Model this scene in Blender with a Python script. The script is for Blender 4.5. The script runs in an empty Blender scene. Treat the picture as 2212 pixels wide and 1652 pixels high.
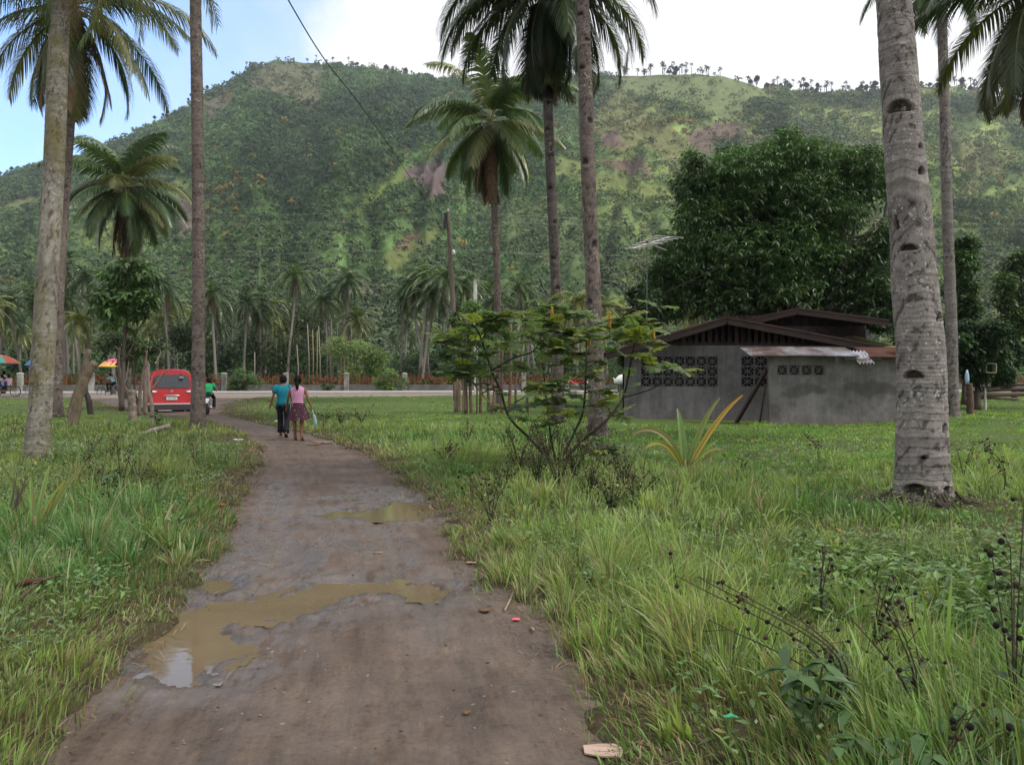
import bpy, math, random
import numpy as np
from mathutils import Vector

R = random.Random(7)
rs = np.random.RandomState(11)
PI = math.pi
scene = bpy.context.scene
COL = scene.collection
# ---------------------------------------------------------------- layout: photo frame 2211 wide -> metres
FX, CX, HY, EYE = 1943.3, 1105.5, 814.0, 1.5
def pt(X, Y, d):
    return np.array([(X - CX) / FX * d, d, EYE + (HY - Y) / FX * d])
def gd(Y, z=0.0):
    return (EYE - z) * FX / (Y - HY)
def gx(X, Y, z=0.0):
    return (X - CX) / FX * gd(Y, z)

# ---------------------------------------------------------------- noise
_lat = rs.rand(12, 128, 128)
def vn(x, y, seed=0):
    L = _lat[seed % 12]
    x = np.asarray(x, float) + 37.3 * seed; y = np.asarray(y, float) + 11.7 * seed
    xi = np.floor(x).astype(int); yi = np.floor(y).astype(int)
    fx = x - xi; fy = y - yi
    fx = fx * fx * (3 - 2 * fx); fy = fy * fy * (3 - 2 * fy)
    a = L[xi % 128, yi % 128]; b = L[(xi + 1) % 128, yi % 128]
    c = L[xi % 128, (yi + 1) % 128]; d = L[(xi + 1) % 128, (yi + 1) % 128]
    return (a * (1 - fx) + b * fx) * (1 - fy) + (c * (1 - fx) + d * fx) * fy
def fbm(x, y, seed=0, o=3):
    s = 0; a = 1; t = 0
    for k in range(o):
        s = s + a * vn(np.asarray(x) * 2 ** k, np.asarray(y) * 2 ** k, seed + k); t += a; a *= .5
    return s / t
def ss(a, b, x):
    t = np.clip((np.asarray(x, float) - a) / (b - a), 0, 1)
    return t * t * (3 - 2 * t)
def polysd(px, py, poly):
    """signed distance, positive inside"""
    px = np.asarray(px, float); py = np.asarray(py, float)
    P = np.asarray(poly, float); n = len(P)
    ins = np.zeros(px.shape, bool); dm = np.full(px.shape, 1e18)
    for i in range(n):
        x1, y1 = P[i]; x2, y2 = P[(i + 1) % n]
        dx, dy = x2 - x1, y2 - y1
        t = np.clip(((px - x1) * dx + (py - y1) * dy) / (dx * dx + dy * dy + 1e-12), 0, 1)
        dm = np.minimum(dm, (px - x1 - t * dx) ** 2 + (py - y1 - t * dy) ** 2)
        c = ((y1 > py) != (y2 > py)) & (px < dx * (py - y1) / (dy if abs(dy) > 1e-12 else 1e-12) + x1)
        ins ^= c
    return np.where(ins, 1, -1) * np.sqrt(dm)

# ---------------------------------------------------------------- mesh builder
class MB:
    def __init__(s):
        s.V = []; s.F = []; s.C = []; s.n = 0
    def add(s, v, f, col=(1, 1, 1)):
        v = np.asarray(v, float).reshape(-1, 3)
        c = np.asarray(col, float)
        if c.ndim == 1: c = np.tile(c, (len(v), 1))
        if isinstance(f, np.ndarray):
            s.F.append(f + s.n)
        else:
            by = {}
            for q in f: by.setdefault(len(q), []).append(q)
            for q in by.values(): s.F.append(np.asarray(q, int) + s.n)
        s.V.append(v); s.C.append(c); s.n += len(v)
        return s
    def box(s, c, size, rz=0, col=(1, 1, 1), tilt=None):
        hx, hy, hz = [q / 2 for q in size]
        v = np.array([(x, y, z) for x in (-hx, hx) for y in (-hy, hy) for z in (-hz, hz)], float)
        if tilt: # rotation about x
            ca, sa = math.cos(tilt), math.sin(tilt)
            v = np.c_[v[:, 0], v[:, 1] * ca - v[:, 2] * sa, v[:, 1] * sa + v[:, 2] * ca]
        ca, sa = math.cos(rz), math.sin(rz)
        v = np.c_[v[:, 0] * ca - v[:, 1] * sa, v[:, 0] * sa + v[:, 1] * ca, v[:, 2]] + np.asarray(c, float)
        return s.add(v, [(0, 1, 3, 2), (4, 6, 7, 5), (0, 4, 5, 1), (2, 3, 7, 6), (0, 2, 6, 4), (1, 5, 7, 3)], col)
    def beam(s, p, q, w, h, col=(1, 1, 1)):
        p = np.asarray(p, float); q = np.asarray(q, float); d = q - p; d /= np.linalg.norm(d)
        up = np.array([0, 0, 1.]) if abs(d[2]) < .95 else np.array([0, 1., 0])
        a = np.cross(d, up); a /= np.linalg.norm(a); b = np.cross(a, d)
        v = [e + a * i * w / 2 + b * j * h / 2 for e in (p, q) for i, j in ((-1, -1), (1, -1), (1, 1), (-1, 1))]
        return s.add(v, [(0, 3, 2, 1), (4, 5, 6, 7), (0, 1, 5, 4), (1, 2, 6, 5), (2, 3, 7, 6), (3, 0, 4, 7)], col)
    def tube(s, pts, rad, seg=8, col=(1, 1, 1), caps=True):
        P = np.asarray(pts, float); n = len(P)
        r = np.full(n, rad, float) if np.isscalar(rad) else np.asarray(rad, float)
        T = np.gradient(P, axis=0); T /= np.linalg.norm(T, axis=1)[:, None] + 1e-12
        a = np.cross(T[0], (0, 0, 1) if abs(T[0][2]) < .9 else (1, 0, 0)); a /= np.linalg.norm(a)
        ang = np.arange(seg) * 2 * PI / seg; V = []
        for i in range(n):
            a = a - T[i] * a.dot(T[i]); a /= np.linalg.norm(a) + 1e-12
            b = np.cross(T[i], a)
            V.append(P[i] + r[i] * (np.cos(ang)[:, None] * a + np.sin(ang)[:, None] * b))
        V = np.concatenate(V)
        F = grid_faces(n, seg, True)
        c = np.asarray(col, float)
        if c.ndim == 2: c = np.repeat(c, seg, axis=0)
        b0 = s.n
        s.add(V, F, c)
        if caps and seg > 2:
            s.F.append(np.array([[b0 + k for k in range(seg)][::-1]])); s.F.append(np.array([[b0 + (n - 1) * seg + k for k in range(seg)]]))
        return s
    def loft(s, rings, seg=20, col=(1, 1, 1), caps=True, power=2.0):
        """rings: (cx,cy,cz,rx,ry) horizontal superellipses"""
        ang = np.arange(seg) * 2 * PI / seg; V = []
        ca, sa = np.cos(ang), np.sin(ang); e = 2 / power
        for cx, cy, cz, rx, ry in rings:
            V.append(np.c_[cx + rx * np.sign(ca) * abs(ca) ** e, cy + ry * np.sign(sa) * abs(sa) ** e, np.full(seg, cz)])
        b0 = s.n; n = len(rings)
        s.add(np.concatenate(V), grid_faces(n, seg, True), col)
        if caps:
            s.F.append(np.array([[b0 + k for k in range(seg)][::-1]])); s.F.append(np.array([[b0 + (n - 1) * seg + k for k in range(seg)]]))
        return s
    def ball(s, c, r, seg=10, rings=7, col=(1, 1, 1)):
        r = np.array([r, r, r], float) if np.isscalar(r) else np.asarray(r, float)
        th = np.linspace(0.02, PI - .02, rings); ph = np.arange(seg) * 2 * PI / seg
        V = np.array([(math.sin(t) * math.cos(p), math.sin(t) * math.sin(p), math.cos(t)) for t in th for p in ph]) * r + np.asarray(c)
        return s.add(V, grid_faces(rings, seg, True), col)
    def prism(s, poly, z0, z1, axis='z', col=(1, 1, 1)):
        """poly 2D -> extruded; axis y: poly in (x,z), extruded along y from z0 to z1; axis x: poly in (y,z)"""
        n = len(poly); V = []
        for h in (z0, z1):
            for a, b in poly:
                V.append((a, b, h) if axis == 'z' else (a, h, b) if axis == 'y' else (h, a, b))
        F = [tuple(range(n))[::-1], tuple(range(n, 2 * n))] + [(i, (i + 1) % n, n + (i + 1) % n, n + i) for i in range(n)]
        return s.add(V, F, col)
    def build(s, name, mat, parent=None, org=(0, 0, 0), smooth=False, attrs=None):
        V = np.concatenate(s.V) - np.asarray(org, float); C = np.concatenate(s.C)
        me = bpy.data.meshes.new(name)
        me.vertices.add(len(V)); me.vertices.foreach_set('co', V.astype(np.float32).ravel())
        loops = np.concatenate([f.ravel() for f in s.F]).astype(np.int32)
        tot = np.concatenate([np.full(len(f), f.shape[1]) for f in s.F])
        st = np.concatenate([[0], np.cumsum(tot)[:-1]]).astype(np.int32)
        me.loops.add(len(loops)); me.loops.foreach_set('vertex_index', loops)
        me.polygons.add(len(tot)); me.polygons.foreach_set('loop_start', st)
        me.polygons.foreach_set('use_smooth', np.full(len(tot), smooth, bool))
        me.update(calc_edges=True)
        at = me.attributes.new('Col', 'FLOAT_COLOR', 'POINT')
        at.data.foreach_set('color', np.c_[C, np.ones(len(C))].astype(np.float32).ravel())
        if attrs:
            for k, a in attrs.items():
                q = me.attributes.new(k, 'FLOAT', 'POINT'); q.data.foreach_set('value', np.asarray(a, np.float32).ravel())
        me.materials.append(mat)
        o = bpy.data.objects.new(name, me); COL.objects.link(o)
        if parent is not None: o.parent = parent
        return o
def grid_faces(n, m, wrap=False):
    i = np.arange(n - 1)[:, None]; j = np.arange(m if wrap else m - 1)[None, :]
    a = i * m + j; b = i * m + (j + 1) % m
    return np.stack([a, b, b + m, a + m], -1).reshape(-1, 4)
def tag(o, label, cat, group=None, kind=None):
    if label: o['label'] = label
    if cat: o['category'] = cat
    if group: o['group'] = group
    if kind: o['kind'] = kind
    return o
def thing(name, loc, label, cat, group=None, rz=0):
    o = bpy.data.objects.new(name, None); COL.objects.link(o)
    o.location = [float(q) for q in loc]; o.rotation_euler = (0, 0, rz); o.empty_display_size = .2
    return tag(o, label, cat, group)
def copy_tree(o, parent=None):
    c = o.copy(); COL.objects.link(c)
    if parent is not None: c.parent = parent
    for ch in list(o.children): copy_tree(ch, c)
    return c

# ---------------------------------------------------------------- materials
def newmat(name):
    m = bpy.data.materials.new(name); m.use_nodes = True
    nt = m.node_tree; nt.nodes.clear()
    out = nt.nodes.new('ShaderNodeOutputMaterial')
    return m, nt, out
def N(nt, t, **kw):
    n = nt.nodes.new(t)
    for k, v in kw.items():
        if k in n.inputs: n.inputs[k].default_value = v
        else: setattr(n, k, v)
    return n
def ramp(nt, fac, stops):
    r = nt.nodes.new('ShaderNodeValToRGB'); nt.links.new(fac, r.inputs[0])
    el = r.color_ramp.elements
    while len(el) < len(stops): el.new(.5)
    for e, (p, c) in zip(el, stops):
        e.position = p; e.color = (*c, 1) if len(c) == 3 else c
    return r.outputs[0]
def mixc(nt, fac, a, b, mode='MIX'):
    m = nt.nodes.new('ShaderNodeMix'); m.data_type = 'RGBA'; m.blend_type = mode
    for sock, v in ((m.inputs[0], fac), (m.inputs[6], a), (m.inputs[7], b)):
        if hasattr(v, 'is_output'): nt.links.new(v, sock)
        else: sock.default_value = v if np.isscalar(v) else (*v, 1)
    return m.outputs[2]
def math_(nt, op, a, b=None, clamp=False):
    m = nt.nodes.new('ShaderNodeMath'); m.operation = op; m.use_clamp = clamp
    for i, v in enumerate((a, b)):
        if v is None: continue
        if hasattr(v, 'is_output'): nt.links.new(v, m.inputs[i])
        else: m.inputs[i].default_value = v
    return m.outputs[0]
def noise(nt, scale, detail=4, rough=.6, vec=None, stretch=None):
    n = N(nt, 'ShaderNodeTexNoise', Scale=scale, Detail=detail, Roughness=rough)
    tc = N(nt, 'ShaderNodeTexCoord'); src = tc.outputs['Object']
    if stretch:
        mp = N(nt, 'ShaderNodeMapping'); mp.inputs['Scale'].default_value = stretch
        nt.links.new(src, mp.inputs[0]); src = mp.outputs[0]
    nt.links.new(src, n.inputs['Vector'])
    return n.outputs['Fac']
def bump(nt, h, strength=.4, dist=.02):
    b = N(nt, 'ShaderNodeBump', Strength=strength, Distance=dist); nt.links.new(h, b.inputs['Height'])
    return b.outputs[0]
def plain(name, col=None, rough=.7, metal=0, vary=.25, scale=6, bmp=.2, spec=.3, use_attr=False, dirt=None, bdist=.01, stretch=None):
    """colour broken up by noise, with slight bump"""
    m, nt, out = newmat(name)
    p = N(nt, 'ShaderNodeBsdfPrincipled', Roughness=rough, Metallic=metal)
    p.inputs['Specular IOR Level'].default_value = spec
    n1 = noise(nt, scale, 5, .65, stretch=stretch)
    if use_attr:
        a = N(nt, 'ShaderNodeAttribute', attribute_name='Col'); base = a.outputs['Color']
    else:
        base = col
    f = ramp(nt, n1, [(.3, (1 - vary,) * 3), (.7, (1 + vary,) * 3)])
    c = mixc(nt, 1.0, base, f, 'MULTIPLY')
    if dirt:
        n2 = noise(nt, scale * .23, 6, .7)
        c = mixc(nt, ramp(nt, n2, [(.45, (0, 0, 0)), (.65, (1, 1, 1))]), c, dirt)
    nt.links.new(c, p.inputs['Base Color'])
    if bmp:
        nt.links.new(bump(nt, noise(nt, scale * 4, 5, .7, stretch=stretch), bmp, bdist), p.inputs['Normal'])
    nt.links.new(p.outputs[0], out.inputs[0])
    return m
def leafmat(name, trans=.3, rough=.45, spec=.35, gain=1.0):
    m, nt, out = newmat(name)
    a = N(nt, 'ShaderNodeAttribute', attribute_name='Col')
    oi = N(nt, 'ShaderNodeObjectInfo')
    c = mixc(nt, 1.0, a.outputs['Color'], ramp(nt, oi.outputs['Random'], [(0, (.82 * gain,) * 3), (1, (1.15 * gain,) * 3)]), 'MULTIPLY')
    p = N(nt, 'ShaderNodeBsdfPrincipled', Roughness=rough); p.inputs['Specular IOR Level'].default_value = spec
    nt.links.new(c, p.inputs['Base Color'])
    t = N(nt, 'ShaderNodeBsdfTranslucent')
    nt.links.new(mixc(nt, 1.0, c, (1.3, 1.45, .7), 'MULTIPLY'), t.inputs[0])
    mx = N(nt, 'ShaderNodeMixShader'); mx.inputs[0].default_value = trans
    nt.links.new(p.outputs[0], mx.inputs[1]); nt.links.new(t.outputs[0], mx.inputs[2])
    nt.links.new(mx.outputs[0], out.inputs[0])
    return m
M = {}
M['palmleaf'] = leafmat('palm_leaf', .25, .35, .5)
M['leaf'] = leafmat('leaf', .25, .42, .45)
M['bushleaf'] = leafmat('bush_leaflet', .45, .4, .5, 1.3)
M['grass'] = leafmat('grass_blade', .35, .5, .3)
M['dead'] = plain('dead_frond', use_attr=True, rough=.85, vary=.35, scale=9, bmp=0)
M['forest'] = leafmat('forest_leaf', .15, .7, .15)
M['twig'] = plain('twig_bark', use_attr=True, rough=.85, vary=.35, scale=25, bmp=.3)
M['wood'] = plain('weathered_wood', use_attr=True, rough=.85, vary=.45, scale=7, bmp=.5, stretch=(3, 3, .6))
M['woodh'] = plain('weathered_board', use_attr=True, rough=.9, vary=.5, scale=5, bmp=.5, stretch=(.5, 3, 6))
M['paint'] = plain('coloured_surface', use_attr=True, rough=.45, vary=.06, scale=12, bmp=0, spec=.4)
M['cloth'] = plain('cloth', use_attr=True, rough=.9, vary=.15, scale=18, bmp=.3, spec=.15)
M['rubber'] = plain('rubber', (.02, .02, .02), .8, vary=.3)
M['steel'] = plain('steel', (.55, .55, .56), .3, .9, vary=.15, bmp=.05)
M['darksteel'] = plain('dark_steel', (.05, .05, .055), .45, .5, vary=.2)
M['skin'] = plain('skin', (.16, .075, .042), .55, vary=.12, scale=20, bmp=.05, spec=.3)
M['hair'] = plain('hair', (.006, .005, .005), .75, vary=.3, scale=60, bmp=.3, spec=.12, stretch=(6, 6, 1))
M['plastic'] = plain('plastic_litter', use_attr=True, rough=.35, vary=.1, bmp=.1)
M['stone'] = plain('stone', use_attr=True, rough=.9, vary=.35, scale=20, bmp=.6)

def barkmat(name, moss=0.0, lich=.5, tone=(1, 1, 1)):
    m, nt, out = newmat(name)
    a = N(nt, 'ShaderNodeAttribute', attribute_name='Col')
    p = N(nt, 'ShaderNodeBsdfPrincipled', Roughness=.88); p.inputs['Specular IOR Level'].default_value = .15
    n1 = noise(nt, 9, 8, .7); n2 = noise(nt, 60, 4, .7, stretch=(1.5, 1.5, .35))
    c = mixc(nt, 1.0, a.outputs['Color'], ramp(nt, n1, [(.28, (.55, .53, .52)), (.55, (1, 1, 1)), (.75, (1.35, 1.35, 1.3))]), 'MULTIPLY')
    c = mixc(nt, 1.0, c, ramp(nt, n2, [(.3, (.7, .7, .7)), (.6, (1.12, 1.12, 1.12))]), 'MULTIPLY')
    c = mixc(nt, 1.0, c, tone, 'MULTIPLY')
    # lichen spots: clustered pale discs
    vo = N(nt, 'ShaderNodeTexVoronoi', Scale=17.0); tc = N(nt, 'ShaderNodeTexCoord')
    nt.links.new(tc.outputs['Object'], vo.inputs['Vector'])
    spot = math_(nt, 'LESS_THAN', vo.outputs['Distance'], math_(nt, 'MULTIPLY', math_(nt, 'SUBTRACT', noise(nt, 7, 3, .6), .30), 1.15))
    cl = ramp(nt, noise(nt, 1.7, 3, .6), [(.56 - .12 * lich, (0, 0, 0)), (.62 - .08 * lich, (1, 1, 1))])
    edge = ramp(nt, noise(nt, 45, 3, .7), [(.42, (0, 0, 0)), (.5, (1, 1, 1))])
    f = math_(nt, 'MULTIPLY', math_(nt, 'MULTIPLY', spot, cl), edge)
    c = mixc(nt, math_(nt, 'MULTIPLY', f, .75), c, (.42, .43, .40))
    pf = ramp(nt, noise(nt, 4.2, 6, .75), [(.66, (0, 0, 0)), (.70, (1, 1, 1))])
    c = mixc(nt, math_(nt, 'MULTIPLY', pf, .45 * lich), c, (.40, .41, .36))
    if moss:
        mo = ramp(nt, noise(nt, 1.5, 6, .7), [(.62 - .22 * moss, (0, 0, 0)), (.72 - .15 * moss, (1, 1, 1))])
        c = mixc(nt, math_(nt, 'MULTIPLY', mo, .6), c, (.13, .115, .025))
    nt.links.new(c, p.inputs['Base Color'])
    nt.links.new(bump(nt, noise(nt, 30, 6, .75, stretch=(1, 1, 2.5)), .55, .02), p.inputs['Normal'])
    nt.links.new(p.outputs[0], out.inputs[0])
    return m
M['bark_right'] = barkmat('palm_bark_lichen', 0, .9)
M['bark_left'] = barkmat('palm_bark_mossy', .75, .5)
M['bark_dark'] = barkmat('palm_bark_dark', 0, .25)

# ---------------------------------------------------------------- path and ground shape
_L = [(-80, 1720), (10, 1640), (185, 1450), (330, 1300), (440, 1190), (480, 1090), (538, 1000), (545, 960), (500, 925), (440, 905), (326, 890)]
_Rr = [(1500, 1720), (1440, 1652), (1270, 1420), (1150, 1290), (1050, 1200), (950, 1080), (890, 1040), (830, 985), (740, 955), (650, 930), (560, 911), (480, 896)]
Ld = np.array([gd(Y) for X, Y in _L] + [46, 60, 70]); Lx = np.array([gx(X, Y) for X, Y in _L] + [-20.5, -29, -34])
Rd = np.array([gd(Y) for X, Y in _Rr] + [46, 60, 70]); Rx = np.array([gx(X, Y) for X, Y in _Rr] + [-14.8, -17, -18])
def pL(y): return np.interp(y, Ld, Lx)
def pR(y): return np.interp(y, Rd, Rx)
def inside(x, y):
    """metres inside the path edge (ragged)"""
    w = (fbm(x * 1.6, y * 1.6, 3) - .5) * .55 + (vn(x * 7, y * 7, 5) - .5) * .12
    return np.minimum(x - pL(y), pR(y) - x) + w
def roadline(x): return 66 + .12 * (np.asarray(x, float) + 10)
def g0(x, y):
    x = np.asarray(x, float); y = np.asarray(y, float)
    h = .28 * ss(36, 62, y) + (fbm(x / 5, y / 5, 1) - .5) * .16 * ss(3, 9, abs(x - (pL(y) + pR(y)) / 2))
    return h
_pud = {
 'main': [(305, 1395), (330, 1350), (400, 1318), (470, 1300), (540, 1296), (600, 1290), (650, 1272), (700, 1262), (840, 1258), (930, 1264), (985, 1277), (950, 1292), (870, 1291), (810, 1280), (740, 1290), (690, 1318), (620, 1345), (560, 1335), (500, 1348), (470, 1362), (515, 1392), (510, 1415), (440, 1455), (420, 1475), (370, 1482), (330, 1455), (300, 1430)],
 'far': [(690, 1112), (730, 1104), (790, 1106), (835, 1095), (850, 1083), (900, 1086), (945, 1094), (935, 1110), (900, 1124), (820, 1124), (770, 1117), (720, 1120)],
 'small': [(425, 1270), (450, 1252), (500, 1248), (520, 1256), (500, 1276), (450, 1286)],
 'rut': [(205, 1468), (245, 1410), (300, 1350), (332, 1330), (340, 1338), (300, 1380), (250, 1430), (222, 1466)],
}
WL = -.055
PUD = {k: [(gx(X, Y, WL), gd(Y, WL)) for X, Y in v] for k, v in _pud.items()}
def pudsd(x, y):
    s = np.full(np.shape(x), -9.)
    near = (y > 3) & (y < 14)
    if near.any():
        xx, yy = np.asarray(x)[near], np.asarray(y)[near]
        b = np.full(xx.shape, -9.)
        for k, p in PUD.items(): b = np.maximum(b, polysd(xx, yy, p))
        s[near] = b
    return s + (vn(x * 6, y * 6, 4) - .5) * .09 + (vn(x * 17, y * 17, 6) - .5) * .04
def hpath(x, y):
    t = (x - pL(y)) / (pR(y) - pL(y))
    h = g0(x, y) - .03 + (fbm(x * 1.1, y * .6, 2) - .5) * .03 + (vn(x * 9, y * 6, 7) - .5) * .008
    for c in (.27, .68):
        h = h - .02 * np.exp(-((t - c + .03 * np.sin(y * .7)) / .07) ** 2)
    s = pudsd(x, y)
    b = np.minimum(h, np.maximum(WL - .14 * s, -.1))
    h = np.where(s > -.5, b, h)
    return h, s, t
def ground_h(x, y):
    m = inside(x, y)
    return g0(x, y) - .17 * ss(.06, .35, m) * ((y > -3) & (y < 66))
SUN_E=2.8; CLOUD=8.3; HAZE=0.00010; EXPO=0.25
# ---------------------------------------------------------------- ground sheets
def ground_materials():
    # soil / turf below the grass
    m, nt, out = newmat('turf_soil')
    p = N(nt, 'ShaderNodeBsdfPrincipled', Roughness=.95); p.inputs['Specular IOR Level'].default_value = .1
    c = N(nt, 'ShaderNodeAttribute', attribute_name='Col').outputs['Color']
    c = mixc(nt, 1.0, c, ramp(nt, noise(nt, 6, 8, .7), [(.3, (.55,) * 3), (.5, (1, 1, 1)), (.72, (1.5, 1.45, 1.3))]), 'MULTIPLY')
    c = mixc(nt, ramp(nt, noise(nt, 3.5, 8, .7), [(.52, (0, 0, 0)), (.7, (.6,) * 3)]), c, (.085, .064, .042))
    nt.links.new(c, p.inputs['Base Color'])
    nt.links.new(bump(nt, noise(nt, 14, 6, .7), .8, .05), p.inputs['Normal'])
    nt.links.new(p.outputs[0], out.inputs[0]); M['soil'] = m
    # mud
    m, nt, out = newmat('wet_mud')
    p = N(nt, 'ShaderNodeBsdfPrincipled')
    w = N(nt, 'ShaderNodeAttribute', attribute_name='wet').outputs['Fac']
    n1 = noise(nt, 1.3, 8, .65); n2 = noise(nt, 30, 6, .75); n3 = noise(nt, 6, 6, .7)
    c = ramp(nt, n1, [(.3, (.074, .051, .037)), (.5, (.102, .073, .055)), (.7, (.134, .098, .074))])
    la = N(nt, 'ShaderNodeAttribute', attribute_name='lat').outputs['Fac']; lo = N(nt, 'ShaderNodeAttribute', attribute_name='lon').outputs['Fac']
    cx = N(nt, 'ShaderNodeCombineXYZ'); nt.links.new(la, cx.inputs[0]); nt.links.new(math_(nt, 'MULTIPLY', lo, .10), cx.inputs[1])
    sn = N(nt, 'ShaderNodeTexNoise', Scale=9.0, Detail=7.0, Roughness=.7); nt.links.new(cx.outputs[0], sn.inputs['Vector']); stk = sn.outputs['Fac']
    c = mixc(nt, 1.0, c, ramp(nt, stk, [(.32, (.66, .65, .64)), (.5, (1, 1, 1)), (.68, (1.26, 1.25, 1.24))]), 'MULTIPLY')
    c = mixc(nt, 1.0, c, ramp(nt, n2, [(.3, (.42, .41, .40)), (.45, (.92, .92, .92)), (.6, (1.05, 1.05, 1.05)), (.78, (1.6, 1.6, 1.55))]), 'MULTIPLY')
    c = mixc(nt, 1.0, c, ramp(nt, n3, [(.3, (.8, .8, .8)), (.7, (1.15, 1.15, 1.15))]), 'MULTIPLY')
    wn = math_(nt, 'MULTIPLY', w, ramp(nt, noise(nt, 5, 5, .7, stretch=(1.4, .5, 1)), [(.40, (.0,) * 3), (.50, (1, 1, 1))]), True)
    c = mixc(nt, math_(nt, 'MULTIPLY', wn, .5), c, (.10, .080, .070))
    eg = N(nt, 'ShaderNodeAttribute', attribute_name='rim').outputs['Fac']; c = mixc(nt, math_(nt, 'MULTIPLY', eg, .65), c, (.045, .033, .024))
    ps = N(nt, 'ShaderNodeTexVoronoi', Scale=9.0); tc = N(nt, 'ShaderNodeTexCoord'); nt.links.new(tc.outputs['Object'], ps.inputs['Vector'])
    peb = math_(nt, 'MULTIPLY', math_(nt, 'LESS_THAN', ps.outputs['Distance'], .10), math_(nt, 'GREATER_THAN', noise(nt, 2.2, 3, .6), .56))
    c = mixc(nt, peb, c, (.20, .175, .145))
    nt.links.new(c, p.inputs['Base Color'])
    rr = mixc(nt, wn, (.72, .72, .72), (.24, .24, .24)); nt.links.new(rr, p.inputs['Roughness']); nt.links.new(mixc(nt, wn, (.24, .24, .24), (.9, .9, .9)), p.inputs['Specular IOR Level'])
    wv = N(nt, 'ShaderNodeTexWave', Scale=7.0, Distortion=5.0, Detail=3.0); wv.inputs['Detail Scale'].default_value = 2.0; wv.bands_direction = 'X'; tcw = N(nt, 'ShaderNodeTexCoord'); nt.links.new(tcw.outputs['Object'], wv.inputs['Vector'])
    hh = math_(nt, 'ADD', math_(nt, 'ADD', math_(nt, 'ADD', n2, math_(nt, 'MULTIPLY', stk, 2.0)), math_(nt, 'MULTIPLY', n3, 1.6)), math_(nt, 'MULTIPLY', wv.outputs['Fac'], math_(nt, 'MULTIPLY', ramp(nt, noise(nt, .9, 3, .5), [(.45, (0, 0, 0)), (.6, (1, 1, 1))]), .3)))
    b = N(nt, 'ShaderNodeBump', Distance=.012); nt.links.new(hh, b.inputs['Height'])
    nt.links.new(math_(nt, 'SUBTRACT', .75, math_(nt, 'MULTIPLY', wn, .35)), b.inputs['Strength'])
    nt.links.new(b.outputs[0], p.inputs['Normal'])
    nt.links.new(p.outputs[0], out.inputs[0]); M['mud'] = m
    # muddy water
    m, nt, out = newmat('muddy_water')
    p = N(nt, 'ShaderNodeBsdfPrincipled', Roughness=.03, IOR=1.33)
    c = ramp(nt, noise(nt, 1.2, 4, .6), [(.3, (.125, .092, .055)), (.7, (.165, .122, .072))])
    nt.links.new(c, p.inputs['Base Color'])
    nt.links.new(bump(nt, noise(nt, 14, 2, .5), .04, .01), p.inputs['Normal'])
    nt.links.new(p.outputs[0], out.inputs[0]); M['water'] = m
    M['gravel'] = plain('gravel', (.20, .165, .135), .95, vary=.35, scale=3, bmp=.6, bdist=.03)
    M['concrete_road'] = plain('road_concrete', (.30, .28, .262), .85, vary=.16, scale=1.2, bmp=.2)
ground_materials()
# ground
yr = [-120, -60, -30, -15, -8, -4, -2, -.5, .7, 1.6]
y = 2.2
while y < 420: yr.append(y); y *= 1.0135
ys = np.array(yr + [500, 700, 1200, 2500])
half = []
x = 5.; st = .06
while x < 1900: half.append(x); st *= 1.075; x += st
xs = np.concatenate([-np.array(half)[::-1], np.arange(-4.94, 4.95, .06), np.array(half)])
XX, YY = np.meshgrid(xs, ys)
ZZ = ground_h(XX.ravel(), YY.ravel())
_m = inside(XX.ravel(), YY.ravel()); _f = (ss(10, 26, YY.ravel()) * ss(-.5, -2.5, _m))[:, None]; _b = fbm(XX.ravel() * .3, YY.ravel() * .3, 2)[:, None]
mb = MB(); mb.add(np.c_[XX.ravel(), YY.ravel(), ZZ], grid_faces(len(ys), len(xs)), np.array([.062, .052, .030]) * (1 - _f) + _f * (np.array([.075, .115, .032]) * (.7 + .6 * _b)))
tag(mb.build('ground', M['soil'], smooth=True), 'grassy earth either side of the muddy track', None, kind='structure')
# path
yr = list(np.arange(-4, 2.4, .12)); y = yr[-1]
while y < 64: y *= 1.0062; yr.append(y)
ys = np.array(yr); us = np.linspace(-.16, 1.16, 200)
U, YY = np.meshgrid(us, ys)
w = pR(YY) - pL(YY); XX = pL(YY) + np.where(U < 0, U * 3.2 / 1, np.where(U > 1, w + (U - 1) * 3.2, U * w))
x, y = XX.ravel(), YY.ravel()
h, s, t = hpath(x, y)
trk = np.maximum(np.exp(-((t - .27 + .03 * np.sin(y * .7)) / .055) ** 2), np.exp(-((t - .68 + .03 * np.sin(y * .7)) / .055) ** 2)) * ss(.35, .6, fbm(x * .9, y * .5, 4)) * ss(16, 9, y) * (s < -.05)
h = h - trk * (.016 + .004 * (np.sin(y * 2 * PI / .17 + abs(np.sin(t * 40)) * 2 + 6 * fbm(x * 2, y * 2, 3)) > 0))
lump = (fbm(x * 16, y * 11, 7, 3) - .5); h = h + lump * .042 * ss(20, 8, y) * ss(-.9, -.1, s) * (s < .0) + (fbm(x * 6, y * 4, 8, 3) - .5) * .010 * ss(25, 12, y) * (s < 0)
m = inside(x, y); h = h - .2 * ss(.02, .4, -m)
wet = np.clip(ss(-.75, -.05, s) * .95, 0, 1)
for c in (.27, .68): wet = np.maximum(wet, .8 * np.exp(-((t - c + .03 * np.sin(y * .7)) / .1) ** 2) * ss(4.2, 6, y) * ss(14.5, 11, y))
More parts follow.
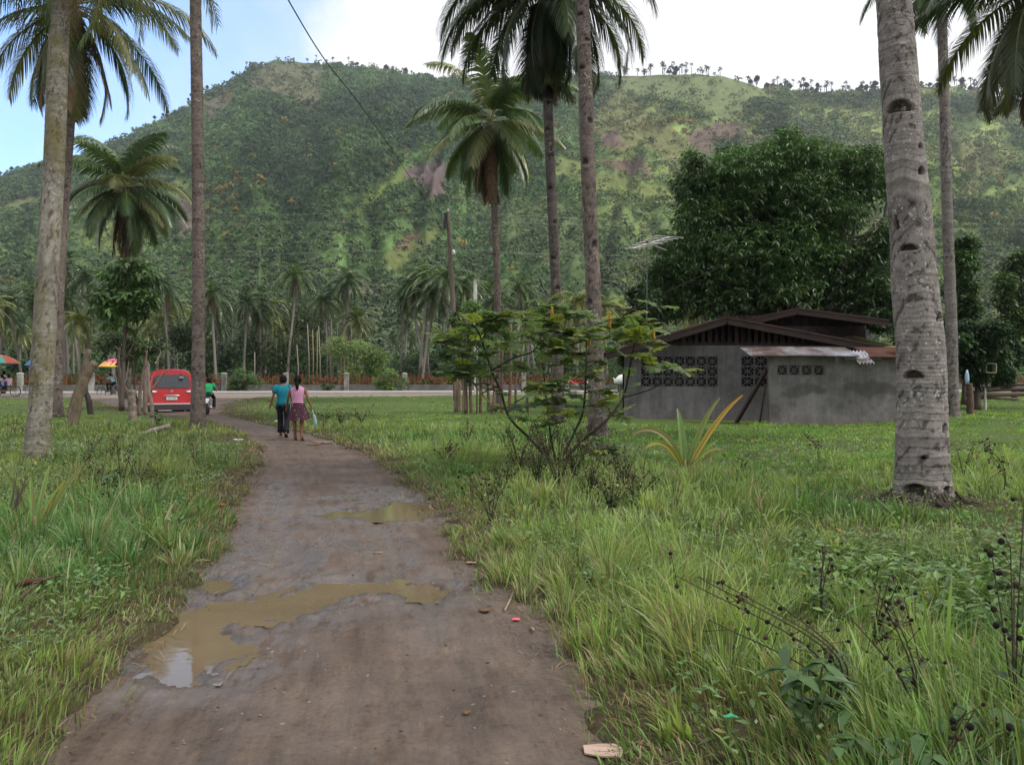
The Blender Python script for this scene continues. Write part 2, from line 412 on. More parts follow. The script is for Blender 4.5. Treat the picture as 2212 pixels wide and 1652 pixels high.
for (X0, Y0, X1, Y1, wd) in [(655, 1225, 715, 1150, .16), (735, 1145, 790, 1190, .1), (800, 1150, 810, 1190, .09), (560, 1215, 600, 1150, .12), (600, 1040, 560, 1130, .14), (560, 1130, 500, 1240, .22), (690, 1070, 860, 1055, .18), (820, 1050, 930, 1075, .3)]:
    a = (gx(X0, Y0), gd(Y0)); b = (gx(X1, Y1), gd(Y1)); dx, dy = b[0] - a[0], b[1] - a[1]
    q = np.clip(((x - a[0]) * dx + (y - a[1]) * dy) / (dx * dx + dy * dy), 0, 1)
    dd = np.hypot(x - a[0] - q * dx, y - a[1] - q * dy); wet = np.maximum(wet, ss(wd, wd * .6, dd))
wet = np.maximum(wet, .25 * ss(.5, .65, fbm(x * .8, y * .5, 9)) * ss(16, 9, y))
mb = MB(); mb.add(np.c_[x, y, h], grid_faces(len(ys), len(us)))
tag(mb.build('dirt_path', M['mud'], smooth=True, attrs={'wet': wet, 'lat': (x - pL(y)), 'lon': y, 'rim': ss(-.16, -.02, s) * ss(9, 6, -s * 0 + 5)}), 'wet muddy track curving away to the left', None, kind='structure')
# puddles
for k, lab in (('main', 'large brown puddle across the near track'), ('far', 'smaller brown puddle at the right edge of the track'), ('small', 'shallow patch of brown water above the large puddle'), ('rut', 'narrow strip of brown water in a rut at the left edge of the track')):
    P = np.array(PUD[k]); gx_ = np.arange(P[:, 0].min() - .2, P[:, 0].max() + .2, .035); gy_ = np.arange(P[:, 1].min() - .2, P[:, 1].max() + .2, .035)
    A, B = np.meshgrid(gx_, gy_); sd_ = polysd(A.ravel(), B.ravel(), P); F = grid_faces(len(gy_), len(gx_)); F = F[(sd_[F] > -.15).all(1)]
    u_, inv = np.unique(F, return_inverse=True); V = np.c_[A.ravel()[u_], B.ravel()[u_], np.full(len(u_), WL - {'main': 0, 'far': 0, 'small': .004, 'rut': .006}[k])]
    mb = MB(); mb.add(V, inv.reshape(-1, 4))
    tag(mb.build('puddle', M['water']), lab, None, kind='structure')
# road and shoulder
rx = np.arange(-150, 260, 2.)
def strip(name, off0, off1, z, mat, lab, drop=.0):
    mb = MB(); V = []
    for x in rx:
        y = roadline(x)
        for k, (o, zz) in enumerate(((off0, z - drop), (off0, z), (off1, z), (off1, z - drop))):
            V.append((x, y + o, zz))
    mb.add(V, grid_faces(len(rx), 4)); return tag(mb.build(name, mat), lab, None, kind='structure')
strip('road', 0, 7.5, .38, M['concrete_road'], 'pale concrete road crossing behind the lawn', .15)
V = []
rx2 = np.arange(-80, 60, 1.0)
for x in rx2:
    e0 = 8.5 * float(ss(14, -14, x)) + 1.1 + float(vn(x / 2, 3., 2)) * 1.2
    for f in np.linspace(0, 1, 8):
        yy = float(roadline(x)) - e0 * (1 - f) + 1.2 * f
        V.append((x, yy, float(g0(x, yy)) + (.02 if f > .05 else -.06)))
mb = MB(); mb.add(V, grid_faces(len(rx2), 8))
tag(mb.build('gravel_verge', M['gravel'], smooth=True), 'bare gravel verge in front of the road', None, kind='structure')

# ---------------------------------------------------------------- hills
SKY = np.array([(-900, 470), (-300, 420), (0, 383), (76, 360), (157, 341), (250, 305), (344, 264), (400, 235), (445, 203), (480, 190), (540, 150), (590, 131), (640, 134), (700, 141), (760, 146), (800, 146), (840, 157), (880, 167), (960, 172), (1060, 176), (1160, 170), (1280, 165), (1350, 165), (1420, 163), (1500, 162), (1560, 165), (1600, 175), (1640, 190), (1740, 199), (1800, 203), (1880, 196), (1950, 190), (2060, 186), (2130, 206), (2211, 226), (2600, 300), (3100, 400)], float)
def hill(X, t):
    """photo column X, t 0 foot .. 1 ridge -> x, depth, z"""
    Df = 330.; Dr = 1400 + 130 * (vn(X / 260, X * 0, 1) - .5)
    ysk = np.interp(X, SKY[:, 0], SKY[:, 1]) + (fbm(X / 22, X * 0, 4, 2) - .5) * 5
    d = Df + np.minimum(t, 1.3) * (Dr - Df)
    H = EYE + (HY - ysk) / FX * Dr
    tc = np.clip(t, 0, 1)
    pr = tc ** 1.18
    wx = X / 150 + 2.2 * (tc - .5) * np.sin(X / 330 + 1.2) + .9 * fbm(X / 90, tc * 4, 6)
    rid = 1 - abs(2 * vn(wx, tc * 1.3, 8) - 1)
    rid2 = 1 - abs(2 * vn(wx * 2.7, tc * 4, 9) - 1)
    env = np.sin(PI * tc ** .8) ** .8
    z = H * pr + env * (34 * (rid - .55) + 16 * (rid2 - .5) + 16 * (fbm(X / 25, tc * 16, 3) - .5))
    # main spur in the middle of the view, with a steep left flank
    sx = 960 - 260 * (1 - tc) / .62
    z = z + env * 30 * ss(0, 60, X - sx) * ss(480, 60, X - sx) * ss(.15, .3, tc) * ss(.8, .55, tc)
    z = np.where(t > 1, H - (t - 1) * 400, np.maximum(z, 0.3 + tc * 4))
    return (X - CX) / FX * d, d, z
def toY(d, z): return HY - (z - EYE) / d * FX
PATCH = [# polygon in photo coordinates, cover colour with sunlit brightness painted in, share of trees kept
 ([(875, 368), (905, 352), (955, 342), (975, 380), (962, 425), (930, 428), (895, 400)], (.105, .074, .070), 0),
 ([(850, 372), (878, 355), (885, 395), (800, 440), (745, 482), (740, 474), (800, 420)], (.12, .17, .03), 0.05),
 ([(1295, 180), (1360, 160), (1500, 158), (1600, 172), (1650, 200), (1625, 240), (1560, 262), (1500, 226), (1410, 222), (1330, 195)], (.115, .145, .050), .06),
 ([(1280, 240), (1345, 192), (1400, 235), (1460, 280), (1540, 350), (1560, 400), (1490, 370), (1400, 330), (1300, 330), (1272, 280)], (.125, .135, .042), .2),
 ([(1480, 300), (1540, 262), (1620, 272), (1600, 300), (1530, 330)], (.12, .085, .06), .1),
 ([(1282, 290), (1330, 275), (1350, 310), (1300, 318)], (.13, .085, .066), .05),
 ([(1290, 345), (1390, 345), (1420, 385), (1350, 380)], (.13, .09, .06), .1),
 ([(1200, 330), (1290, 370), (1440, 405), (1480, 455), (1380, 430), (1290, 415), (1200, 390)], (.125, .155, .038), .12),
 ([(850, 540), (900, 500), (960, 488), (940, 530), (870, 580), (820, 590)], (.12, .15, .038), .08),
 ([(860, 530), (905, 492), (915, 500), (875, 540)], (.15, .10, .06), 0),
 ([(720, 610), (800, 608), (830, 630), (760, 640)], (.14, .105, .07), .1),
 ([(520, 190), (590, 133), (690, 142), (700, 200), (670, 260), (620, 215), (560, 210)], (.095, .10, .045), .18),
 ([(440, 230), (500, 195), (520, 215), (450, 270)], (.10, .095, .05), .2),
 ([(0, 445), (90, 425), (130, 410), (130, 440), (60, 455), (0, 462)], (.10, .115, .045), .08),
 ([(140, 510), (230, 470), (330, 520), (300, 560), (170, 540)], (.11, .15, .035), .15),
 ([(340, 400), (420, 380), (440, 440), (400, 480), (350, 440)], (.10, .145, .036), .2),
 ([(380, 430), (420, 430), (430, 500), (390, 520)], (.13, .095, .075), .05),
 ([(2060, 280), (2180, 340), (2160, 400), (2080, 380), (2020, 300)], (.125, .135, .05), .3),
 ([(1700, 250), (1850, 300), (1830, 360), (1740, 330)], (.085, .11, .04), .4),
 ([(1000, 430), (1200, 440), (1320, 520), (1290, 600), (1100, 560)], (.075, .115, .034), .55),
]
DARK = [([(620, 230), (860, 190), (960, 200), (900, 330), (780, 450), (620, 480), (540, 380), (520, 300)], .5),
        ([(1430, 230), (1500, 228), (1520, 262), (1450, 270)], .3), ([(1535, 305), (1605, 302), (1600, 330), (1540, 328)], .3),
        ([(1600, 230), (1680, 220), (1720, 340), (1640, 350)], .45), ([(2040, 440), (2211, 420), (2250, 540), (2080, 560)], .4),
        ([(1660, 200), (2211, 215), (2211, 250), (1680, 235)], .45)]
def landcover_sunlit(X, Y):
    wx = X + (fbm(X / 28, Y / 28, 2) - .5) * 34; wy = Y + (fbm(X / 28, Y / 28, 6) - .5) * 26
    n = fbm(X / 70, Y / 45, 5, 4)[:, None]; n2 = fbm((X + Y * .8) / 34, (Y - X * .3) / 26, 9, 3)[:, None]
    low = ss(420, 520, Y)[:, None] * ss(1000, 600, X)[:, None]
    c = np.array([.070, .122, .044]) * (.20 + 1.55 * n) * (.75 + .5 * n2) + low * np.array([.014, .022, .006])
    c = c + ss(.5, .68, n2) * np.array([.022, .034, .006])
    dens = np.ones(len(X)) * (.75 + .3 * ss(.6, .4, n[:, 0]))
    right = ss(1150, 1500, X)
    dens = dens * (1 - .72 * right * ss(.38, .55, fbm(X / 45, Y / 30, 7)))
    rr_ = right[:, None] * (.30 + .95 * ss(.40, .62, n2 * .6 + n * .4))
    c = c + rr_ * np.array([.100, .098, .030])  # right-hand slopes brightened as if sunlit, painted into the cover colour
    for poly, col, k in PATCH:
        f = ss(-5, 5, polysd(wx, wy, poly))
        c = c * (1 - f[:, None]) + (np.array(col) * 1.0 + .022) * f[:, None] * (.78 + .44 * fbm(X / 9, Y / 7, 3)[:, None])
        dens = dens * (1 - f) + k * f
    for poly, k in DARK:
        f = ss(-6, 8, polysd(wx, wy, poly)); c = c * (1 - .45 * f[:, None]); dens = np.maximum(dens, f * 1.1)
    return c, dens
Xs = np.arange(-900, 3101, 6.); ts = np.concatenate([np.linspace(-.03, 1, 190), [1.03, 1.1, 1.3, 2.]])
XX, TT = np.meshgrid(Xs, ts)
x, d, z = hill(XX.ravel(), TT.ravel()); z = np.where(TT.ravel() < 0, -.8, z); z = np.where(TT.ravel() > 1.5, -5, z)
c, _ = landcover_sunlit(XX.ravel(), toY(d, z))
m, nt, out = newmat('hillside_scrub')
p = N(nt, 'ShaderNodeBsdfPrincipled', Roughness=.95); p.inputs['Specular IOR Level'].default_value = .05
a = N(nt, 'ShaderNodeAttribute', attribute_name='Col')
cc = mixc(nt, 1.0, a.outputs['Color'], ramp(nt, noise(nt, .11, 9, .72), [(.3, (.6, .62, .6)), (.5, (1, 1, 1)), (.7, (1.4, 1.35, 1.2))]), 'MULTIPLY')
nt.links.new(cc, p.inputs['Base Color']); nt.links.new(bump(nt, noise(nt, .16, 8, .7), .9, 3.), p.inputs['Normal'])
nt.links.new(p.outputs[0], out.inputs[0]); M['hill'] = m
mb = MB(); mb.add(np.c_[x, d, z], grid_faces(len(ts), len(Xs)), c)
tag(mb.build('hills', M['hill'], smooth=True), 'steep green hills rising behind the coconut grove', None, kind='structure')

def crowns(name, P, Rr_, Cc, nq, label, cat, seedoff=0, flat=.8, mat='forest', szf=1.):
    """many small tree crowns, each a dome of leaf clumps"""
    n = len(P); r = np.random.RandomState(5 + seedoff)
    u = r.normal(size=(n, nq, 3)); u[..., 2] = abs(u[..., 2]) * .9 - .15; u /= np.linalg.norm(u, axis=2)[..., None]
    rad = Rr_[:, None, None] * (.62 + .45 * r.rand(n, nq, 1))
    c = P[:, None, :] + u * rad * np.array([1, 1, flat]); c[..., 2] += Rr_[:, None] * .7
    nn = u + r.normal(size=u.shape) * .32; nn /= np.linalg.norm(nn, axis=2)[..., None]
    a = np.cross(nn, r.normal(size=nn.shape)); a /= np.linalg.norm(a, axis=2)[..., None]; b = np.cross(nn, a)
    sz = Rr_[:, None, None] * (.26 + .2 * r.rand(n, nq, 1)) * szf
    V = np.stack([c - a * sz, c - b * sz * .7, c + a * sz, c + b * sz * .7], 2).reshape(-1, 3)
    cl = Cc[:, None, :] * (.8 + .4 * r.rand(n, nq, 1)) ; cl = np.repeat(cl.reshape(-1, 3), 4, axis=0)
    mb = MB(); mb.add(V, np.arange(n * nq * 4).reshape(-1, 4), cl)
    return tag(mb.build(name, M[mat]), label, cat, kind='stuff')
def hilltrees():
    n = 92000
    X = rs.uniform(-420, 2680, n); t = rs.beta(1.1, 1.15, n) * .99 + .004
    x, d, z = hill(X, t); Y = toY(d, z)
    c, dens = landcover_sunlit(X, Y)
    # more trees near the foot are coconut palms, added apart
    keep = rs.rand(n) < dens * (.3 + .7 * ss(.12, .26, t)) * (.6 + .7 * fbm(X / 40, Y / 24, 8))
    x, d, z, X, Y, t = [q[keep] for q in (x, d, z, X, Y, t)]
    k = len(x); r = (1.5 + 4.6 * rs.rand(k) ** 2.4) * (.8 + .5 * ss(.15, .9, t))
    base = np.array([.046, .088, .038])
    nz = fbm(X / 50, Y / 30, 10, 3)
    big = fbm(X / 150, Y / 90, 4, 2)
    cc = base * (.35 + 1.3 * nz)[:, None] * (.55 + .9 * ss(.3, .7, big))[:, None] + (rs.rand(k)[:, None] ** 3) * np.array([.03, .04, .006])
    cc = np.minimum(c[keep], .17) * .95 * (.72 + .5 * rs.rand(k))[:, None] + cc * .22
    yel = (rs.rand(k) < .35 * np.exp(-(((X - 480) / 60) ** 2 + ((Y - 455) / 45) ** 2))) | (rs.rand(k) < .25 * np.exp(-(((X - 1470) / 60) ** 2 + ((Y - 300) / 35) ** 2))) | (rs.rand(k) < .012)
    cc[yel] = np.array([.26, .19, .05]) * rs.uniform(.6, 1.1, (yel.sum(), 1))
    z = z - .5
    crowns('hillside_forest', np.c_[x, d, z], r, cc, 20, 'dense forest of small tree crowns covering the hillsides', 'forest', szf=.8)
    # palm crowns on the lower slope and valley
    n = 12000; X = rs.uniform(-400, 2600, n); t = rs.uniform(.0, .26, n) ** 1.0
    x, d, z = hill(X, t); keep = rs.rand(n) < .95 * ss(.27, .12, t) * ss(.3, .5, fbm(X / 60, t * 20, 2))
    x, d, z, X = [q[keep] for q in (x, d, z, X)]
    k = len(x); nf = 11; az = rs.uniform(0, 2 * PI, (k, 1)) + np.arange(nf) * 2 * PI / nf + rs.normal(0, .15, (k, nf))
    e0 = rs.uniform(-.1, 1.1, (k, nf)); L = rs.uniform(2.2, 3.1, (k, nf)); H = rs.uniform(6, 10, k)
    V = []; pos = np.c_[x, d, z + H][:, None, :] + np.zeros((k, nf, 3)); wv = np.stack([-np.sin(az), np.cos(az), az * 0], -1)
    ring = []
    for j, wj in enumerate((.12, .62, .55, .1)):
        e = e0 - j * .75
        droop = np.zeros((k, nf, 3)); droop[..., 2] = -wj * .45
        ring += [pos - wv * wj + droop, pos, pos + wv * wj + droop]
        pos = pos + np.stack([np.cos(e) * np.cos(az), np.cos(e) * np.sin(az), np.sin(e)], -1) * (L / 3)[..., None]
    V = np.stack(ring, 2).reshape(-1, 3)
    q = grid_faces(4, 3); F = (np.arange(k * nf)[:, None, None] * 12 + q[None]).reshape(-1, 4)
    col = np.array([.085, .112, .056]) * rs.uniform(.55, 1.5, (k, nf, 1)) * rs.uniform(.7, 1.3, (k, 1, 1)); col = np.repeat(col.reshape(-1, 3), 12, axis=0)
    mb = MB(); mb.add(V, F, col)
    tag(mb.build('palm_forest', M['forest']), 'mass of coconut palm crowns over the foot of the hills', 'palm forest', kind='stuff')
hilltrees()
# ---------------------------------------------------------------- trunks and palm crowns
def spline(P, n):
    P = np.asarray(P, float); P = np.vstack([2 * P[0] - P[1], P, 2 * P[-1] - P[-2]])
    out = []
    m = len(P) - 3
    for u in np.linspace(0, m - 1e-6, n):
        i = int(u); f = u - i; a, b, c, d = P[i:i + 4]
        out.append(.5 * ((2 * b) + (-a + c) * f + (2 * a - 5 * b + 4 * c - d) * f ** 2 + (-a + 3 * b - 3 * c + d) * f ** 3))
    return np.array(out)
def palm_trunk(mb, P, rad, dz, seg, ringh, tone, seed, notch=(), flare=.35, scar=.05):
    """P: centre line, rad: radius along it; rings of leaf scars as real steps; notch: (z, angle, width m, height m)"""
    Ln = np.linalg.norm(np.diff(P, axis=0), axis=1).sum(); n = int(Ln / dz)
    C = spline(P, n); r0 = np.interp(np.linspace(0, 1, n), np.linspace(0, 1, len(rad)), rad)
    zz = np.arange(n) * Ln / n
    r0 = r0 * (1 + flare * np.exp(-zz / .28) + .12 * np.exp(-zz / 1.1))
    ang = np.arange(seg) * 2 * PI / seg
    A, Z = np.meshgrid(ang, zz); RR = np.repeat(r0[:, None], seg, 1)
    cx, cy = np.cos(A), np.sin(A)
    tilt = (vn(Z / 1.3, A * 0, seed) - .5) * .9
    ph = Z / ringh * (1 + .15 * np.sin(Z * 1.7 + seed)) + tilt * cx * .7 + (vn(Z / .6, A * 0, seed + 1) - .5) * .8 * cy + (vn(cx * 2.2 + 5, Z * 1.5 + cy * 2, seed + 2) - .5) * .7
    fr = ph - np.floor(ph); idx = np.floor(ph).astype(int)
    rv = _lat[3][idx % 128, 5]; rv2 = _lat[4][idx % 128, 9]
    k = 1 + scar * (.7 + .6 * rv) * (1 - fr) ** 1.0 * .6 - scar * .5 * np.exp(-(fr / .10) ** 2) * (.5 + rv2)
    k = k + (fbm(cx * 3 + 7, Z * 3 + cy * 3, seed + 3) - .5) * .05 + (vn(cx * 9 + 7, Z * 14 + cy * 9, seed + 3) - .5) * .018
    # ragged flare of old roots
    k = k + np.exp(-Z / .2) * (vn(A * 3.3, Z * 3, seed + 4) - .4) * .35
    col = np.array(tone)[None, None, :] * (.80 + .34 * rv[..., None]) * (1 - .34 * np.exp(-(fr / .09) ** 2) * (rv2 > .3))[..., None]
    col = col * (1 + .22 * ss(.16, .3, fr) * ss(.55, .3, fr))[..., None]
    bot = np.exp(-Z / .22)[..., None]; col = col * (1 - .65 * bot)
    crk = (fbm(cx * 5 + 3, Z * 12 + cy * 5, seed + 5) > .66) & (vn(Z, A * 0, seed) > .3); col = np.where(crk[..., None], col * .42, col); k = np.where(crk, k - .02, k)
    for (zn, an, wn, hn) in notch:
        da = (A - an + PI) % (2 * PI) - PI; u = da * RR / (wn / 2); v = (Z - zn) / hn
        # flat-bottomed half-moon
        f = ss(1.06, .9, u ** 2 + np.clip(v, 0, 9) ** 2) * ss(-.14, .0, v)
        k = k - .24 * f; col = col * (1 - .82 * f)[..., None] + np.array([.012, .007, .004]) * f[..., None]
    Rn = RR * k
    V = np.stack([C[:, 0][:, None] + Rn * cx, C[:, 1][:, None] + Rn * cy, np.repeat(C[:, 2][:, None], seg, 1)], -1)
    mb.add(V.reshape(-1, 3), grid_faces(n, seg, True), col.reshape(-1, 3))
    return C
def frond(mb, o, az, e0, L, bend, K=70, lf=.85, wl=.035, col=(.06, .10, .03), rcol=(.22, .20, .07), droop=1.0, r=None, rr=.03, fold=.25, nseg=3, start=.14):
    r = r or rs
    M_ = 16; s = np.linspace(0, 1, M_); e = e0 - bend * s ** 1.25
    az2 = az + r.uniform(-.35, .35) * s ** 2
    D_ = np.stack([np.cos(e) * np.cos(az2), np.cos(e) * np.sin(az2), np.sin(e)], 1)
    P = np.asarray(o, float) + np.vstack([[0, 0, 0], np.cumsum((D_[:-1] + D_[1:]) / 2 * L / (M_ - 1), 0)])
    rc = np.array(rcol)[None] * np.linspace(1, .75, M_)[:, None]
    mb.tube(P, rr * (1.25 - s * 1.05), 4, rc, caps=False)
    t = np.repeat(np.linspace(start, .995, K), 2) + r.uniform(-.004, .004, 2 * K); t = np.clip(t, 0, 1); sd = np.tile([-1., 1.], K)
    B = np.stack([np.interp(t, s, P[:, i]) for i in range(3)], 1); T = np.stack([np.interp(t, s, D_[:, i]) for i in range(3)], 1)
    T /= np.linalg.norm(T, axis=1)[:, None]
    S = np.stack([-np.sin(az) * np.ones_like(t), np.cos(az) * np.ones_like(t), 0 * t], 1); U = np.cross(S, T); U *= np.sign(U[:, 2:3] + 1e-9)
    l = lf * np.clip(np.sin(PI * np.clip(t * .80 + .17, 0, 1)), .05, 1) ** .55 * r.uniform(.85, 1.1, len(t))
    fw = .45 + .75 * t
    d = S * sd[:, None] + T * fw[:, None] + U * fold + r.normal(0, .05, (len(t), 3)); d /= np.linalg.norm(d, axis=1)[:, None]
    W = T * .85 + U * .15
    nr = nseg + 1; rings = []; p = B; wd = [1., .95, .62, .06] if nseg == 3 else [1, .85, .08]
    g = droop * r.uniform(.75, 1.2, len(t))
    for j in range(nr):
        hw = W * (wl / 2 * wd[j]); rings += [p - hw, p + hw]
        dd = d.copy(); dd[:, 2] -= g * (j + .35) * (.62 if nseg == 3 else .9); dd /= np.linalg.norm(dd, axis=1)[:, None]
        p = p + dd * (l / nseg)[:, None]
    V = np.stack(rings, 1).reshape(-1, 3); q = grid_faces(nr, 2)
    F = (np.arange(len(t))[:, None, None] * (2 * nr) + q[None]).reshape(-1, 4)
    c = np.array(col)[None] * r.uniform(.75, 1.25, (len(t), 1)) * (1 + .35 * r.rand() * t[:, None])
    mb.add(V, F, np.repeat(c, 2 * nr, axis=0))
def palm_crown(mb, o, L=4.2, n=26, seed=1, K=70, wl=.035, lf=.85, greens=((.05, .085, .028), (.085, .12, .034), (.13, .14, .04)), emin=-1.0, emax=1.25, droop=1., nseg=3, az0=0, bend=1.35, rr=.03):
    r = np.random.RandomState(seed)
    for i in range(n):
        f = i / (n - 1.)
        e0 = emax + (emin - emax) * f ** .85 + r.normal(0, .14); az = az0 + i * 2.39996 + r.normal(0, .25)
        g = np.array(greens[r.randint(len(greens))]); g = g * r.uniform(.8, 1.15)
        frond(mb, np.asarray(o) + (0, 0, .25 * (1 - f)), az, e0, L * (.8 + .25 * math.sin(PI * min(1, f + .25))) * r.uniform(.92, 1.06), bend * (1.35 - .7 * f) * r.uniform(.85, 1.15), K, lf, wl, g, droop=droop * (.85 + .15 * f), r=r, nseg=nseg, rr=rr, fold=.35 - .3 * f)
def nuts(mb, o, n, seed, col=(.16, .13, .03), rad=.13, spread=.38):
    r = np.random.RandomState(seed)
    for i in range(n):
        a = r.uniform(0, 2 * PI); q = r.uniform(.25, 1) * spread
        mb.ball((o[0] + q * math.cos(a), o[1] + q * math.sin(a), o[2] - r.uniform(.05, .55)), (rad * .85, rad * .85, rad), 8, 6, np.array(col) * r.uniform(.7, 1.2))
def make_palm(label, line, rad, bark, tone, seed, crown_L, n=26, K=64, wl=.04, dz=.05, seg=28, ringh=.11, notch=(), flare=.35, dead=5, coco=10, greens=None, emin=-1.0, az0=0, group=None, scar=.05, lf=.85, droop=1., bend=1.35, dead_e=-1.05, dead_L=.8, emax=1.25):
    base = np.array(line[0]); base[2] = float(ground_h(np.array([base[0]]), np.array([base[1]]))[0]) - .12
    t = thing('coconut_palm', base, label, 'palm tree', group)
    line = [base] + [np.array(q) for q in line[1:]]
    mb = MB(); C = palm_trunk(mb, line, rad, dz, seg, ringh, tone, seed, notch, flare, scar)
    mb.build('trunk', M[bark], t, org=base, smooth=True)
    top = C[-1]
    mb = MB(); kw = {} if greens is None else {'greens': greens}
    palm_crown(mb, top, crown_L, n, seed, K, wl, lf, emin=emin, emax=emax, az0=az0, droop=droop, bend=bend, **kw)
    mb.build('crown', M['palmleaf'], t, org=base)
    # fibrous crown shaft
    if coco:
        mb = MB(); nuts(mb, top - (0, 0, .05), coco, seed); mb.build('coconut_cluster', M['paint'], t, org=base, smooth=True)
    if dead:
        mb = MB(); r = np.random.RandomState(seed + 50)
        for i in range(dead):
            frond(mb, top - (0, 0, .2), i * 2.4 + seed, dead_e + r.normal(0, .12), crown_L * dead_L * r.uniform(.8, 1), .45, int(K * .6), lf * .8, wl, (.10, .060, .032), (.12, .08, .05), 1.6, r, fold=0)
        mb.build('dead_fronds', M['dead'], t, org=base)
    return t
GREY = (.21, .185, .17); BROWN = (.15, .122, .108); DARKB = (.11, .095, .085)
def vline(pts, d0, d1=None):
    d1 = d1 or d0; n = len(pts)
    return [pt(X, Y, d0 + (d1 - d0) * i / (n - 1)) for i, (X, Y) in enumerate(pts)]
make_palm('thick pale grey palm with lichen and moss patches at the left edge', vline([(76, 1003), (88, 860), (100, 640), (117, 350), (124, 160), (131, 0), (140, -160), (150, -330)], 15.7, 15.9), (.192, .188, .182, .172, .168, .162, .155, .145), 'bark_left', (.24, .225, .19), 3, 4.4, dz=.03, seg=44, ringh=.085, flare=.2, K=56, az0=.5, n=22, dead=3)
make_palm('dark drooping palm standing behind the thick pale leftmost trunk', vline([(118, 903), (122, 700), (138, 430), (150, 260), (156, 120), (160, 20)], 33.7), (.26, .225, .20, .19, .18, .17), 'bark_dark', BROWN, 8, 5.4, n=32, K=95, wl=.06, dz=.06, coco=16, emin=-1.05, dead=5, ringh=.12, az0=.3, lf=1.25, droop=1.25, bend=1.25, greens=((.05, .085, .034), (.085, .12, .045), (.17, .175, .07)))
make_palm('full round palm with drooping fronds above the broad-leaved tree on the left', vline([(276, 850), (274, 700), (272, 560), (270, 408)], 54), (.21, .19, .17, .16), 'bark_dark', DARKB, 21, 5.0, n=30, K=74, wl=.11, dz=.1, seg=14, coco=14, emin=-.8, dead=8, az0=1.1, lf=1.3, droop=1.0, bend=1.15, emax=1.45, greens=((.052, .092, .036), (.078, .12, .042), (.14, .15, .06)), dead_e=-1.4, dead_L=.85)
make_palm('slender straight brown trunk between the red van and the walkers', vline([(427, 930), (429, 700), (428, 480), (426, 240), (422, 0), (421, -200), (423, -330)], 25.5), (.195, .17, .168, .165, .155, .15, .14), 'bark_dark', BROWN, 5, 3.9, dz=.035, seg=30, ringh=.085, K=44, n=20, wl=.05, flare=.2, dead=2, scar=.07)
make_palm('middle palm whose pale crown hangs in front of the bare brown slope', vline([(1078, 840), (1074, 640), (1067, 440), (1058, 268)], 47), (.20, .18, .17, .15), 'bark_dark', (.135, .105, .092), 33, 4.9, n=27, K=78, wl=.095, dz=.08, seg=16, emin=-.85, coco=9, dead=9, az0=2.0, lf=1.25, droop=1.0, bend=1.15, emax=1.42, greens=((.068, .11, .042), (.10, .14, .05), (.17, .185, .075)), dead_e=-1.3, dead_L=.85)
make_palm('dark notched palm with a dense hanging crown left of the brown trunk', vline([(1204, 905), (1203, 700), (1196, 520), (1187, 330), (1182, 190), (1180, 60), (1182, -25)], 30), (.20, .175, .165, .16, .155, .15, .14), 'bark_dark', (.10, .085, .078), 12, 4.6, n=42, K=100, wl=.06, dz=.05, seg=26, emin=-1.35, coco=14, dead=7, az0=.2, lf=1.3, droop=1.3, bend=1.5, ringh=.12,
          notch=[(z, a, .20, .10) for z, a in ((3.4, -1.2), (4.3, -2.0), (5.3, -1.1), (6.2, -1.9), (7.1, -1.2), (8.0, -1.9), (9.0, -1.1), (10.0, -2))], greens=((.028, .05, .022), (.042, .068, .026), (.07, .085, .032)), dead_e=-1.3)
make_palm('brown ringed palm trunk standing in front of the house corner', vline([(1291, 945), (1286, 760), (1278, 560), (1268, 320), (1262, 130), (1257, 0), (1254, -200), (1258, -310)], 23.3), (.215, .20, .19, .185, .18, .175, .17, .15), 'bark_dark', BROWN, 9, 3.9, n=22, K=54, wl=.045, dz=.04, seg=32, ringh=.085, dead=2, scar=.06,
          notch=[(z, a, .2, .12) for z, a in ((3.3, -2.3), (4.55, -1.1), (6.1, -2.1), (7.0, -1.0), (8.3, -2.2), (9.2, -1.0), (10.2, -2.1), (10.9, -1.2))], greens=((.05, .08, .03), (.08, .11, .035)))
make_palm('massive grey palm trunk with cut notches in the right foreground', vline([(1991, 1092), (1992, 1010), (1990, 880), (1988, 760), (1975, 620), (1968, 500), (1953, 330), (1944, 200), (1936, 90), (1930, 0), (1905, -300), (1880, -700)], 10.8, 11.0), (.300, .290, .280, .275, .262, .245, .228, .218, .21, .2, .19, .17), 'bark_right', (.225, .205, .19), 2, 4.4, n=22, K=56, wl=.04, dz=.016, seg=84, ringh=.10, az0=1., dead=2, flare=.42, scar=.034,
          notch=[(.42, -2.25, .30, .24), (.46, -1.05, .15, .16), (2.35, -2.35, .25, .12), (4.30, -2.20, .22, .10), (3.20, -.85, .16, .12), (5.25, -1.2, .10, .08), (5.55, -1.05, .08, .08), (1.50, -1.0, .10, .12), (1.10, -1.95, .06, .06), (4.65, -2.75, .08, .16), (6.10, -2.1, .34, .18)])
make_palm('slim palm trunk just right of the massive notched trunk', vline([(2056, 905), (2054, 700), (2046, 480), (2040, 250), (2033, 0), (2034, -90)], 33), (.22, .20, .185, .175, .165, .15), 'bark_right', (.17, .15, .14), 17, 4.1, n=26, K=85, wl=.055, dz=.05, seg=26, ringh=.10, dead=0, coco=8, emin=-.75, az0=2.6, greens=((.05, .085, .03), (.085, .115, .035)))
make_palm('palm with dark fronds hanging into the top right corner', vline([(2330, 960), (2300, 600), (2262, 250), (2245, -10)], 20), (.2, .18, .17, .16), 'bark_right', (.16, .14, .13), 26, 3.5, n=32, K=90, wl=.055, dz=.08, seg=18, ringh=.10, emin=-1.3, dead=4, az0=.7, greens=((.03, .055, .022), (.055, .08, .03), (.09, .1, .03)))

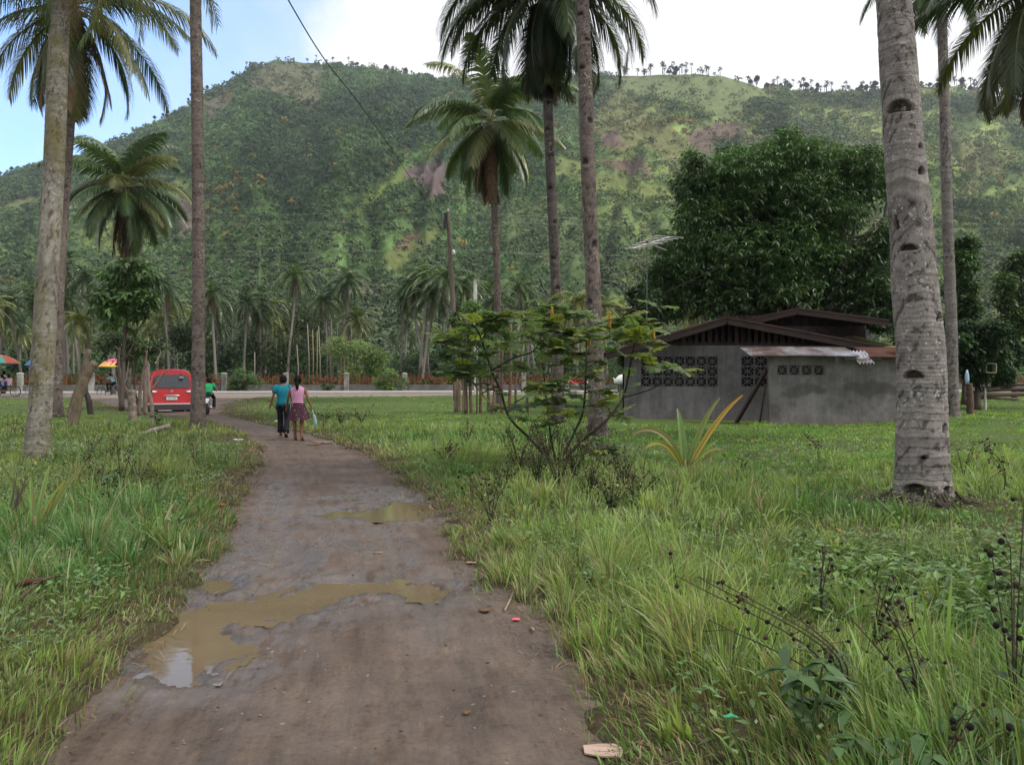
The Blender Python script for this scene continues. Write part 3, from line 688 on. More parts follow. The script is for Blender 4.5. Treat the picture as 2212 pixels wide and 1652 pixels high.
# ---------------------------------------------------------------- grass
def excluded(x, y):
    e = (x > 3.8) & (x < 15) & (y > 28.75) & (y < 40)
    return e
def blades(mb, n_, ylo, yhi, hmin, hmax, w, dens_pow=1.0, spread=1.25):
    # uniform over the wedge the camera can see, with a margin
    y = np.sqrt(rs.uniform(ylo ** 2, yhi ** 2, n_)); x = rs.uniform(-.585 * spread, .585 * spread, n_) * y + rs.uniform(-.6, .6, n_)
    m = inside(x, y)
    edge = ss(.5, -.1, m) * ss(-.9, -.2, m)
    keep = (m < rs.uniform(-.06, .24, n_) + .12 * (rs.rand(n_) < .06)) & ~excluded(x, y) & (y < roadline(x) - 3)
    cl = fbm(x * 1.1, y * 1.1, 1, 3); cl2 = fbm(x * 3.7, y * 3.7, 5, 2)
    keep &= rs.rand(n_) < .7 + .5 * ss(.35, .6, cl) * cl2
    bare = ((x - 5.9) / 1.3) ** 2 + ((y - 8.2) / 1.2) ** 2
    keep &= ~((bare < 1) & (rs.rand(n_) < .6 * (1 - bare)))
    # closely grazed lawn right of the shrub and behind the verge
    lawn = np.maximum(ss(13, 17, y) * ss(0, 2.5, x), ss(26, 30, y))
    x, y, m, cl, cl2, lawn, edge = [q[keep] for q in (x, y, m, cl, cl2, lawn, edge)]; n = len(x)
    nearm = ss(-1.1, -.1, m)
    H = rs.uniform(hmin, hmax, n) * (.5 + .95 * cl) * (1 - .50 * nearm) * (1 - .60 * lawn)
    tall = rs.rand(n) < .04; H[tall] *= 1.5
    tr = np.hypot(x - 4.9, y - 10.7); H = H * (.14 + .86 * ss(.45, 1.7, tr))
    tr = np.hypot(x - 5.4, y - 8.3); H = H * (.4 + .6 * ss(.6, 1.8, tr))
    H = H * (.55 + .75 * ss(.3, .65, fbm(x * .5, y * .5, 6, 2)))
    cs = .17 * (1 + .035 * y); ix = np.floor(x / cs).astype(int); iy = np.floor(y / cs).astype(int)
    r1 = _lat[5][ix % 128, iy % 128]; r2 = _lat[6][ix % 128, iy % 128]; r3 = _lat[7][ix % 128, iy % 128]; r4 = _lat[8][ix % 128, iy % 128]
    tcx = (ix + .15 + .7 * r1) * cs; tcy = (iy + .15 + .7 * r2) * cs; ox = x - tcx; oy = y - tcy; tuft = r4 > .45
    x = np.where(tuft, tcx + ox * .7, x); y = np.where(tuft, tcy + oy * .7, y); H = H * np.where(tuft, .6 + .8 * r3, .8)
    z = ground_h(x, y) - .015
    ph = rs.uniform(0, 2 * PI, n) + 0.0; lean = rs.uniform(.15, 1.0, n) ** 1.2
    clump = fbm(x * .7, y * .7, 9, 2) * 4 * PI
    dx = np.cos(ph) * .6 + np.cos(clump) * .6; dy = np.sin(ph) * .6 + np.sin(clump) * .6
    dx = np.where(tuft, dx * .45 + ox / cs * 2.4, dx); dy = np.where(tuft, dy * .45 + oy / cs * 2.4, dy)
    # edge blades bow over the track
    side = np.where(x > (pL(y) + pR(y)) / 2, -1., 1.); dx = dx + side * nearm * .9
    L_ = np.hypot(dx, dy) + 1e-6; dx /= L_; dy /= L_
    W = w * rs.uniform(.5, 1.25, n) * (1 + .4 * tall) * (1 + .7 * (r1 > .8))
    wa = rs.uniform(0, PI, n); wx, wy = np.cos(wa), np.sin(wa)
    rings = []
    for k, (f, ww) in enumerate(((0, .8), (.38, 1.), (.74, .7), (1., .06))):
        r_ = lean * f ** 1.7 * .85
        hz = H * (f - .30 * lean ** 1.5 * f ** 2.2)
        px = x + dx * r_ * H; py = y + dy * r_ * H; pz = z + hz
        hw = W * ww / 2
        rings += [np.c_[px - wx * hw, py - wy * hw, pz], np.c_[px + wx * hw, py + wy * hw, pz]]
    V = np.stack(rings, 1).reshape(-1, 3); q = grid_faces(4, 2); F = (np.arange(n)[:, None, None] * 8 + q[None]).reshape(-1, 4)
    big = fbm(x * .35, y * .35, 2, 3)[:, None]
    g1 = np.array([.115, .185, .048]); g2 = np.array([.175, .240, .080]); g3 = np.array([.080, .165, .055])
    c = g1 + (g2 - g1) * ss(.35, .68, big) + (g3 - g1) * ss(.5, .3, big) * .8
    c = c + lawn[:, None] * np.array([.006, .045, -.012])
    # left bank far: tired olive
    ol = (ss(-2, -6, x) * ss(9, 14, y))[:, None]; c = c * (1 - .45 * ol) + np.array([.13, .14, .055]) * .45 * ol
    c = c * 1.12 * rs.uniform(.5, 1.5, (n, 1)) * (.72 + .56 * r2)[:, None]; c = c + ((r3 > .86) & tuft)[:, None] * np.array([.05, .025, .01])
    pale = rs.rand(n) < .07; c[pale] = np.array([.26, .30, .16]) * rs.uniform(.7, 1.2, (pale.sum(), 1))
    dry = (rs.rand(n) < .045 + .22 * nearm ** 2 + .12 * ss(.55, .7, cl2)); c[dry] = np.array([.30, .24, .13]) * rs.uniform(.5, 1.15, (dry.sum(), 1))
    C8 = np.repeat(c[:, None, :], 8, 1) * np.array([.75, .75, .95, .95, 1.08, 1.08, 1.15, 1.15])[None, :, None]  # bases darkened and tips lightened: occlusion between blades painted into the colour
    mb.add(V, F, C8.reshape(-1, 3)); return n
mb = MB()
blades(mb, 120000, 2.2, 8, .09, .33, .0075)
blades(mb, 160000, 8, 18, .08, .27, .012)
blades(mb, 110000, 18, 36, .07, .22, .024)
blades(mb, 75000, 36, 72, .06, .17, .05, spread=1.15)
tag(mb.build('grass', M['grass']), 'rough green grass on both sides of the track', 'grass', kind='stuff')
# broad-leaved ground cover
def leaves_stuff():
    n = 90000
    y = np.concatenate([np.sqrt(rs.uniform(2.4 ** 2, 19 ** 2, n - 30000)), np.sqrt(rs.uniform(2.4 ** 2, 8 ** 2, 30000))]); x = rs.uniform(-.7, .7, n) * y
    m = inside(x, y); k = fbm(x * .9 + 3, y * .9, 8, 2)
    right = ss(1.2, 2.6, x) * ss(9, 6, y); left = ss(-2.5, -4, x) * ss(6, 9, y)
    keep = (m < -.25) & (rs.rand(n) < .12 + ss(.42, .62, k) * .4 + .9 * right * ss(.3, .5, k) + .5 * left)
    rk = right[keep]; x, y = x[keep], y[keep]; n = len(x)
    z = ground_h(x, y) + rs.uniform(.02, .24, n) ** 1.0 * (.4 + .8 * fbm(x, y, 3))
    az = rs.uniform(0, 2 * PI, n); t = rs.uniform(-.5, .5, n); s = rs.uniform(.010, .034, n) * (1 + .03 * y) * (1 + .6 * rk)
    d = np.stack([np.cos(az) * np.cos(t), np.sin(az) * np.cos(t), np.sin(t)], 1); sd = np.stack([-np.sin(az), np.cos(az), rs.uniform(-.3, .3, n)], 1)
    b = np.c_[x, y, z]; S = s[:, None]
    dr = np.array([0, 0, -.25])
    V = np.stack([b, b + d * S * .8 + sd * S * .42, b + d * S * 1.9 + dr * S, b + d * S * .8 - sd * S * .42], 1).reshape(-1, 3)
    c = np.array([.105, .175, .055]) * rs.uniform(.5, 1.6, (n, 1)); c[rs.rand(n) < .04] = (.22, .18, .05)
    mb = MB(); mb.add(V, np.arange(4 * n).reshape(-1, 4), np.repeat(c, 4, axis=0))
    tag(mb.build('ground_cover', M['leaf']), 'low broad-leaved weeds creeping among the grass', 'weeds', kind='stuff')
leaves_stuff()
def dry_thatch():
    n = 9000
    y = np.sqrt(rs.uniform(2.6 ** 2, 20 ** 2, n)); sgn = rs.choice([-1, 1], n); off = rs.normal(-.02, .17, n)
    x = np.where(sgn > 0, pR(y) + off, pL(y) - off)
    keep = (off > -.35); x, y = x[keep], y[keep]; n = len(x)
    z = np.maximum(ground_h(x, y), g0(x, y) - .05) + .015; az = rs.uniform(0, 2 * PI, n); L = rs.uniform(.04, .17, n); w = rs.uniform(.0012, .003, n) * (1 + .05 * y)
    p = np.c_[x, y, z]; d = np.stack([np.cos(az), np.sin(az), rs.uniform(-.05, .35, n)], 1) * L[:, None]; s = np.stack([-np.sin(az), np.cos(az), 0 * az], 1) * w[:, None]
    V = np.stack([p - s, p + s, p + d * .6 + s + (0, 0, .015), p + d * .6 - s + (0, 0, .015), p + d, p + d], 1)
    F = (np.arange(n)[:, None, None] * 6 + np.array([[0, 1, 2, 3], [3, 2, 4, 5]])[None]).reshape(-1, 4)
    c = np.array([.18, .13, .08]) * rs.uniform(.3, 1.2, (n, 1))
    mb = MB(); mb.add(V.reshape(-1, 3), F, np.repeat(c, 6, axis=0))
    tag(mb.build('dry_straw', M['dead']), 'dry roots and straw matted along the track edges', 'straw', kind='stuff')
dry_thatch()

# ---------------------------------------------------------------- broad-leaved trees
def leafcloud(mb, centres, radii, n, size, col, r, asp=.4, rosette=6, shell=.45, flat=.85, hang=.35, up=.3):
    """rosettes of leaves spread through ellipsoid clumps"""
    centres = np.asarray(centres, float); radii = np.asarray(radii, float); w = radii ** 2; w /= w.sum()
    nr = max(1, n // rosette)
    k = r.choice(len(centres), nr, p=w)
    u = r.normal(size=(nr, 3)); u[:, 2] += up; u /= np.linalg.norm(u, axis=1)[:, None]
    q = r.rand(nr) ** shell
    P = centres[k] + u * (radii[k] * q)[:, None] * np.array([1, 1, flat])
    tint = (.55 + .85 * _lat[1][k % 128, 3]) * (.8 + .4 * r.rand(nr))
    az = r.uniform(0, 2 * PI, (nr, 1)) + np.arange(rosette) * 2 * PI / rosette + r.normal(0, .25, (nr, rosette))
    el = r.uniform(-.9, .6, (nr, rosette)) - hang * .5
    d = np.stack([np.cos(az) * np.cos(el), np.sin(az) * np.cos(el), np.sin(el)], -1) + u[:, None, :] * .35
    d /= np.linalg.norm(d, axis=2)[..., None]
    s = np.cross(d, np.array([0, 0, 1.]) + r.normal(0, .35, d.shape)); s /= np.linalg.norm(s, axis=2)[..., None] + 1e-9
    L = size * r.uniform(.7, 1.25, (nr, rosette, 1)); b = P[:, None, :] + d * L * .15
    dr = np.array([0, 0, -1.]) * L * hang * .5
    V = np.stack([b, b + d * L * .5 + s * L * asp * .5 + dr * .25, b + d * L + dr, b + d * L * .5 - s * L * asp * .5 + dr * .25], 2).reshape(-1, 3)
    c = np.asarray(col)[None, None, :] * tint[:, None, None] * r.uniform(.7, 1.35, (nr, rosette, 1))
    mb.add(V, np.arange(len(V)).reshape(-1, 4), np.repeat(c.reshape(-1, 3), 4, axis=0))
def leaf_tree(name, label, cat, base, trunk, clumps, n, size, col, seed, bark=(.09, .075, .06), rad=.15, group=None, limbs=True, twigr=.035, **kw):
    r = np.random.RandomState(seed); base = np.array(base, float)
    t = thing(name, base, label, cat, group)
    mb = MB(); P = spline(trunk, 14); mb.tube(P, np.linspace(rad, rad * .5, 14) * (1 + .5 * np.exp(-np.arange(14) / 1.5)), 12, bark)
    if limbs:
        for c, q in clumps:
            c = np.array(c, float); a = P[r.randint(5, 14)]; mid = (a + c) / 2 + r.normal(0, .12, 3) * np.linalg.norm(c - a) + (0, 0, .08)
            mb.tube(spline([a, mid, c], 7), np.linspace(rad * .38, twigr * .5, 7), 6, bark)
    mb.build('trunk', M['twig'], t, org=base, smooth=True)
    mb = MB(); leafcloud(mb, [c for c, q in clumps], [q for c, q in clumps], n, size, col, r, **kw)
    mb.build('crown', M['leaf'], t, org=base)
    return t
def gz(x, y): return float(ground_h(np.array([float(x)]), np.array([float(y)]))[0])
def gp(X, Y, z=0.):
    d = gd(Y, z); x = (X - CX) / FX * d
    return np.array([x, d, gz(x, d)])
# big dark tree behind the house: outline clumps from the photograph
def mango():
    d0 = 43.; r = np.random.RandomState(4); cl = []
    spots = [(1500, 400, 62), (1425, 600, 40), (1415, 645, 36), (1560, 372, 55), (1640, 350, 58), (1700, 330, 55), (1760, 345, 50), (1820, 355, 48), (1880, 355, 45), (1905, 395, 40), (1850, 400, 60), (1520, 470, 65), (1600, 440, 70), (1680, 420, 75), (1760, 430, 70), (1820, 470, 55), (1470, 540, 60), (1540, 560, 75), (1630, 540, 80), (1720, 520, 80), (1790, 540, 60), (1450, 610, 55), (1520, 640, 65), (1600, 640, 75), (1700, 620, 75), (1790, 620, 65), (1850, 590, 55), (1900, 540, 50), (1930, 500, 40), (1900, 620, 60), (1950, 600, 50), (1440, 660, 40), (1880, 670, 50), (1930, 680, 50), (1495, 345, 28), (1580, 335, 30), (1700, 295, 22)]
    for X, Y, q in spots:
        for k in range(3):
            dd = d0 + (k - 1) * 2.1 + r.uniform(-.8, .8)
            cl.append((pt(X + r.uniform(-12, 12), Y + r.uniform(-8, 8), dd), q / FX * d0 * r.uniform(.8, 1.1)))
    b = pt(1720, 850, d0); b[2] = gz(b[0], b[1])
    leaf_tree('mango_tree', 'huge dark leafy tree towering behind the grey house', 'tree', b, [b, pt(1715, 760, d0), pt(1725, 650, d0), pt(1720, 560, d0)], cl, 135000, .25, (.068, .13, .042), 4, rad=.45, asp=.30, rosette=7, shell=.55, hang=.45, bark=(.05, .042, .036), twigr=.02)
mango()
# broad-leaved sapling on the left with layered umbrella crown
b = gp(262, 888)
d = b[1]
cl = [(pt(X, Y, d + o), q / FX * d) for X, Y, q, o in [(275, 575, 42, 0), (240, 590, 26, .3), (315, 590, 28, -.3), (330, 612, 20, 0), (270, 612, 45, .5), (240, 640, 40, 0), (300, 640, 40, -.4), (215, 640, 24, .3), (325, 655, 20, 0), (262, 668, 48, .2), (220, 668, 22, 0), (300, 680, 26, 0), (240, 700, 24, .2), (285, 705, 20, 0)]]
leaf_tree('broadleaf_tree', 'slender tree with layered umbrella crown of broad leaves on the left', 'tree', b, [b, pt(266, 800, d), pt(270, 700, d), pt(273, 590, d)], cl, 2700, .30, (.085, .155, .048), 9, rad=.09, asp=.5, rosette=7, shell=.3, flat=.4, hang=.6, twigr=.02)
b = gp(300, 884)
cl = [(pt(X, Y, b[1] + o), q / FX * b[1]) for X, Y, q, o in [(255, 735, 30, 0), (290, 745, 34, .4), (320, 760, 26, 0), (225, 750, 24, 0), (275, 775, 26, .3), (345, 745, 22, .2)]]
leaf_tree('young_tree', 'thin forked tree with sparse light green leaves right below the umbrella crown', 'tree', b, [b, pt(290, 830, b[1]), pt(293, 770, b[1]), pt(288, 735, b[1])], cl, 1900, .22, (.055, .10, .028), 10, rad=.06, rosette=5, shell=.5, twigr=.02)
# shrubs / trees on the right behind the slim palm
RT = [
 ('papaya_tree', 'tall narrow tree with a rounded tuft beside the slim palm', (2082, 862), 46, [(2085, 530, 26), (2080, 570, 34), (2075, 620, 36), (2085, 665, 34), (2070, 700, 34)], 7000, .24, (.040, .085, .022)),
 ('broadleaf_tree', 'yellow-green tree at the right edge above the wood pile', (2190, 845), 50, [(2195, 580, 34), (2170, 610, 26), (2205, 640, 40), (2165, 650, 26), (2215, 560, 30), (2225, 690, 40), (2180, 700, 40)], 8000, .24, (.052, .095, .024)),
 ('broadleaf_tree', 'dense dark bushy tree between the slim palm and the right edge', (2110, 850), 41, [(2085, 720, 38), (2120, 730, 42), (2150, 720, 36), (2095, 770, 44), (2140, 775, 46), (2180, 760, 40), (2060, 780, 34), (2110, 810, 30), (2165, 812, 26), (2075, 740, 26)], 22000, .19, (.027, .060, .019)),
 ('broadleaf_tree', 'bushy tree filling the gap between the house roof and massive trunk', (1955, 860), 39, [(1930, 660, 34), (1955, 690, 36), (1900, 690, 30), (1970, 730, 34), (1940, 640, 26), (1960, 770, 30)], 12000, .2, (.036, .072, .024)),
 ('broadleaf_tree', 'low bushy tree behind the left eave of the house', (1400, 862), 44, [(1380, 640, 26), (1400, 680, 36), (1370, 690, 28), (1425, 660, 30), (1350, 720, 26), (1400, 730, 30), (1355, 770, 22)], 9000, .2, (.040, .080, .024)),
]
for nm, lab, (bx, by), dd, cs, n, sz, col in RT:
    b = pt(bx, by, dd); b[2] = gz(b[0], b[1])
    leaf_tree(nm, lab, 'tree', b, [b, pt(bx, 780, dd), pt(bx - 4, 700, dd)], [(pt(X, Y, dd + R.uniform(-1.2, 1.2)), q / FX * dd) for X, Y, q in cs], n, sz, col, int(bx), rad=.12, asp=.42, rosette=6, shell=.4, hang=.4)
# small leafy tree above the live fence, centre
b = gp(1003, 893); d = b[1]
cl = [(pt(X, Y, d + R.uniform(-.6, .6)), q / FX * d) for X, Y, q in [(985, 690, 22), (1020, 668, 24), (1050, 690, 26), (1075, 700, 22), (1000, 720, 28), (1035, 725, 26), (970, 740, 22), (960, 765, 20), (1005, 760, 26), (1060, 745, 24), (1030, 790, 24), (985, 790, 20), (1090, 725, 18), (1010, 820, 16)]]
leaf_tree('broadleaf_tree', 'small dark tree sprouting above the live stake fence left of the flowering shrub', 'tree', b, [b, pt(1004, 830, d), pt(1008, 760, d), pt(1015, 700, d)], cl, 9500, .14, (.11, .195, .055), 31, rad=.06, rosette=5, shell=.55, asp=.45, twigr=.02)

# ---------------------------------------------------------------- coconut grove behind the road
def far_palm_mesh(seed, H, L, col, lean):
    r = np.random.RandomState(seed)
    mb1 = MB(); P = spline([(0, 0, 0), (lean * .3, 0, H * .35), (lean * .8, 0, H * .7), (lean, 0, H)], 9)
    mb1.tube(P, np.linspace(.19, .12, 9), 6, np.array((.24, .215, .19)) * r.uniform(.6, 1.15), caps=False)
    mb2 = MB()
    for i in range(24):
        f = i / 23.
        frond(mb2, P[-1], i * 2.4 + seed, 1.3 - 2.1 * f ** .9 + r.normal(0, .1), L * r.uniform(.8, 1.1), 1.35 * (1.3 - .6 * f), 13, .9, .20, np.array(col) * r.uniform(.7, 1.2), np.array(col) * 1.5, .6 + .6 * f, r, rr=.04, nseg=2, start=.1)
    for i in range(4):
        frond(mb2, P[-1], i * 1.7 + seed, -1.15, L * .7, .4, 9, .7, .2, (.12, .08, .04), (.12, .09, .05), 1.4, r, rr=.03, nseg=2)
    return mb1, mb2
variants = []
for i, (H, L, col, lean) in enumerate([(11, 3.6, (.058, .088, .036), .8), (13, 3.7, (.075, .11, .038), -1), (9.5, 3.5, (.15, .165, .05), .4), (12, 3.8, (.062, .096, .038), 1.5), (14.5, 3.5, (.055, .085, .04), -.5), (10.5, 3.7, (.11, .135, .042), -1.4)]):
    m1, m2 = far_palm_mesh(100 + i, H, L, col, lean)
    variants.append((m1, m2, H))
protos = []
GROVE = 'coconut palms in the grove behind the road'
gl = ['tall coconut palm standing in the grove beyond the road', 'green coconut palm with a slightly leaning trunk in the grove', 'yellowing short coconut palm in the grove beyond the road', 'coconut palm with a strongly leaning trunk in the grove', 'tallest thin coconut palm rising out of the grove', 'yellow-green coconut palm in the grove beyond the road']
spots = []
for (X, Y, v) in [(378, 668, 2), (640, 675, 1), (565, 680, 2), (700, 690, 0), (735, 690, 3), (770, 700, 5), (920, 690, 0), (955, 675, 4), (20, 690, 0), (60, 730, 2), (180, 700, 0), (520, 720, 0), (480, 690, 1), (455, 700, 2), (600, 700, 5), (860, 680, 1), (890, 700, 0), (660, 700, 2), (1120, 660, 0), (1385, 620, 5), (1180, 690, 1), (160, 770, 2), (335, 740, 0), (1085, 690, 3), (790, 690, 0)]:
    H = variants[v][2]; d = (H - EYE) * FX / (HY - Y) if Y < HY else 100
    spots.append(((X - CX) / FX * min(d, 170), min(d, 170), v))
for i in range(262):
    d = 92 + 210 * R.random() ** 1.5; X = R.uniform(-150, 1250) if R.random() < .62 else R.uniform(-250, 2450)
    if d < 110 and 1430 < X: d += 30
    spots.append(((X - CX) / FX * d, d, R.randrange(6)))
cache = {}
for i, (x, y, v) in enumerate(spots):
    if y < float(roadline(x)) + 19: y = float(roadline(x)) + 19 + R.uniform(0, 8)
    s = R.uniform(.72, .98); rz = R.uniform(0, 6.28)
    if v not in cache:
        t = thing('coconut_palm', (0, 0, 0), gl[v], 'palm tree', GROVE)
        variants[v][0].build('trunk', M['twig'], t, smooth=True); variants[v][1].build('crown', M['palmleaf'], t)
        cache[v] = t
    else: t = copy_tree(cache[v])
    t.location = (x, y, .2); t.rotation_euler = (R.uniform(-.04, .04), R.uniform(-.04, .04), rz); t.scale = (s, s, s)
# dark understorey
n = 2300
y = np.concatenate([rs.uniform(104, 345, n), rs.uniform(94, 112, 420)]); X = rs.uniform(-500, 2700, n + 420); x = (X - CX) / FX * y
keep = y > roadline(x) + 24; x, y = x[keep], y[keep]
r_ = rs.uniform(1.2, 2.9, len(x)) * np.clip((y - 60) / 100, .42, 1.5)
crowns('understorey', np.c_[x, y, np.full(len(x), .3) + rs.uniform(-.3, 2.4, len(x)) * (y > 120)], r_, np.array([.045, .085, .032]) * rs.uniform(.4, 1.7, (len(x), 1)), 150, 'dark tangled undergrowth beneath the coconut grove', 'undergrowth', 3, szf=.42)
# ridge palms: silhouettes on the skyline
def ridge_mesh(seed, H):
    mb = MB(); r = np.random.RandomState(seed); mb.tube([(0, 0, -2), (.3, 0, H * .5), (.2, 0, H)], (.35, .28, .22), 4, (.05, .05, .045), caps=False)
    for i in range(12):
        a = i * 2.4; e = r.uniform(-.2, 1.1); p = np.array([.2, 0, H]); w = np.array([-math.sin(a), math.cos(a), 0]) * .55; V = []
        for j, ww in enumerate((.3, 1, .8, .1)):
            V += [p - w * ww - (0, 0, .3 * ww), p + w * ww - (0, 0, .3 * ww)]; ee = e - j * .8; p = p + np.array([math.cos(ee) * math.cos(a), math.cos(ee) * math.sin(a), math.sin(ee)]) * 1.25
        mb.add(V, grid_faces(4, 2), (.030, .048, .024))
    return mb
rp = [ridge_mesh(200 + i, h).build('ridge_palm', M['forest']) for i, h in enumerate((5.5, 7.5, 9))]
rt = []
for i in range(2):
    mb = MB(); r = np.random.RandomState(60 + i); mb.tube([(0, 0, -2), (0, 0, 4)], (.4, .25), 4, (.05, .05, .045), caps=False)
    leafcloud(mb, [(0, 0, 4.5), (1.6, 0, 3.5), (-1.5, .5, 3.8), (.4, 0, 6)], [2.2, 1.7, 1.7, 1.4], 900, 1.1, (.028, .046, .022), r, asp=.6, rosette=5, shell=.5)
    rt.append(mb.build('ridge_tree', M['forest']))
RX = [540, 665, 690, 706, 725, 757, 851, 871] + [R.uniform(1345, 1425) for _ in range(12)] + [R.uniform(1425, 1470) for _ in range(12)] + [R.uniform(1470, 1560) for _ in range(13)] + [R.uniform(1610, 1700) for _ in range(8)] + [R.uniform(1690, 1900) for _ in range(28)] + [R.uniform(2040, 2215) for _ in range(24)]
TX = [480, 512, 750, 775] + [R.uniform(800, 970) for _ in range(14)] + [R.uniform(1430, 1480) for _ in range(4)] + [R.uniform(1615, 1700) for _ in range(18)] + [R.uniform(1720, 1900) for _ in range(16)] + [R.uniform(1950, 2130) for _ in range(20)] + [R.uniform(330, 470) for _ in range(7)] + [R.uniform(0, 90) for _ in range(8)]
def ridge_place(src, Xs_, lab, cat, grp, smin, smax):
    used = set()
    for X in Xs_:
        k = R.randrange(len(src)); x, d, z = hill(np.array([X]), np.array([.997]))
        o = src[k] if k not in used else src[k].copy()
        if k in used: COL.objects.link(o)
        used.add(k)
        s = R.uniform(smin, smax) * (.72 if X < 1000 else 1.0); o.location = (x[0], d[0] + R.uniform(-25, 8), z[0] - .5 - R.uniform(0, 3)); o.scale = (s, s, s); o.rotation_euler = (0, 0, R.uniform(0, 6))
        tag(o, lab, cat, grp)
ridge_place(rp, RX, 'tiny coconut palm silhouetted on the hill skyline', 'palm tree', 'palms on the ridge', 1.1, 1.8)
ridge_place(rt, TX, 'small bushy tree silhouetted on the hill skyline', 'tree', 'trees on the ridge', .8, 1.6)

# bushes and trees right behind / in front of the wall
def bush(lab, X, Y, d, w, h, n, col, seed, nm='bush', cat='bush', sz=.16, **kw):
    b = pt(X, Y, d); b[2] = .3; r = np.random.RandomState(seed)
    cl = [((b[0] + r.uniform(-w / 2, w / 2) * .7, b[1] + r.uniform(-.5, .5), b[2] + r.uniform(.15, .8) * h), min(w, h) * r.uniform(.22, .38)) for _ in range(9)]
    return leaf_tree(nm, lab, cat, b, [b, b + (0, 0, h * .3), b + (.05, 0, h * .6)], cl, n, sz, col, seed, rad=.05, rosette=5, shell=.5, twigr=.015, **kw)
bush('rounded green bush in front of the wall left of the walkers', 530, 845, 72, 3.6, 1.9, 3800, (.085, .15, .045), 41)
bush('dark green bush beside the wall behind the left walker', 517, 843, 73.5, 1.6, 2.2, 2400, (.03, .065, .02), 42)
bush('bright green bush growing in front of the wall right of the walkers', 845, 840, 74, 3.4, 1.8, 3400, (.12, .20, .055), 43)
bush('small weed clump at the foot of the wall beside the walkers', 708, 845, 74, 1.4, .8, 700, (.06, .11, .03), 44)
bush('yellow-green feathery bamboo-like clump behind the red fence', 765, 800, 90, 6.2, 5.6, 13000, (.22, .31, .10), 45, 'feathery_tree', 'tree', sz=.2)
bush('pale green spreading shrub behind the fence right of the feathery clump', 885, 815, 96, 6.0, 4.0, 6000, (.10, .125, .05), 46)
bush('orange-tinged leafy tree behind the fence left of the walkers', 590, 800, 98, 8, 7.2, 10000, (.06, .095, .032), 47, 'shade_tree', 'tree', sz=.25)
bush('dark spreading tree behind the fence, right of the red van', 490, 800, 104, 8, 7.5, 9000, (.028, .058, .022), 48, 'shade_tree', 'tree', sz=.25)
bush('flat-topped dark green tree behind the van roof', 395, 790, 96, 8, 7.5, 10000, (.035, .07, .024), 49, 'shade_tree', 'tree', sz=.25)
bush('broad dull green tree rising behind the two walkers', 680, 760, 112, 12, 11, 14000, (.06, .09, .035), 50, 'shade_tree', 'tree', sz=.28)
bush('green bush behind the leaning stumps on the far left', 190, 820, 84, 5, 2.4, 4600, (.06, .11, .032), 51)
bush('light green shrub behind the fence near the wooden pole', 985, 820, 92, 4.5, 2.6, 4600, (.12, .19, .06), 52)
bush('dark bushy tree in the grove left of the wooden pole', 910, 800, 110, 6, 5, 6000, (.03, .06, .022), 53, 'shade_tree', 'tree', sz=.25)
bush('leafy bush behind the brown trunk at the house corner', 1240, 830, 84, 6, 3.4, 6000, (.05, .09, .03), 54)
bush('brownish shrub behind the small fence tree', 1120, 830, 82, 5, 3.0, 4600, (.085, .085, .04), 55)
bush('green shrub between the house corner and the brown trunk', 1335, 820, 70, 3.6, 3.0, 4600, (.04, .085, .024), 56)
# brown scrub on the fence
n = 560; x = rs.uniform(-75, 45, n); y = roadline(x) + rs.uniform(13.2, 14.6, n)
crowns('fence_scrub', np.c_[x, y, np.full(n, .3)], rs.uniform(.35, .85, n), np.array([.12, .075, .035]) * rs.uniform(.6, 1.3, (n, 1)) + (rs.rand(n, 1) < .35) * np.array([-.05, .02, -.01]), 110, 'dry brown scrub tangled along the stake fence', 'scrub', 8, szf=.55)
# slender pale young trunks
for k, (X, Yt, Yb, dd, yel) in enumerate([(668, 700, 800, 96, 0), (676, 712, 802, 96, 1), (683, 715, 802, 96, 1), (692, 705, 802, 96, 0), (706, 690, 800, 98, 0), (713, 685, 800, 98, 0), (720, 690, 800, 98, 1), (729, 700, 800, 98, 0), (742, 706, 800, 97, 1), (750, 710, 800, 97, 1), (760, 712, 800, 97, 0), (548, 760, 800, 95, 0), (645, 745, 800, 94, 0)]):
    a = pt(X - 4 + (k % 3) * 3, Yt, dd); b = pt(X, Yb, dd); b[2] = .2
    mb = MB(); mb.tube([b, (a + b) / 2 + (.05, 0, 0), a], (.075, .06, .045), 7, (.24, .20, .09) if yel else (.24, .225, .19))
    tag(mb.build('slender_trunk', M['twig'], smooth=True), 'thin yellowish bare trunk in the cluster behind the walkers' if yel else 'thin pale grey bare trunk in the cluster behind the walkers', 'tree', 'slender bare trunks behind the fence' + (' yellow' if yel else ' grey'))

# ---------------------------------------------------------------- wall and stake fence
org = (0., float(roadline(0)) + 12, .25)
t = thing('roadside_wall', org, 'low grey block wall with square concrete posts across the road', 'wall')
mb = MB(); xs_ = np.arange(-78, 52, 2.)
for a, b in zip(xs_[:-1], xs_[1:]):
    mb.beam((a, roadline(a) + 12, .52), (b, roadline(b) + 12, .52), .15, .62 + .06 * R.random(), (.15, .142, .135))
M['wall'] = plain('block_wall', use_attr=True, rough=.95, vary=.35, scale=1.6, bmp=.5, dirt=(.10, .095, .085))
mb.build('wall_course', M['wall'], t, org=org)
px = [(X - CX) / FX * 82 for X in (144, 648, 768, 885, 1010, 1130, 408, 528, 276, 20, -100)]
for x in px:
    y = float(roadline(x)) + 11.93; mb = MB(); mb.loft([(x, y, .2, .21, .21), (x, y, 1.68, .205, .205), (x, y, 1.70, .23, .23), (x, y, 1.80, .23, .23), (x, y, 1.86, .10, .10)], 4 * 5, (.30, .29, .27), power=9)
    mb.build('post', M['wall'], t, org=org)
t = thing('stake_fence', (0, org[1] + 1, .25), 'rusty red-brown fence of thin stakes behind the low wall', 'fence')
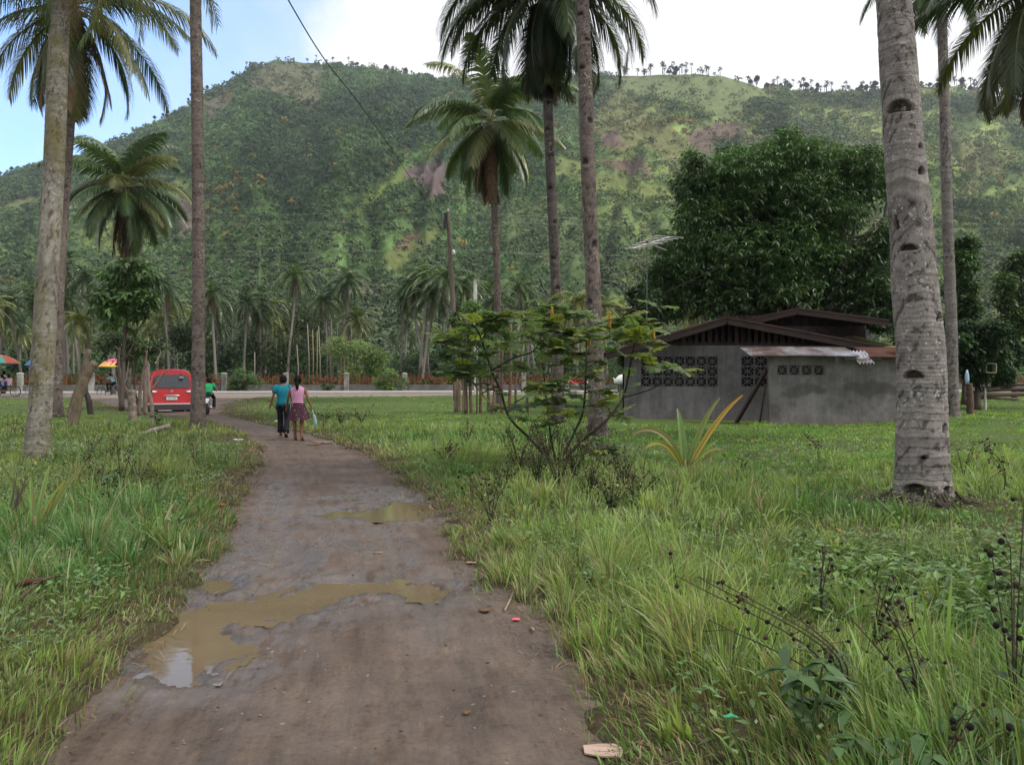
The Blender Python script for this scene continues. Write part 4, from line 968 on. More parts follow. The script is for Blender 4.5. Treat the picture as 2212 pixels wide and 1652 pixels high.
for a, b in [(-78, -62), (-62, -47), (-47, -31), (-31, -16), (-16, 0), (0, 16), (16, 32), (32, 50)]:
    mb = MB(); x = a
    while x < b:
        y = float(roadline(x)) + 13 + R.uniform(-.06, .06); h = R.uniform(1.25, 1.6); l = R.uniform(-.06, .06)
        mb.beam((x, y, .2), (x + l, y, .25 + h), .09, .04, np.array((.17, .055, .03)) * R.uniform(.6, 1.3)); x += R.uniform(.20, .30)
    for z in (.8, 1.3): mb.beam((a, roadline(a) + 13.08, z), (b - .02, roadline(b) + 13.08, z), .05, .06, (.16, .07, .04))
    mb.build('stake_panel', M['wood'], t, org=(0, org[1] + 1, .25))

# ---------------------------------------------------------------- poles, wires
def pole(lab, nm, X0, Y0, X1, Y1, d, r0, r1, col, square=False):
    a = pt(X1, Y1, d); b = pt(X0, Y0, d); b[2] = gz(b[0], d) - .1
    t = thing(nm, b, lab, 'pole'); mb = MB()
    if square: mb.loft([(b[0], b[1], b[2], r0, r0), (a[0], a[1], a[2], r1, r1)], 16, col, power=8)
    else: mb.tube(spline([b, (a + b) / 2 + (.06, 0, 0), a], 12), np.linspace(r0, r1, 12), 12, col)
    mb.build('shaft', M['wood'] if not square else M['wall'], t, org=b, smooth=not square)
    return t, a, b
t, top, pb = pole('leaning wooden utility pole with small transformer bracket near the middle palm', 'utility_pole', 985, 873, 967, 458, 52, .17, .12, (.13, .105, .085))
mb = MB(); mb.box(top + (-.14, -.12, -.35), (.12, .12, .55), col=(.05, .045, .04)); mb.box(top + (-.17, -.12, -.8), (.16, .14, .45), col=(.05, .04, .04)); mb.build('bracket', M['darksteel'], t, org=pb)
mb = MB(); mb.ball(top + (.02, 0, .08), (.07, .07, .10), col=(.6, .6, .58)); mb.build('insulator', M['paint'], t, org=pb, smooth=True)
lp = pt(979, 545, 52); mb = MB(); mb.loft([(lp[0], lp[1], lp[2] - .14, .05, .05), (lp[0], lp[1], lp[2] - .10, .12, .12), (lp[0], lp[1], lp[2] + .08, .10, .10), (lp[0], lp[1], lp[2] + .14, .04, .04)], 12, (.8, .8, .8)); mb.build('electric_meter', M['paint'], t, org=pb, smooth=True)
pole('slim whitish concrete post standing by the road right of the wooden pole', 'concrete_post', 1028, 838, 1026, 606, 64, .15, .12, (.55, .55, .53), True)
def wire(pts, rad, lab, n=60, nm='power_line', col=(.02, .02, .02)):
    mb = MB(); mb.tube(spline(pts, n), rad, 5, col)
    return tag(mb.build(nm, M['paint']), lab, 'wire')
wire([pt(560, -120, 13), pt(622, 0, 15), pt(700, 128, 18), pt(776, 225, 22), pt(860, 345, 30), pt(935, 462, 42), pt(979, 545, 52)], .012, 'dark twisted service wire sloping down from upper left to the wooden pole')
wire([pt(-300, 482, 76), pt(400, 486, 72), pt(967, 480, 52.2), pt(1500, 490, 80), pt(2600, 498, 95)], .012, 'upper thin wire running level across the hillside', col=(.16, .16, .16))
wire([pt(-300, 472, 78), pt(400, 468, 74), pt(967, 462, 52.4), pt(1500, 480, 80), pt(2600, 486, 95)], .011, 'topmost thin wire running level from the pole top', col=(.16, .16, .16))
wire([pt(-300, 575, 76), pt(400, 556, 72), pt(969, 540, 52.2), pt(1300, 552, 76), pt(2600, 570, 95)], .013, 'lowest thin wire running level past the pole meter', col=(.16, .16, .16))

# ---------------------------------------------------------------- live stake fence, stumps, log
def stick(lab, pts, d, r0, r1, col, nm='wooden_stake', cat='stake', group=None, seg=9, knots=0, ground=True):
    P = [pt(X, Y, d + o) for X, Y, o in [(p + (0,))[:3] if len(p) == 2 else p for p in pts]]
    if ground: P[0][2] = gz(P[0][0], P[0][1]) - .08
    S = spline(P, 16); S[1:-1] += np.random.RandomState(int(pts[0][0])).normal(0, .07, (14, 3)) * r0
    r = np.linspace(r0, r1, 16) * (1 + .05 * np.sin(np.arange(16) * 1.9)); mb = MB(); mb.tube(S, r, seg, np.array(col) * (.8 + .4 * vn(np.arange(16) * .9, np.arange(16) * 0., 3))[:, None])
    return tag(mb.build(nm, M['wood'], smooth=True), lab, cat, group)
LF = 'bare stakes of the live fence in mid lawn'
for i, (X, Yb, Yt, w, c) in enumerate([(984, 889, 700, .10, (.16, .125, .09)), (991, 893, 770, .12, (.20, .15, .10)), (1000, 884, 800, .06, (.14, .10, .07)), (1007, 892, 690, .085, (.09, .055, .04)), (1017, 891, 720, .10, (.13, .08, .06)), (1030, 893, 790, .06, (.10, .07, .05)), (1037, 894, 780, .10, (.12, .075, .06)), (1056, 892, 770, .10, (.12, .075, .06)), (1065, 891, 790, .11, (.16, .11, .085)), (1082, 890, 760, .09, (.14, .09, .07)), (1100, 888, 700, .11, (.17, .11, .08)), (1115, 886, 800, .09, (.15, .11, .08)), (1140, 886, 810, .09, (.12, .08, .06))]):
    stick('weathered bare stake in the row below the small fence tree', [(X, Yb), (X + R.uniform(-3, 3), (Yb + Yt) / 2), (X + R.uniform(-4, 4), Yt)], 38 + R.uniform(-1.2, 1.2), w * .72, w * .55, c, group=LF)
stick('thin slanting branch propped across the live fence stakes', [(1015, 818), (1040, 850), (1072, 886)], 37.2, .04, .03, (.16, .12, .09), ground=False, nm='branch', cat='branch')
ST = (.14, .11, .072)
stick('thick pale brown stump leaning right, foremost of the leaning posts', [(156, 920), (166, 880), (180, 830), (192, 802), (204, 784)], 28.3, .17, .11, ST, 'leaning_stump', 'tree stump', seg=14)
stick('tall thin post leaning right behind the thick leaning stump', [(146, 888), (165, 850), (180, 800), (192, 755)], 33, .13, .10, (.13, .10, .075), 'leaning_post', 'post')
stick('dark bent stump between the leaning stump and the bicycle cart', [(196, 888), (192, 866), (186, 850), (178, 828)], 36, .12, .10, (.035, .028, .026), 'bent_stump', 'tree stump')
stick('short upright cut stump left of the red van', [(287, 908), (286, 880), (285, 842)], 31, .14, .12, (.17, .14, .11), 'cut_stump', 'tree stump', seg=12)
stick('leaning forked trunk below the umbrella-crowned tree', [(262, 882), (260, 830), (258, 790), (252, 740)], 42, .12, .08, (.12, .095, .08), 'forked_trunk', 'tree trunk')
stick('curved thin stem crossing the forked trunk', [(283, 878), (276, 850), (262, 820), (256, 775), (258, 750)], 41, .09, .05, (.11, .08, .07), 'curved_sapling', 'sapling')
stick('dark upright dead trunk just left of the red van', [(300, 884), (303, 840), (313, 790), (317, 757)], 35, .075, .04, (.13, .095, .075), 'dead_stump', 'tree stump')
stick('brown dead trunk beside the left flank of the red van', [(315, 884), (313, 840), (315, 800), (318, 780)], 35.5, .085, .06, (.17, .13, .10), 'dead_stump', 'tree stump')
stick('knobbly pale trunk in front of the left edge of the red van', [(330, 922), (328, 880), (322, 840), (320, 800), (321, 786)], 27, .06, .045, (.21, .18, .155), 'knobbly_trunk', 'tree trunk')
stick('bare twig slanting across the rear window of the red van', [(329, 840), (340, 825), (352, 808), (364, 797)], 27, .035, .02, (.24, .18, .12), 'bare_twig', 'branch', ground=False)
stick('short pale twig sticking up above the red van roof', [(336, 786), (341, 775), (348, 760)], 27, .03, .016, (.26, .22, .18), 'bare_twig', 'branch', ground=False)
stick('thin curved rod by the umbrella-crowned tree trunk', [(258, 840), (268, 830), (274, 810), (278, 780)], 40, .03, .02, (.25, .2, .16), 'curved_twig', 'branch', ground=False)
def log():
    a = gp(256, 951); b = gp(366, 922); a[2] += .12; b[2] += .18; a2 = b + (a - b) * 1.0
    a[1] = b[1] = (a[1] + b[1]) / 2; a = pt(256, 951, a[1]); b = pt(366, 920, b[1]); d = a[1]
    P = spline([a, pt(290, 941, d), pt(320, 934, d), b], 18); mb = MB()
    r = .04 + .015 * np.sin(np.arange(18) * 1.1) + np.linspace(0, .045, 18); mb.tube(P, r, 10, np.array((.22, .19, .17)) * (.45 + .9 * vn(np.arange(18) * 1.3, np.arange(18) * 0., 5))[:, None])
    tag(mb.build('fallen_log', M['wood'], smooth=True), 'lichen-blotched fallen log lying in the grass left of the straight brown trunk', 'log')
log()
# ---------------------------------------------------------------- grey house
M['concrete'] = plain('rough_plaster', use_attr=True, rough=.95, vary=.22, scale=2.2, bmp=.35, dirt=(.085, .08, .078))
M['board'] = plain('dark_boards', use_attr=True, rough=.9, vary=.5, scale=4, bmp=.5, stretch=(4, 4, .8))
M['tin'] = plain('corrugated_tin', use_attr=True, rough=.5, metal=.35, vary=.25, scale=3, bmp=.1, dirt=(.16, .085, .05))
M['dark'] = plain('interior_shade_black', (.012, .011, .011), 1, vary=.1, bmp=0)  # near-black colour standing in for shade inside the house
HG = (.152, .143, .148); BR = (.028, .018, .016)
def drip():
    nt = M['concrete'].node_tree; p = [n for n in nt.nodes if n.type == 'BSDF_PRINCIPLED'][0]; src = p.inputs['Base Color'].links[0].from_socket
    c = mixc(nt, 1.0, src, ramp(nt, noise(nt, 1.6, 7, .75, stretch=(3.5, 3.5, .35)), [(.3, (.72,) * 3), (.55, (1, 1, 1)), (.75, (1.18, 1.16, 1.15))]), 'MULTIPLY'); nt.links.new(c, p.inputs['Base Color'])
drip()
def house():
    o = np.array([8., 32., 0.]); o[2] = gz(8, 30)
    z0 = o[2] - .1
    H = thing('grey_house', o, 'low unpainted grey concrete house with dark timber gables and breeze block vents', 'house')
    xa, xb, yf, yb = 4.0, 12.35, 32.0, 39.0
    mb = MB()
    def wbox(x0, x1, zl, zh, y=yf, th=.15, col=HG): mb.box(((x0 + x1) / 2, y + th / 2, (zl + zh) / 2), (x1 - x0, th, zh - zl), col=col)
    wbox(xa, xb, z0, 1.15); wbox(xa, xb, 2.24, 2.62)
    wbox(xa, 4.58, 1.15, 2.24); wbox(7.33, 8.15, 1.15, 2.24); wbox(9.1, xb, 1.15, 2.24)
    mb.prism([(xa, yf + .16), (xa + .15, yf + .16), (xa + 1.1, yb - .01), (xa + .95, yb - .01)], z0, 2.62, 'z', HG)
    mb.box((xb - .075, (yf + yb) / 2 + .08, (z0 + 2.62) / 2), (.15, yb - yf - .16, 2.62 - z0), col=HG)
    mb.box(((xa + 1 + xb) / 2, yb + .075, 1.3), (xb - xa - 1, .15, 2.6), col=HG)
    mb.box((5.3 - .95, yf - .01, (z0 + 2.62) / 2), (.28, .02, 2.62 - z0), col=(.15, .145, .15))
    mb.build('main_wall', M['concrete'], H, org=o)
    mb = MB(); mb.box(((xa + xb) / 2, yf + 2.2, 1.3), (xb - xa - .4, .05, 2.4)); mb.build('interior_shade_sheet', M['dark'], H, org=o)  # near-black sheet stands for the shade behind the vent blocks
    def breeze(x0, x1, zl, zh, nx, nz, y, gap=.0):
        mb = MB(); w = (x1 - x0) / nx; h = (zh - zl) / nz; t = .028; c = (.105, .10, .10)
        for i in range(nx):
            for j in range(nz):
                cx, cz = x0 + (i + .5) * w, zl + (j + .5) * h; W = w - gap * 2; Hh = h
                for s in (-1, 1):
                    mb.box((cx + s * (W / 2 - t / 2), y, cz), (t, .09, Hh), col=c); mb.box((cx, y + .001, cz + s * (Hh / 2 - t / 2)), (W, .09, t), col=c)
                mb.beam((cx - W / 2, y + .004, cz - Hh / 2), (cx + W / 2, y + .004, cz + Hh / 2), .08, .03, c); mb.beam((cx - W / 2, y + .007, cz + Hh / 2), (cx + W / 2, y + .007, cz - Hh / 2), .08, .03, c)
                mb.box((cx, y + .010, cz), (.022, .07, Hh * .98), col=c); mb.box((cx, y + .013, cz), (W * .98, .07, .022), col=c)
                ang = np.arange(4) * PI / 2 + PI / 4; R0 = W * .13; mb.prism([(cx + R0 * math.cos(a), cz + R0 * math.sin(a)) for a in ang], y - .044, y + .04, 'y', c)
                if gap: mb.box((cx + W / 2 + gap, y, cz), (gap * 2, .13, Hh), col=HG)
        return mb.build('breeze_block_vent', M['concrete'], H, org=o)
    breeze(4.58, 7.33, 1.15, 2.24, 7, 3, 32.06); breeze(8.15, 9.1, 1.15, 2.24, 2, 3, 32.06)
    # gable boards
    rxx, rzz, ex, ez, fx, fz = 7.44, 3.60, 3.25, 2.36, 12.95, 2.56
    def roofz(x): return rzz + (x - rxx) * ((ez - rzz) / (ex - rxx) if x < rxx else (fz - rzz) / (fx - rxx))
    mb = MB(); x = 4.7
    while x < 11.4:
        w = R.uniform(.11, .15); zt = roofz(x) - .14
        if zt > 2.72: mb.box((x, 32.02 + R.uniform(-.01, .01), (2.63 + zt) / 2), (w, .03, zt - 2.63), col=np.array(BR) * R.uniform(.9, 2.0))
        x += .235 + R.uniform(-.01, .01)
    mb.box((8, 32.05, 2.68), (8.2, .06, .10), col=np.array(BR) * 1.3)
    mb.build('gable_boards', M['board'], H, org=o)
    mb = MB(); mb.add([(4.4, 32.6, 2.62), (11.6, 32.6, 2.62), (11.6, 32.6, roofz(11.6) - .1), (rxx, 32.6, rzz - .1), (4.4, 32.6, roofz(4.4) - .1)], [(0, 1, 2, 3, 4)]); mb.build('attic_shade_sheet', M['dark'], H, org=o)  # near-black sheet stands for attic shade between the gable boards
    def roof(rx, rz, lx, lz, qx, qz, y0, y1, nm='roof'):
        mb = MB()
        for (ax, az) in ((lx, lz), (qx, qz)):
            n = np.array([-(az - rz), 0, (ax - rx)]); n /= np.linalg.norm(n); n *= np.sign(n[2]) * .05
            nn = 60; ys = np.linspace(y0, y1, nn); wv = .018 * np.sin(np.arange(nn) * PI / 1.0 + .5)
            V = [(rx, yy, rz + w_) for yy, w_ in zip(ys, wv)] + [(ax, yy, az + w_) for yy, w_ in zip(ys, wv)]
            mb.add(V, grid_faces(2, nn), (.12, .085, .07)); mb.add([tuple(np.array(v) - (0, 0, .03)) for v in V], grid_faces(2, nn), (.05, .035, .03))
        rf = mb.build(nm, M['tin'], H, org=o)
        mb = MB()
        for (ax, az) in ((lx, lz), (qx, qz)):
            mb.beam((rx, y0 - .03, rz - .14), (ax, y0 - .03, az - .14), .04, .27, BR)
            for yy in np.arange(y0 + .5, y1, 1.1): mb.beam((rx, yy, rz - .12), (ax, yy, az - .12), .06, .12, BR)
            mb.beam((rx, y0 - .055, rz - .035), (ax, y0 - .055, az - .035), .03, .05, np.array(BR) * 1.6)
        mb.build('fascia_board', M['woodh'], rf); rf.children[0].location = (0, 0, 0); bpyfix(rf.children[0], o)
        return rf
    def bpyfix(ch, org):
        me = ch.data; n = len(me.vertices); a = np.empty(n * 3, np.float32); me.vertices.foreach_get('co', a)
        a = a.reshape(-1, 3) - np.asarray(org, np.float32); me.vertices.foreach_set('co', a.ravel())
    roof(rxx, rzz, ex, ez, fx, fz, 31.2, 39.4)
    # rear wing with the higher gable
    mb = MB()
    for x in (8.3, 14.6): mb.box((x, 40.2, 1.7), (.15, 6.5, 3.5), col=HG)
    mb.box((11.45, 43.4, 1.7), (6.3, .15, 3.5), col=HG)
    mb.box((11.45, 37.05, 3.35), (6.1, .08, .5), col=np.array(BR) * .5); mb.box((13.6, 37.0, 1.6), (1.9, .10, 3.1), col=np.array(BR) * .8)
    mb.build('rear_wall', M['concrete'], H, org=o)
    mb = MB()
    for i in range(26):
        x = 8.6 + i * .235; mb.box((x, 37.3, 3.6), (.2, .03, .9), col=np.array(BR) * R.uniform(.5, 1))
    mb.build('rear_gable_boards', M['board'], H, org=o)
    roof(11.4, 4.27, 7.6, 3.42, 15.05, 3.80, 36.0, 43.8)
    mb = MB(); V = [(x, y, 3.03 - .26 * (x - 13.1) + .02 * math.sin(y * 12)) for x in (13.05, 15.2) for y in np.linspace(34.2, 37.4, 40)]
    mb.add(V, grid_faces(2, 40), (.35, .34, .33)); mb.build('side_lean_to_roof', M['tin'], H, org=o)
    # annex front wall with damp stains
    ax0, ax1, ay = 8.2, 12.36, 28.7; x_ = np.linspace(ax0, ax1, 110); z_ = np.linspace(z0, 2.15, 60); A, Z = np.meshgrid(x_, z_); fx_, fz_ = A.ravel(), Z.ravel()
    def P_(X, Y): q = pt(X, Y, ay); return (q[0], q[2])
    s1 = polysd(fx_ + (fbm(fx_ * 2, fz_ * 3, 2) - .5) * .4, fz_ + (fbm(fx_ * 3, fz_ * 2, 4) - .5) * .25, [P_(X, Y) for X, Y in [(1685, 848), (1700, 835), (1730, 825), (1760, 832), (1785, 836), (1780, 848), (1740, 852), (1700, 860)]])
    s2 = polysd(fx_ + (fbm(fx_ * 2, fz_ * 3, 3) - .5) * .3, fz_ + (fbm(fx_ * 3, fz_ * 2, 5) - .5) * .2, [P_(X, Y) for X, Y in [(1822, 828), (1860, 826), (1880, 818), (1900, 828), (1965, 832), (1966, 852), (1900, 850), (1880, 862), (1860, 850), (1830, 842)]])
    st = np.maximum(ss(-.06, .05, s1), ss(-.06, .05, s2)); low = ss(.5, -.1, fz_ - .15 + .3 * fbm(fx_ * 3, fz_, 7))
    c = np.array((.195, .185, .183))[None] * (1 - .45 * st)[:, None]; c = c * (1 - low * .35)[:, None] + low[:, None] * np.array([.05, .035, .025])
    hole = (A > 8.43) & (A < 9.98) & (Z > 1.54) & (Z < 1.89)
    F = grid_faces(60, 110); keep = ~(hole.ravel()[F].all(1)); mb = MB(); mb.add(np.c_[fx_, np.full(len(fx_), ay), fz_], F[keep], c)
    mb.box((ax1 - .08, 30.4, 1.05), (.14, 3.2, 2.3), col=HG)
    mb.box((ax0 + .06, ay + .08, 1.0), (.12, .15, 2.28), col=(.17, .16, .155)); mb.box((10.28, ay + .16, .72), (4.0, .12, 1.63), col=HG); mb.box((11.15, ay + .16, 1.72), (2.3, .12, .8), col=HG); mb.box((9.2, ay + .16, 2.03), (1.6, .12, .2), col=HG)
    mb.build('annex_wall', M['concrete'], H, org=o)
    breeze(8.42, 9.98, 1.54, 1.88, 4, 1, ay + .05, gap=.03)
    mb = MB(); mb.box((10.3, 29.35, 1.05), (3.9, .04, 2.0)); mb.build('annex_shade_sheet', M['dark'], H, org=o)  # black sheet added so the annex vents look shaded inside
    mb = MB(); mb.box((12.42, ay - .02, 1.0), (.07, .09, 2.3), col=(.05, .03, .028)); mb.box((9.9, ay + .02, 2.2), (4.3, .08, .08), col=BR); mb.box((10.25, ay - .3, 2.1), (.08, .08, .2), col=(.2, .17, .14)); mb.build('timber_frame', M['board'], H, org=o)
    def tin(x0, x1, y0, z0_, y1, z1, col, nm, lab=None, amp=.022, pitch=.076, sag=.0, seed=1):
        n = int((x1 - x0) / pitch * 6); xs = np.linspace(x0, x1, n); m_ = 10; r = np.random.RandomState(seed); V = []; C = []
        for j in range(m_):
            f = j / (m_ - 1.)
            for i, x in enumerate(xs):
                u = (x - x0) / (x1 - x0); V.append((x, y0 + (y1 - y0) * f + .04 * vn(x * 2, f * 2, seed), z0_ + (z1 - z0_) * f + amp * math.sin(x / pitch * 2 * PI) - sag * math.sin(PI * u) + .03 * (float(vn(x * 1.3, f * 2, seed)) - .5)))
        V = np.array(V); mm = fbm(V[:, 0] * 2.5, V[:, 1] * 3, seed, 3); rust = ss(.5, .66, mm)[:, None]
        C = np.array(col) * (.8 + .4 * vn(V[:, 0] * 5, V[:, 1] * 4, seed))[:, None]; C = C * (1 - rust * .7) + np.array((.17, .075, .04)) * rust * .7
        mb = MB(); mb.add(V, grid_faces(m_, n), C); mb.add(V - (0, 0, .008), grid_faces(m_, n), C * .6); q = mb.build(nm, M['tin'], H, org=o)
        if lab: q['label'] = lab
    tin(7.46, 10.9, 28.15, 2.15, 29.5, 2.46, (.42, .42, .44), 'awning', 'grey corrugated awning with rust streaks', sag=-.02, seed=2)
    tin(11.25, 12.75, 28.2, 2.12, 29.6, 2.46, (.19, .085, .055), 'awning', 'rust-red corrugated sheet', seed=3)
    tin(10.80, 11.32, 28.05, 1.93, 28.75, 2.32, (.5, .5, .53), 'patch_sheet', 'short crumpled pale sheet between the awnings', amp=.035, pitch=.11, seed=4)
    tin(10.45, 11.6, 28.20, 2.05, 28.6, 2.2, (.35, .35, .36), 'patch_sheet', 'small bent sheet below the pale one', amp=.02, pitch=.1, seed=5)
    mb = MB(); mb.loft([(12.2, 28.7, 2.42, .32, .2), (12.2, 28.7, 2.47, .30, .19)], 20, (.3, .22, .15)); mb.build('coiled_rope', M['dead'], H, org=o, smooth=True)
    return H
house()
def prop(lab, X0, Y0, X1, Y1, da, db, w, col):
    a = pt(X0, Y0, da); a[2] = gz(a[0], a[1]); b = pt(X1, Y1, db); mb = MB(); mb.beam(a, b, w, w * .6, col); tag(mb.build('leaning_plank', M['wood']), lab, 'plank')
prop('dark plank leaning against the annex corner of the grey house', 1590, 912, 1655, 800, 30.4, 28.95, .13, (.07, .045, .04))
prop('thin steep batten leaning just inside the annex corner', 1640, 908, 1653, 830, 29.8, 28.9, .06, (.10, .08, .07))
def antenna():
    b = pt(1396, 706, 33.); b[2] -= .1; t = thing('tv_antenna', b, 'thin television aerial on a mast above the left side of the house roof', 'aerial'); top = pt(1397, 524, 33)
    mb = MB(); mb.tube([b, top], .022, 6, (.08, .08, .08)); mb.build('mast', M['paint'], t, org=b)
    mb = MB(); al = (.42, .42, .40); B0, B1 = pt(1364, 537, 32.5), pt(1446, 512, 33.6); mb.tube([B0, B1], .016, 6, al)
    for i, f in enumerate(np.linspace(.02, .98, 9)):
        p = B0 + (B1 - B0) * f; l = .30 + .30 * f; mb.tube([p + (-l, -.5 * l, -.02 + .03 * i / 9), p + (l, .5 * l, .02)], .011, 5, al)
    mb.tube([top + (0, 0, -.02), pt(1440, 541, 32.2)], .013, 5, al); mb.tube([top, pt(1432, 527, 32.4)], .013, 5, al)
    mb.box(top, (.12, .12, .08), col=(.03, .02, .02)); mb.build('elements', M['paint'], t, org=b)
antenna()

# ---------------------------------------------------------------- people
def skinned(name, verts, edges, radii, mat, parent, sub=2):
    me = bpy.data.meshes.new(name); me.from_pydata([tuple(map(float, v)) for v in verts], edges, [])
    o = bpy.data.objects.new(name, me); COL.objects.link(o)
    m = o.modifiers.new('s', 'SKIN'); m.use_smooth_shade = True
    sv = me.skin_vertices[0].data if me.skin_vertices else None
    if sv is None:
        bpy.context.view_layer.update(); 
        import bmesh
        bm = bmesh.new(); bm.from_mesh(me); bm.verts.layers.skin.verify(); bm.to_mesh(me); bm.free(); sv = me.skin_vertices[0].data
    for i, r in enumerate(radii): sv[i].radius = (r, r) if np.isscalar(r) else r; sv[i].use_root = (i == 0)
    s = o.modifiers.new('u', 'SUBSURF'); s.levels = sub; s.render_levels = sub
    bpy.context.view_layer.update()
    ev = o.evaluated_get(bpy.context.evaluated_depsgraph_get()); nm = bpy.data.meshes.new_from_object(ev)
    o.modifiers.clear(); o.data = nm; nm.materials.clear(); nm.materials.append(mat)
    nm.polygons.foreach_set('use_smooth', np.ones(len(nm.polygons), bool)); o.parent = parent
    return o
def person(label, loc, rz, s=1.0, J=None, hair='short', clothes=(), build=1.0, skin=None):
    """local axes: x right, y forward, z up; J overrides joints of a 1.6 m standing figure"""
    j = dict(pelvis=(0, 0, .86), waist=(0, 0, .99), chest=(0, .0, 1.17), neck=(0, -.005, 1.335), head=(0, .015, 1.46), top=(0, .01, 1.55),
             sL=(-.165, 0, 1.29), sR=(.165, 0, 1.29), eL=(-.215, -.02, 1.03), eR=(.215, -.02, 1.03), wL=(-.235, .02, .80), wR=(.235, .02, .80),
             hL=(-.085, 0, .82), hR=(.085, 0, .82), kL=(-.09, .02, .45), kR=(.09, .02, .45), aL=(-.09, -.01, .075), aR=(.09, -.01, .075))
    if J: j.update(J)
    j = {k: np.array(v, float) * s for k, v in j.items()}
    t = thing('person', loc, label, 'person', rz=rz)
    V = []; E = []; Rr = []
    def add(p, r, link=None):
        V.append(p); Rr.append(r * s if np.isscalar(r) else tuple(q * s for q in r)); i = len(V) - 1
        if link is not None: E.append((link, i))
        return i
    b = build
    pel = add(j['pelvis'], .11 * b); wa = add(j['waist'], .10 * b, pel); ch = add(j['chest'], .115 * b, wa)
    nb = add(j['neck'] - np.array([0, 0, .03]) * s, .052, ch); n2 = add(j['neck'] + np.array([0, .005, .05]) * s, .048, nb)
    hd = add(j['head'] - np.array([0, 0, .035]) * s, .070, n2); h2 = add(j['head'] + np.array([0, 0, .02]) * s, .088, hd); add(j['top'], .062, h2)
    add(j['head'] + np.array([0, .098, -.03]) * s, .014, hd)
    for sd_, sg in (('L', -1), ('R', 1)):
        sh = add(j['s' + sd_], .048 * b, ch); el = add(j['e' + sd_], .036 * b, sh); wr = add(j['w' + sd_], .024, el)
        d = (j['w' + sd_] - j['e' + sd_]); d /= np.linalg.norm(d); pm = add(j['w' + sd_] + d * .055 * s, .026, wr)
        side = np.cross(d, (1, 0, 0)); side /= np.linalg.norm(side) + 1e-9
        for q, (off, ln) in enumerate(((-.024, .062), (-.008, .075), (.008, .072), (.024, .058))):
            kb = add(j['w' + sd_] + (d * (.085 + ln * .4) + side * off) * s, .0085, pm)
            add(j['w' + sd_] + (d * (.08 + ln) + side * off * .9 + np.array([-sg * .014, 0, 0])) * s, .007, kb)
        th = add(j['w' + sd_] + (d * .05 + side * -.04) * s, .010, wr); add(j['w' + sd_] + (d * .09 + side * -.052) * s, .008, th)
        hp = add(j['h' + sd_], .082 * b, pel); kn = add(j['k' + sd_], .052 * b, hp); ca = add(j['k' + sd_] * .62 + j['a' + sd_] * .38 + np.array([0, -.015, 0]) * s, .050 * b, kn); an = add(j['a' + sd_], .032, ca)
        fdir = np.array(j.get('f' + sd_, np.array([0, 1, -.15]) * s)) / s
        f1 = add(j['a' + sd_] + fdir * .09 * s - np.array([0, 0, .03]) * s, .032, an); add(j['a' + sd_] + fdir * .165 * s - np.array([0, 0, .03]) * s, .022, f1)
        add(j['a' + sd_] + np.array([0, -.045, -.035]) * s, .028, an)
    skinned('body', V, E, Rr, skin or M['skin'], t)
    hz = j['head']; mb = MB()
    for e in (-1, 1): mb.ball(hz + np.array([e * .032, .083, .005]) * s, .012 * s, 8, 6, (.6, .6, .58))
    mb.build('eyes', M['paint'], t, smooth=True)
    mb = MB(); c = hz + np.array([0, -.014, .025]) * s
    mb.ball(c, np.array([.098, .102, .112]) * s, 18, 12)
    if hair == 'short': mb.loft([(c[0], c[1] - .02 * s, c[2] - .11 * s, .05 * s, .045 * s), (c[0], c[1] - .018 * s, c[2] - .04 * s, .088 * s, .082 * s), (c[0], c[1] - .012 * s, c[2], .1 * s, .092 * s)], 16)
    if hair == 'ponytail':
        p0 = c + np.array([0, -.09, -.06]) * s
        mb.tube(spline([p0 + (0, .04 * s, .04 * s), p0 + (0, -.02 * s, -.02 * s), p0 + (.006, -.03 * s, -.12 * s), p0 + (.01, -.02 * s, -.21 * s)], 12), np.array([.03, .028, .03, .036, .042, .045, .045, .042, .038, .03, .02, .008]) * s, 10)
    hr = mb.build('hair', M['hair'], t, smooth=True)
    if hair == 'ponytail':
        mb = MB(); q = c + np.array([0, -.098, -.065]) * s; mb.ball(q, np.array([.034, .02, .02]) * s, 10, 6, (.75, .72, .7)); mb.build('hair_tie', M['cloth'], hr, smooth=True)
    def torso(kind, col, mat, hem=.80, sleeve=.45, name='shirt', wide=1.0):
        mb = MB(); pe, wa_, ch_, ne = j['pelvis'], j['waist'], j['chest'], j['neck']
        def lerp(a, b_, f): return a + (b_ - a) * f
        hp = lerp(wa_, pe, (.99 - hem) / .13); w_ = wide * b * s
        rings = [(*hp, .158 * w_, .118 * w_), (*lerp(hp, wa_, .5), .150 * w_, .112 * w_), (*wa_, .143 * w_, .108 * w_), (*lerp(wa_, ch_, .5), .155 * w_, .118 * w_), (*ch_, .172 * w_, .125 * w_), (*lerp(ch_, ne, .45), .178 * w_, .115 * w_), (*lerp(ch_, ne, .72), .165 * w_, .09 * w_), (*lerp(ch_, ne, .88), .110 * w_, .075 * w_), (*lerp(ch_, ne, .98), .066 * w_, .062 * w_)]
        mb.loft(rings, 24, col, power=2.4)
        if sleeve:
            for sd_ in 'LR':
                a, e = j['s' + sd_], j['e' + sd_]; mb.tube([lerp(a, j['neck'], .25), a, lerp(a, e, .35), lerp(a, e, sleeve + .25)], np.array([.06, .066, .064, .066]) * b * s, 12, col)
        return mb.build(name, mat, t, smooth=True)
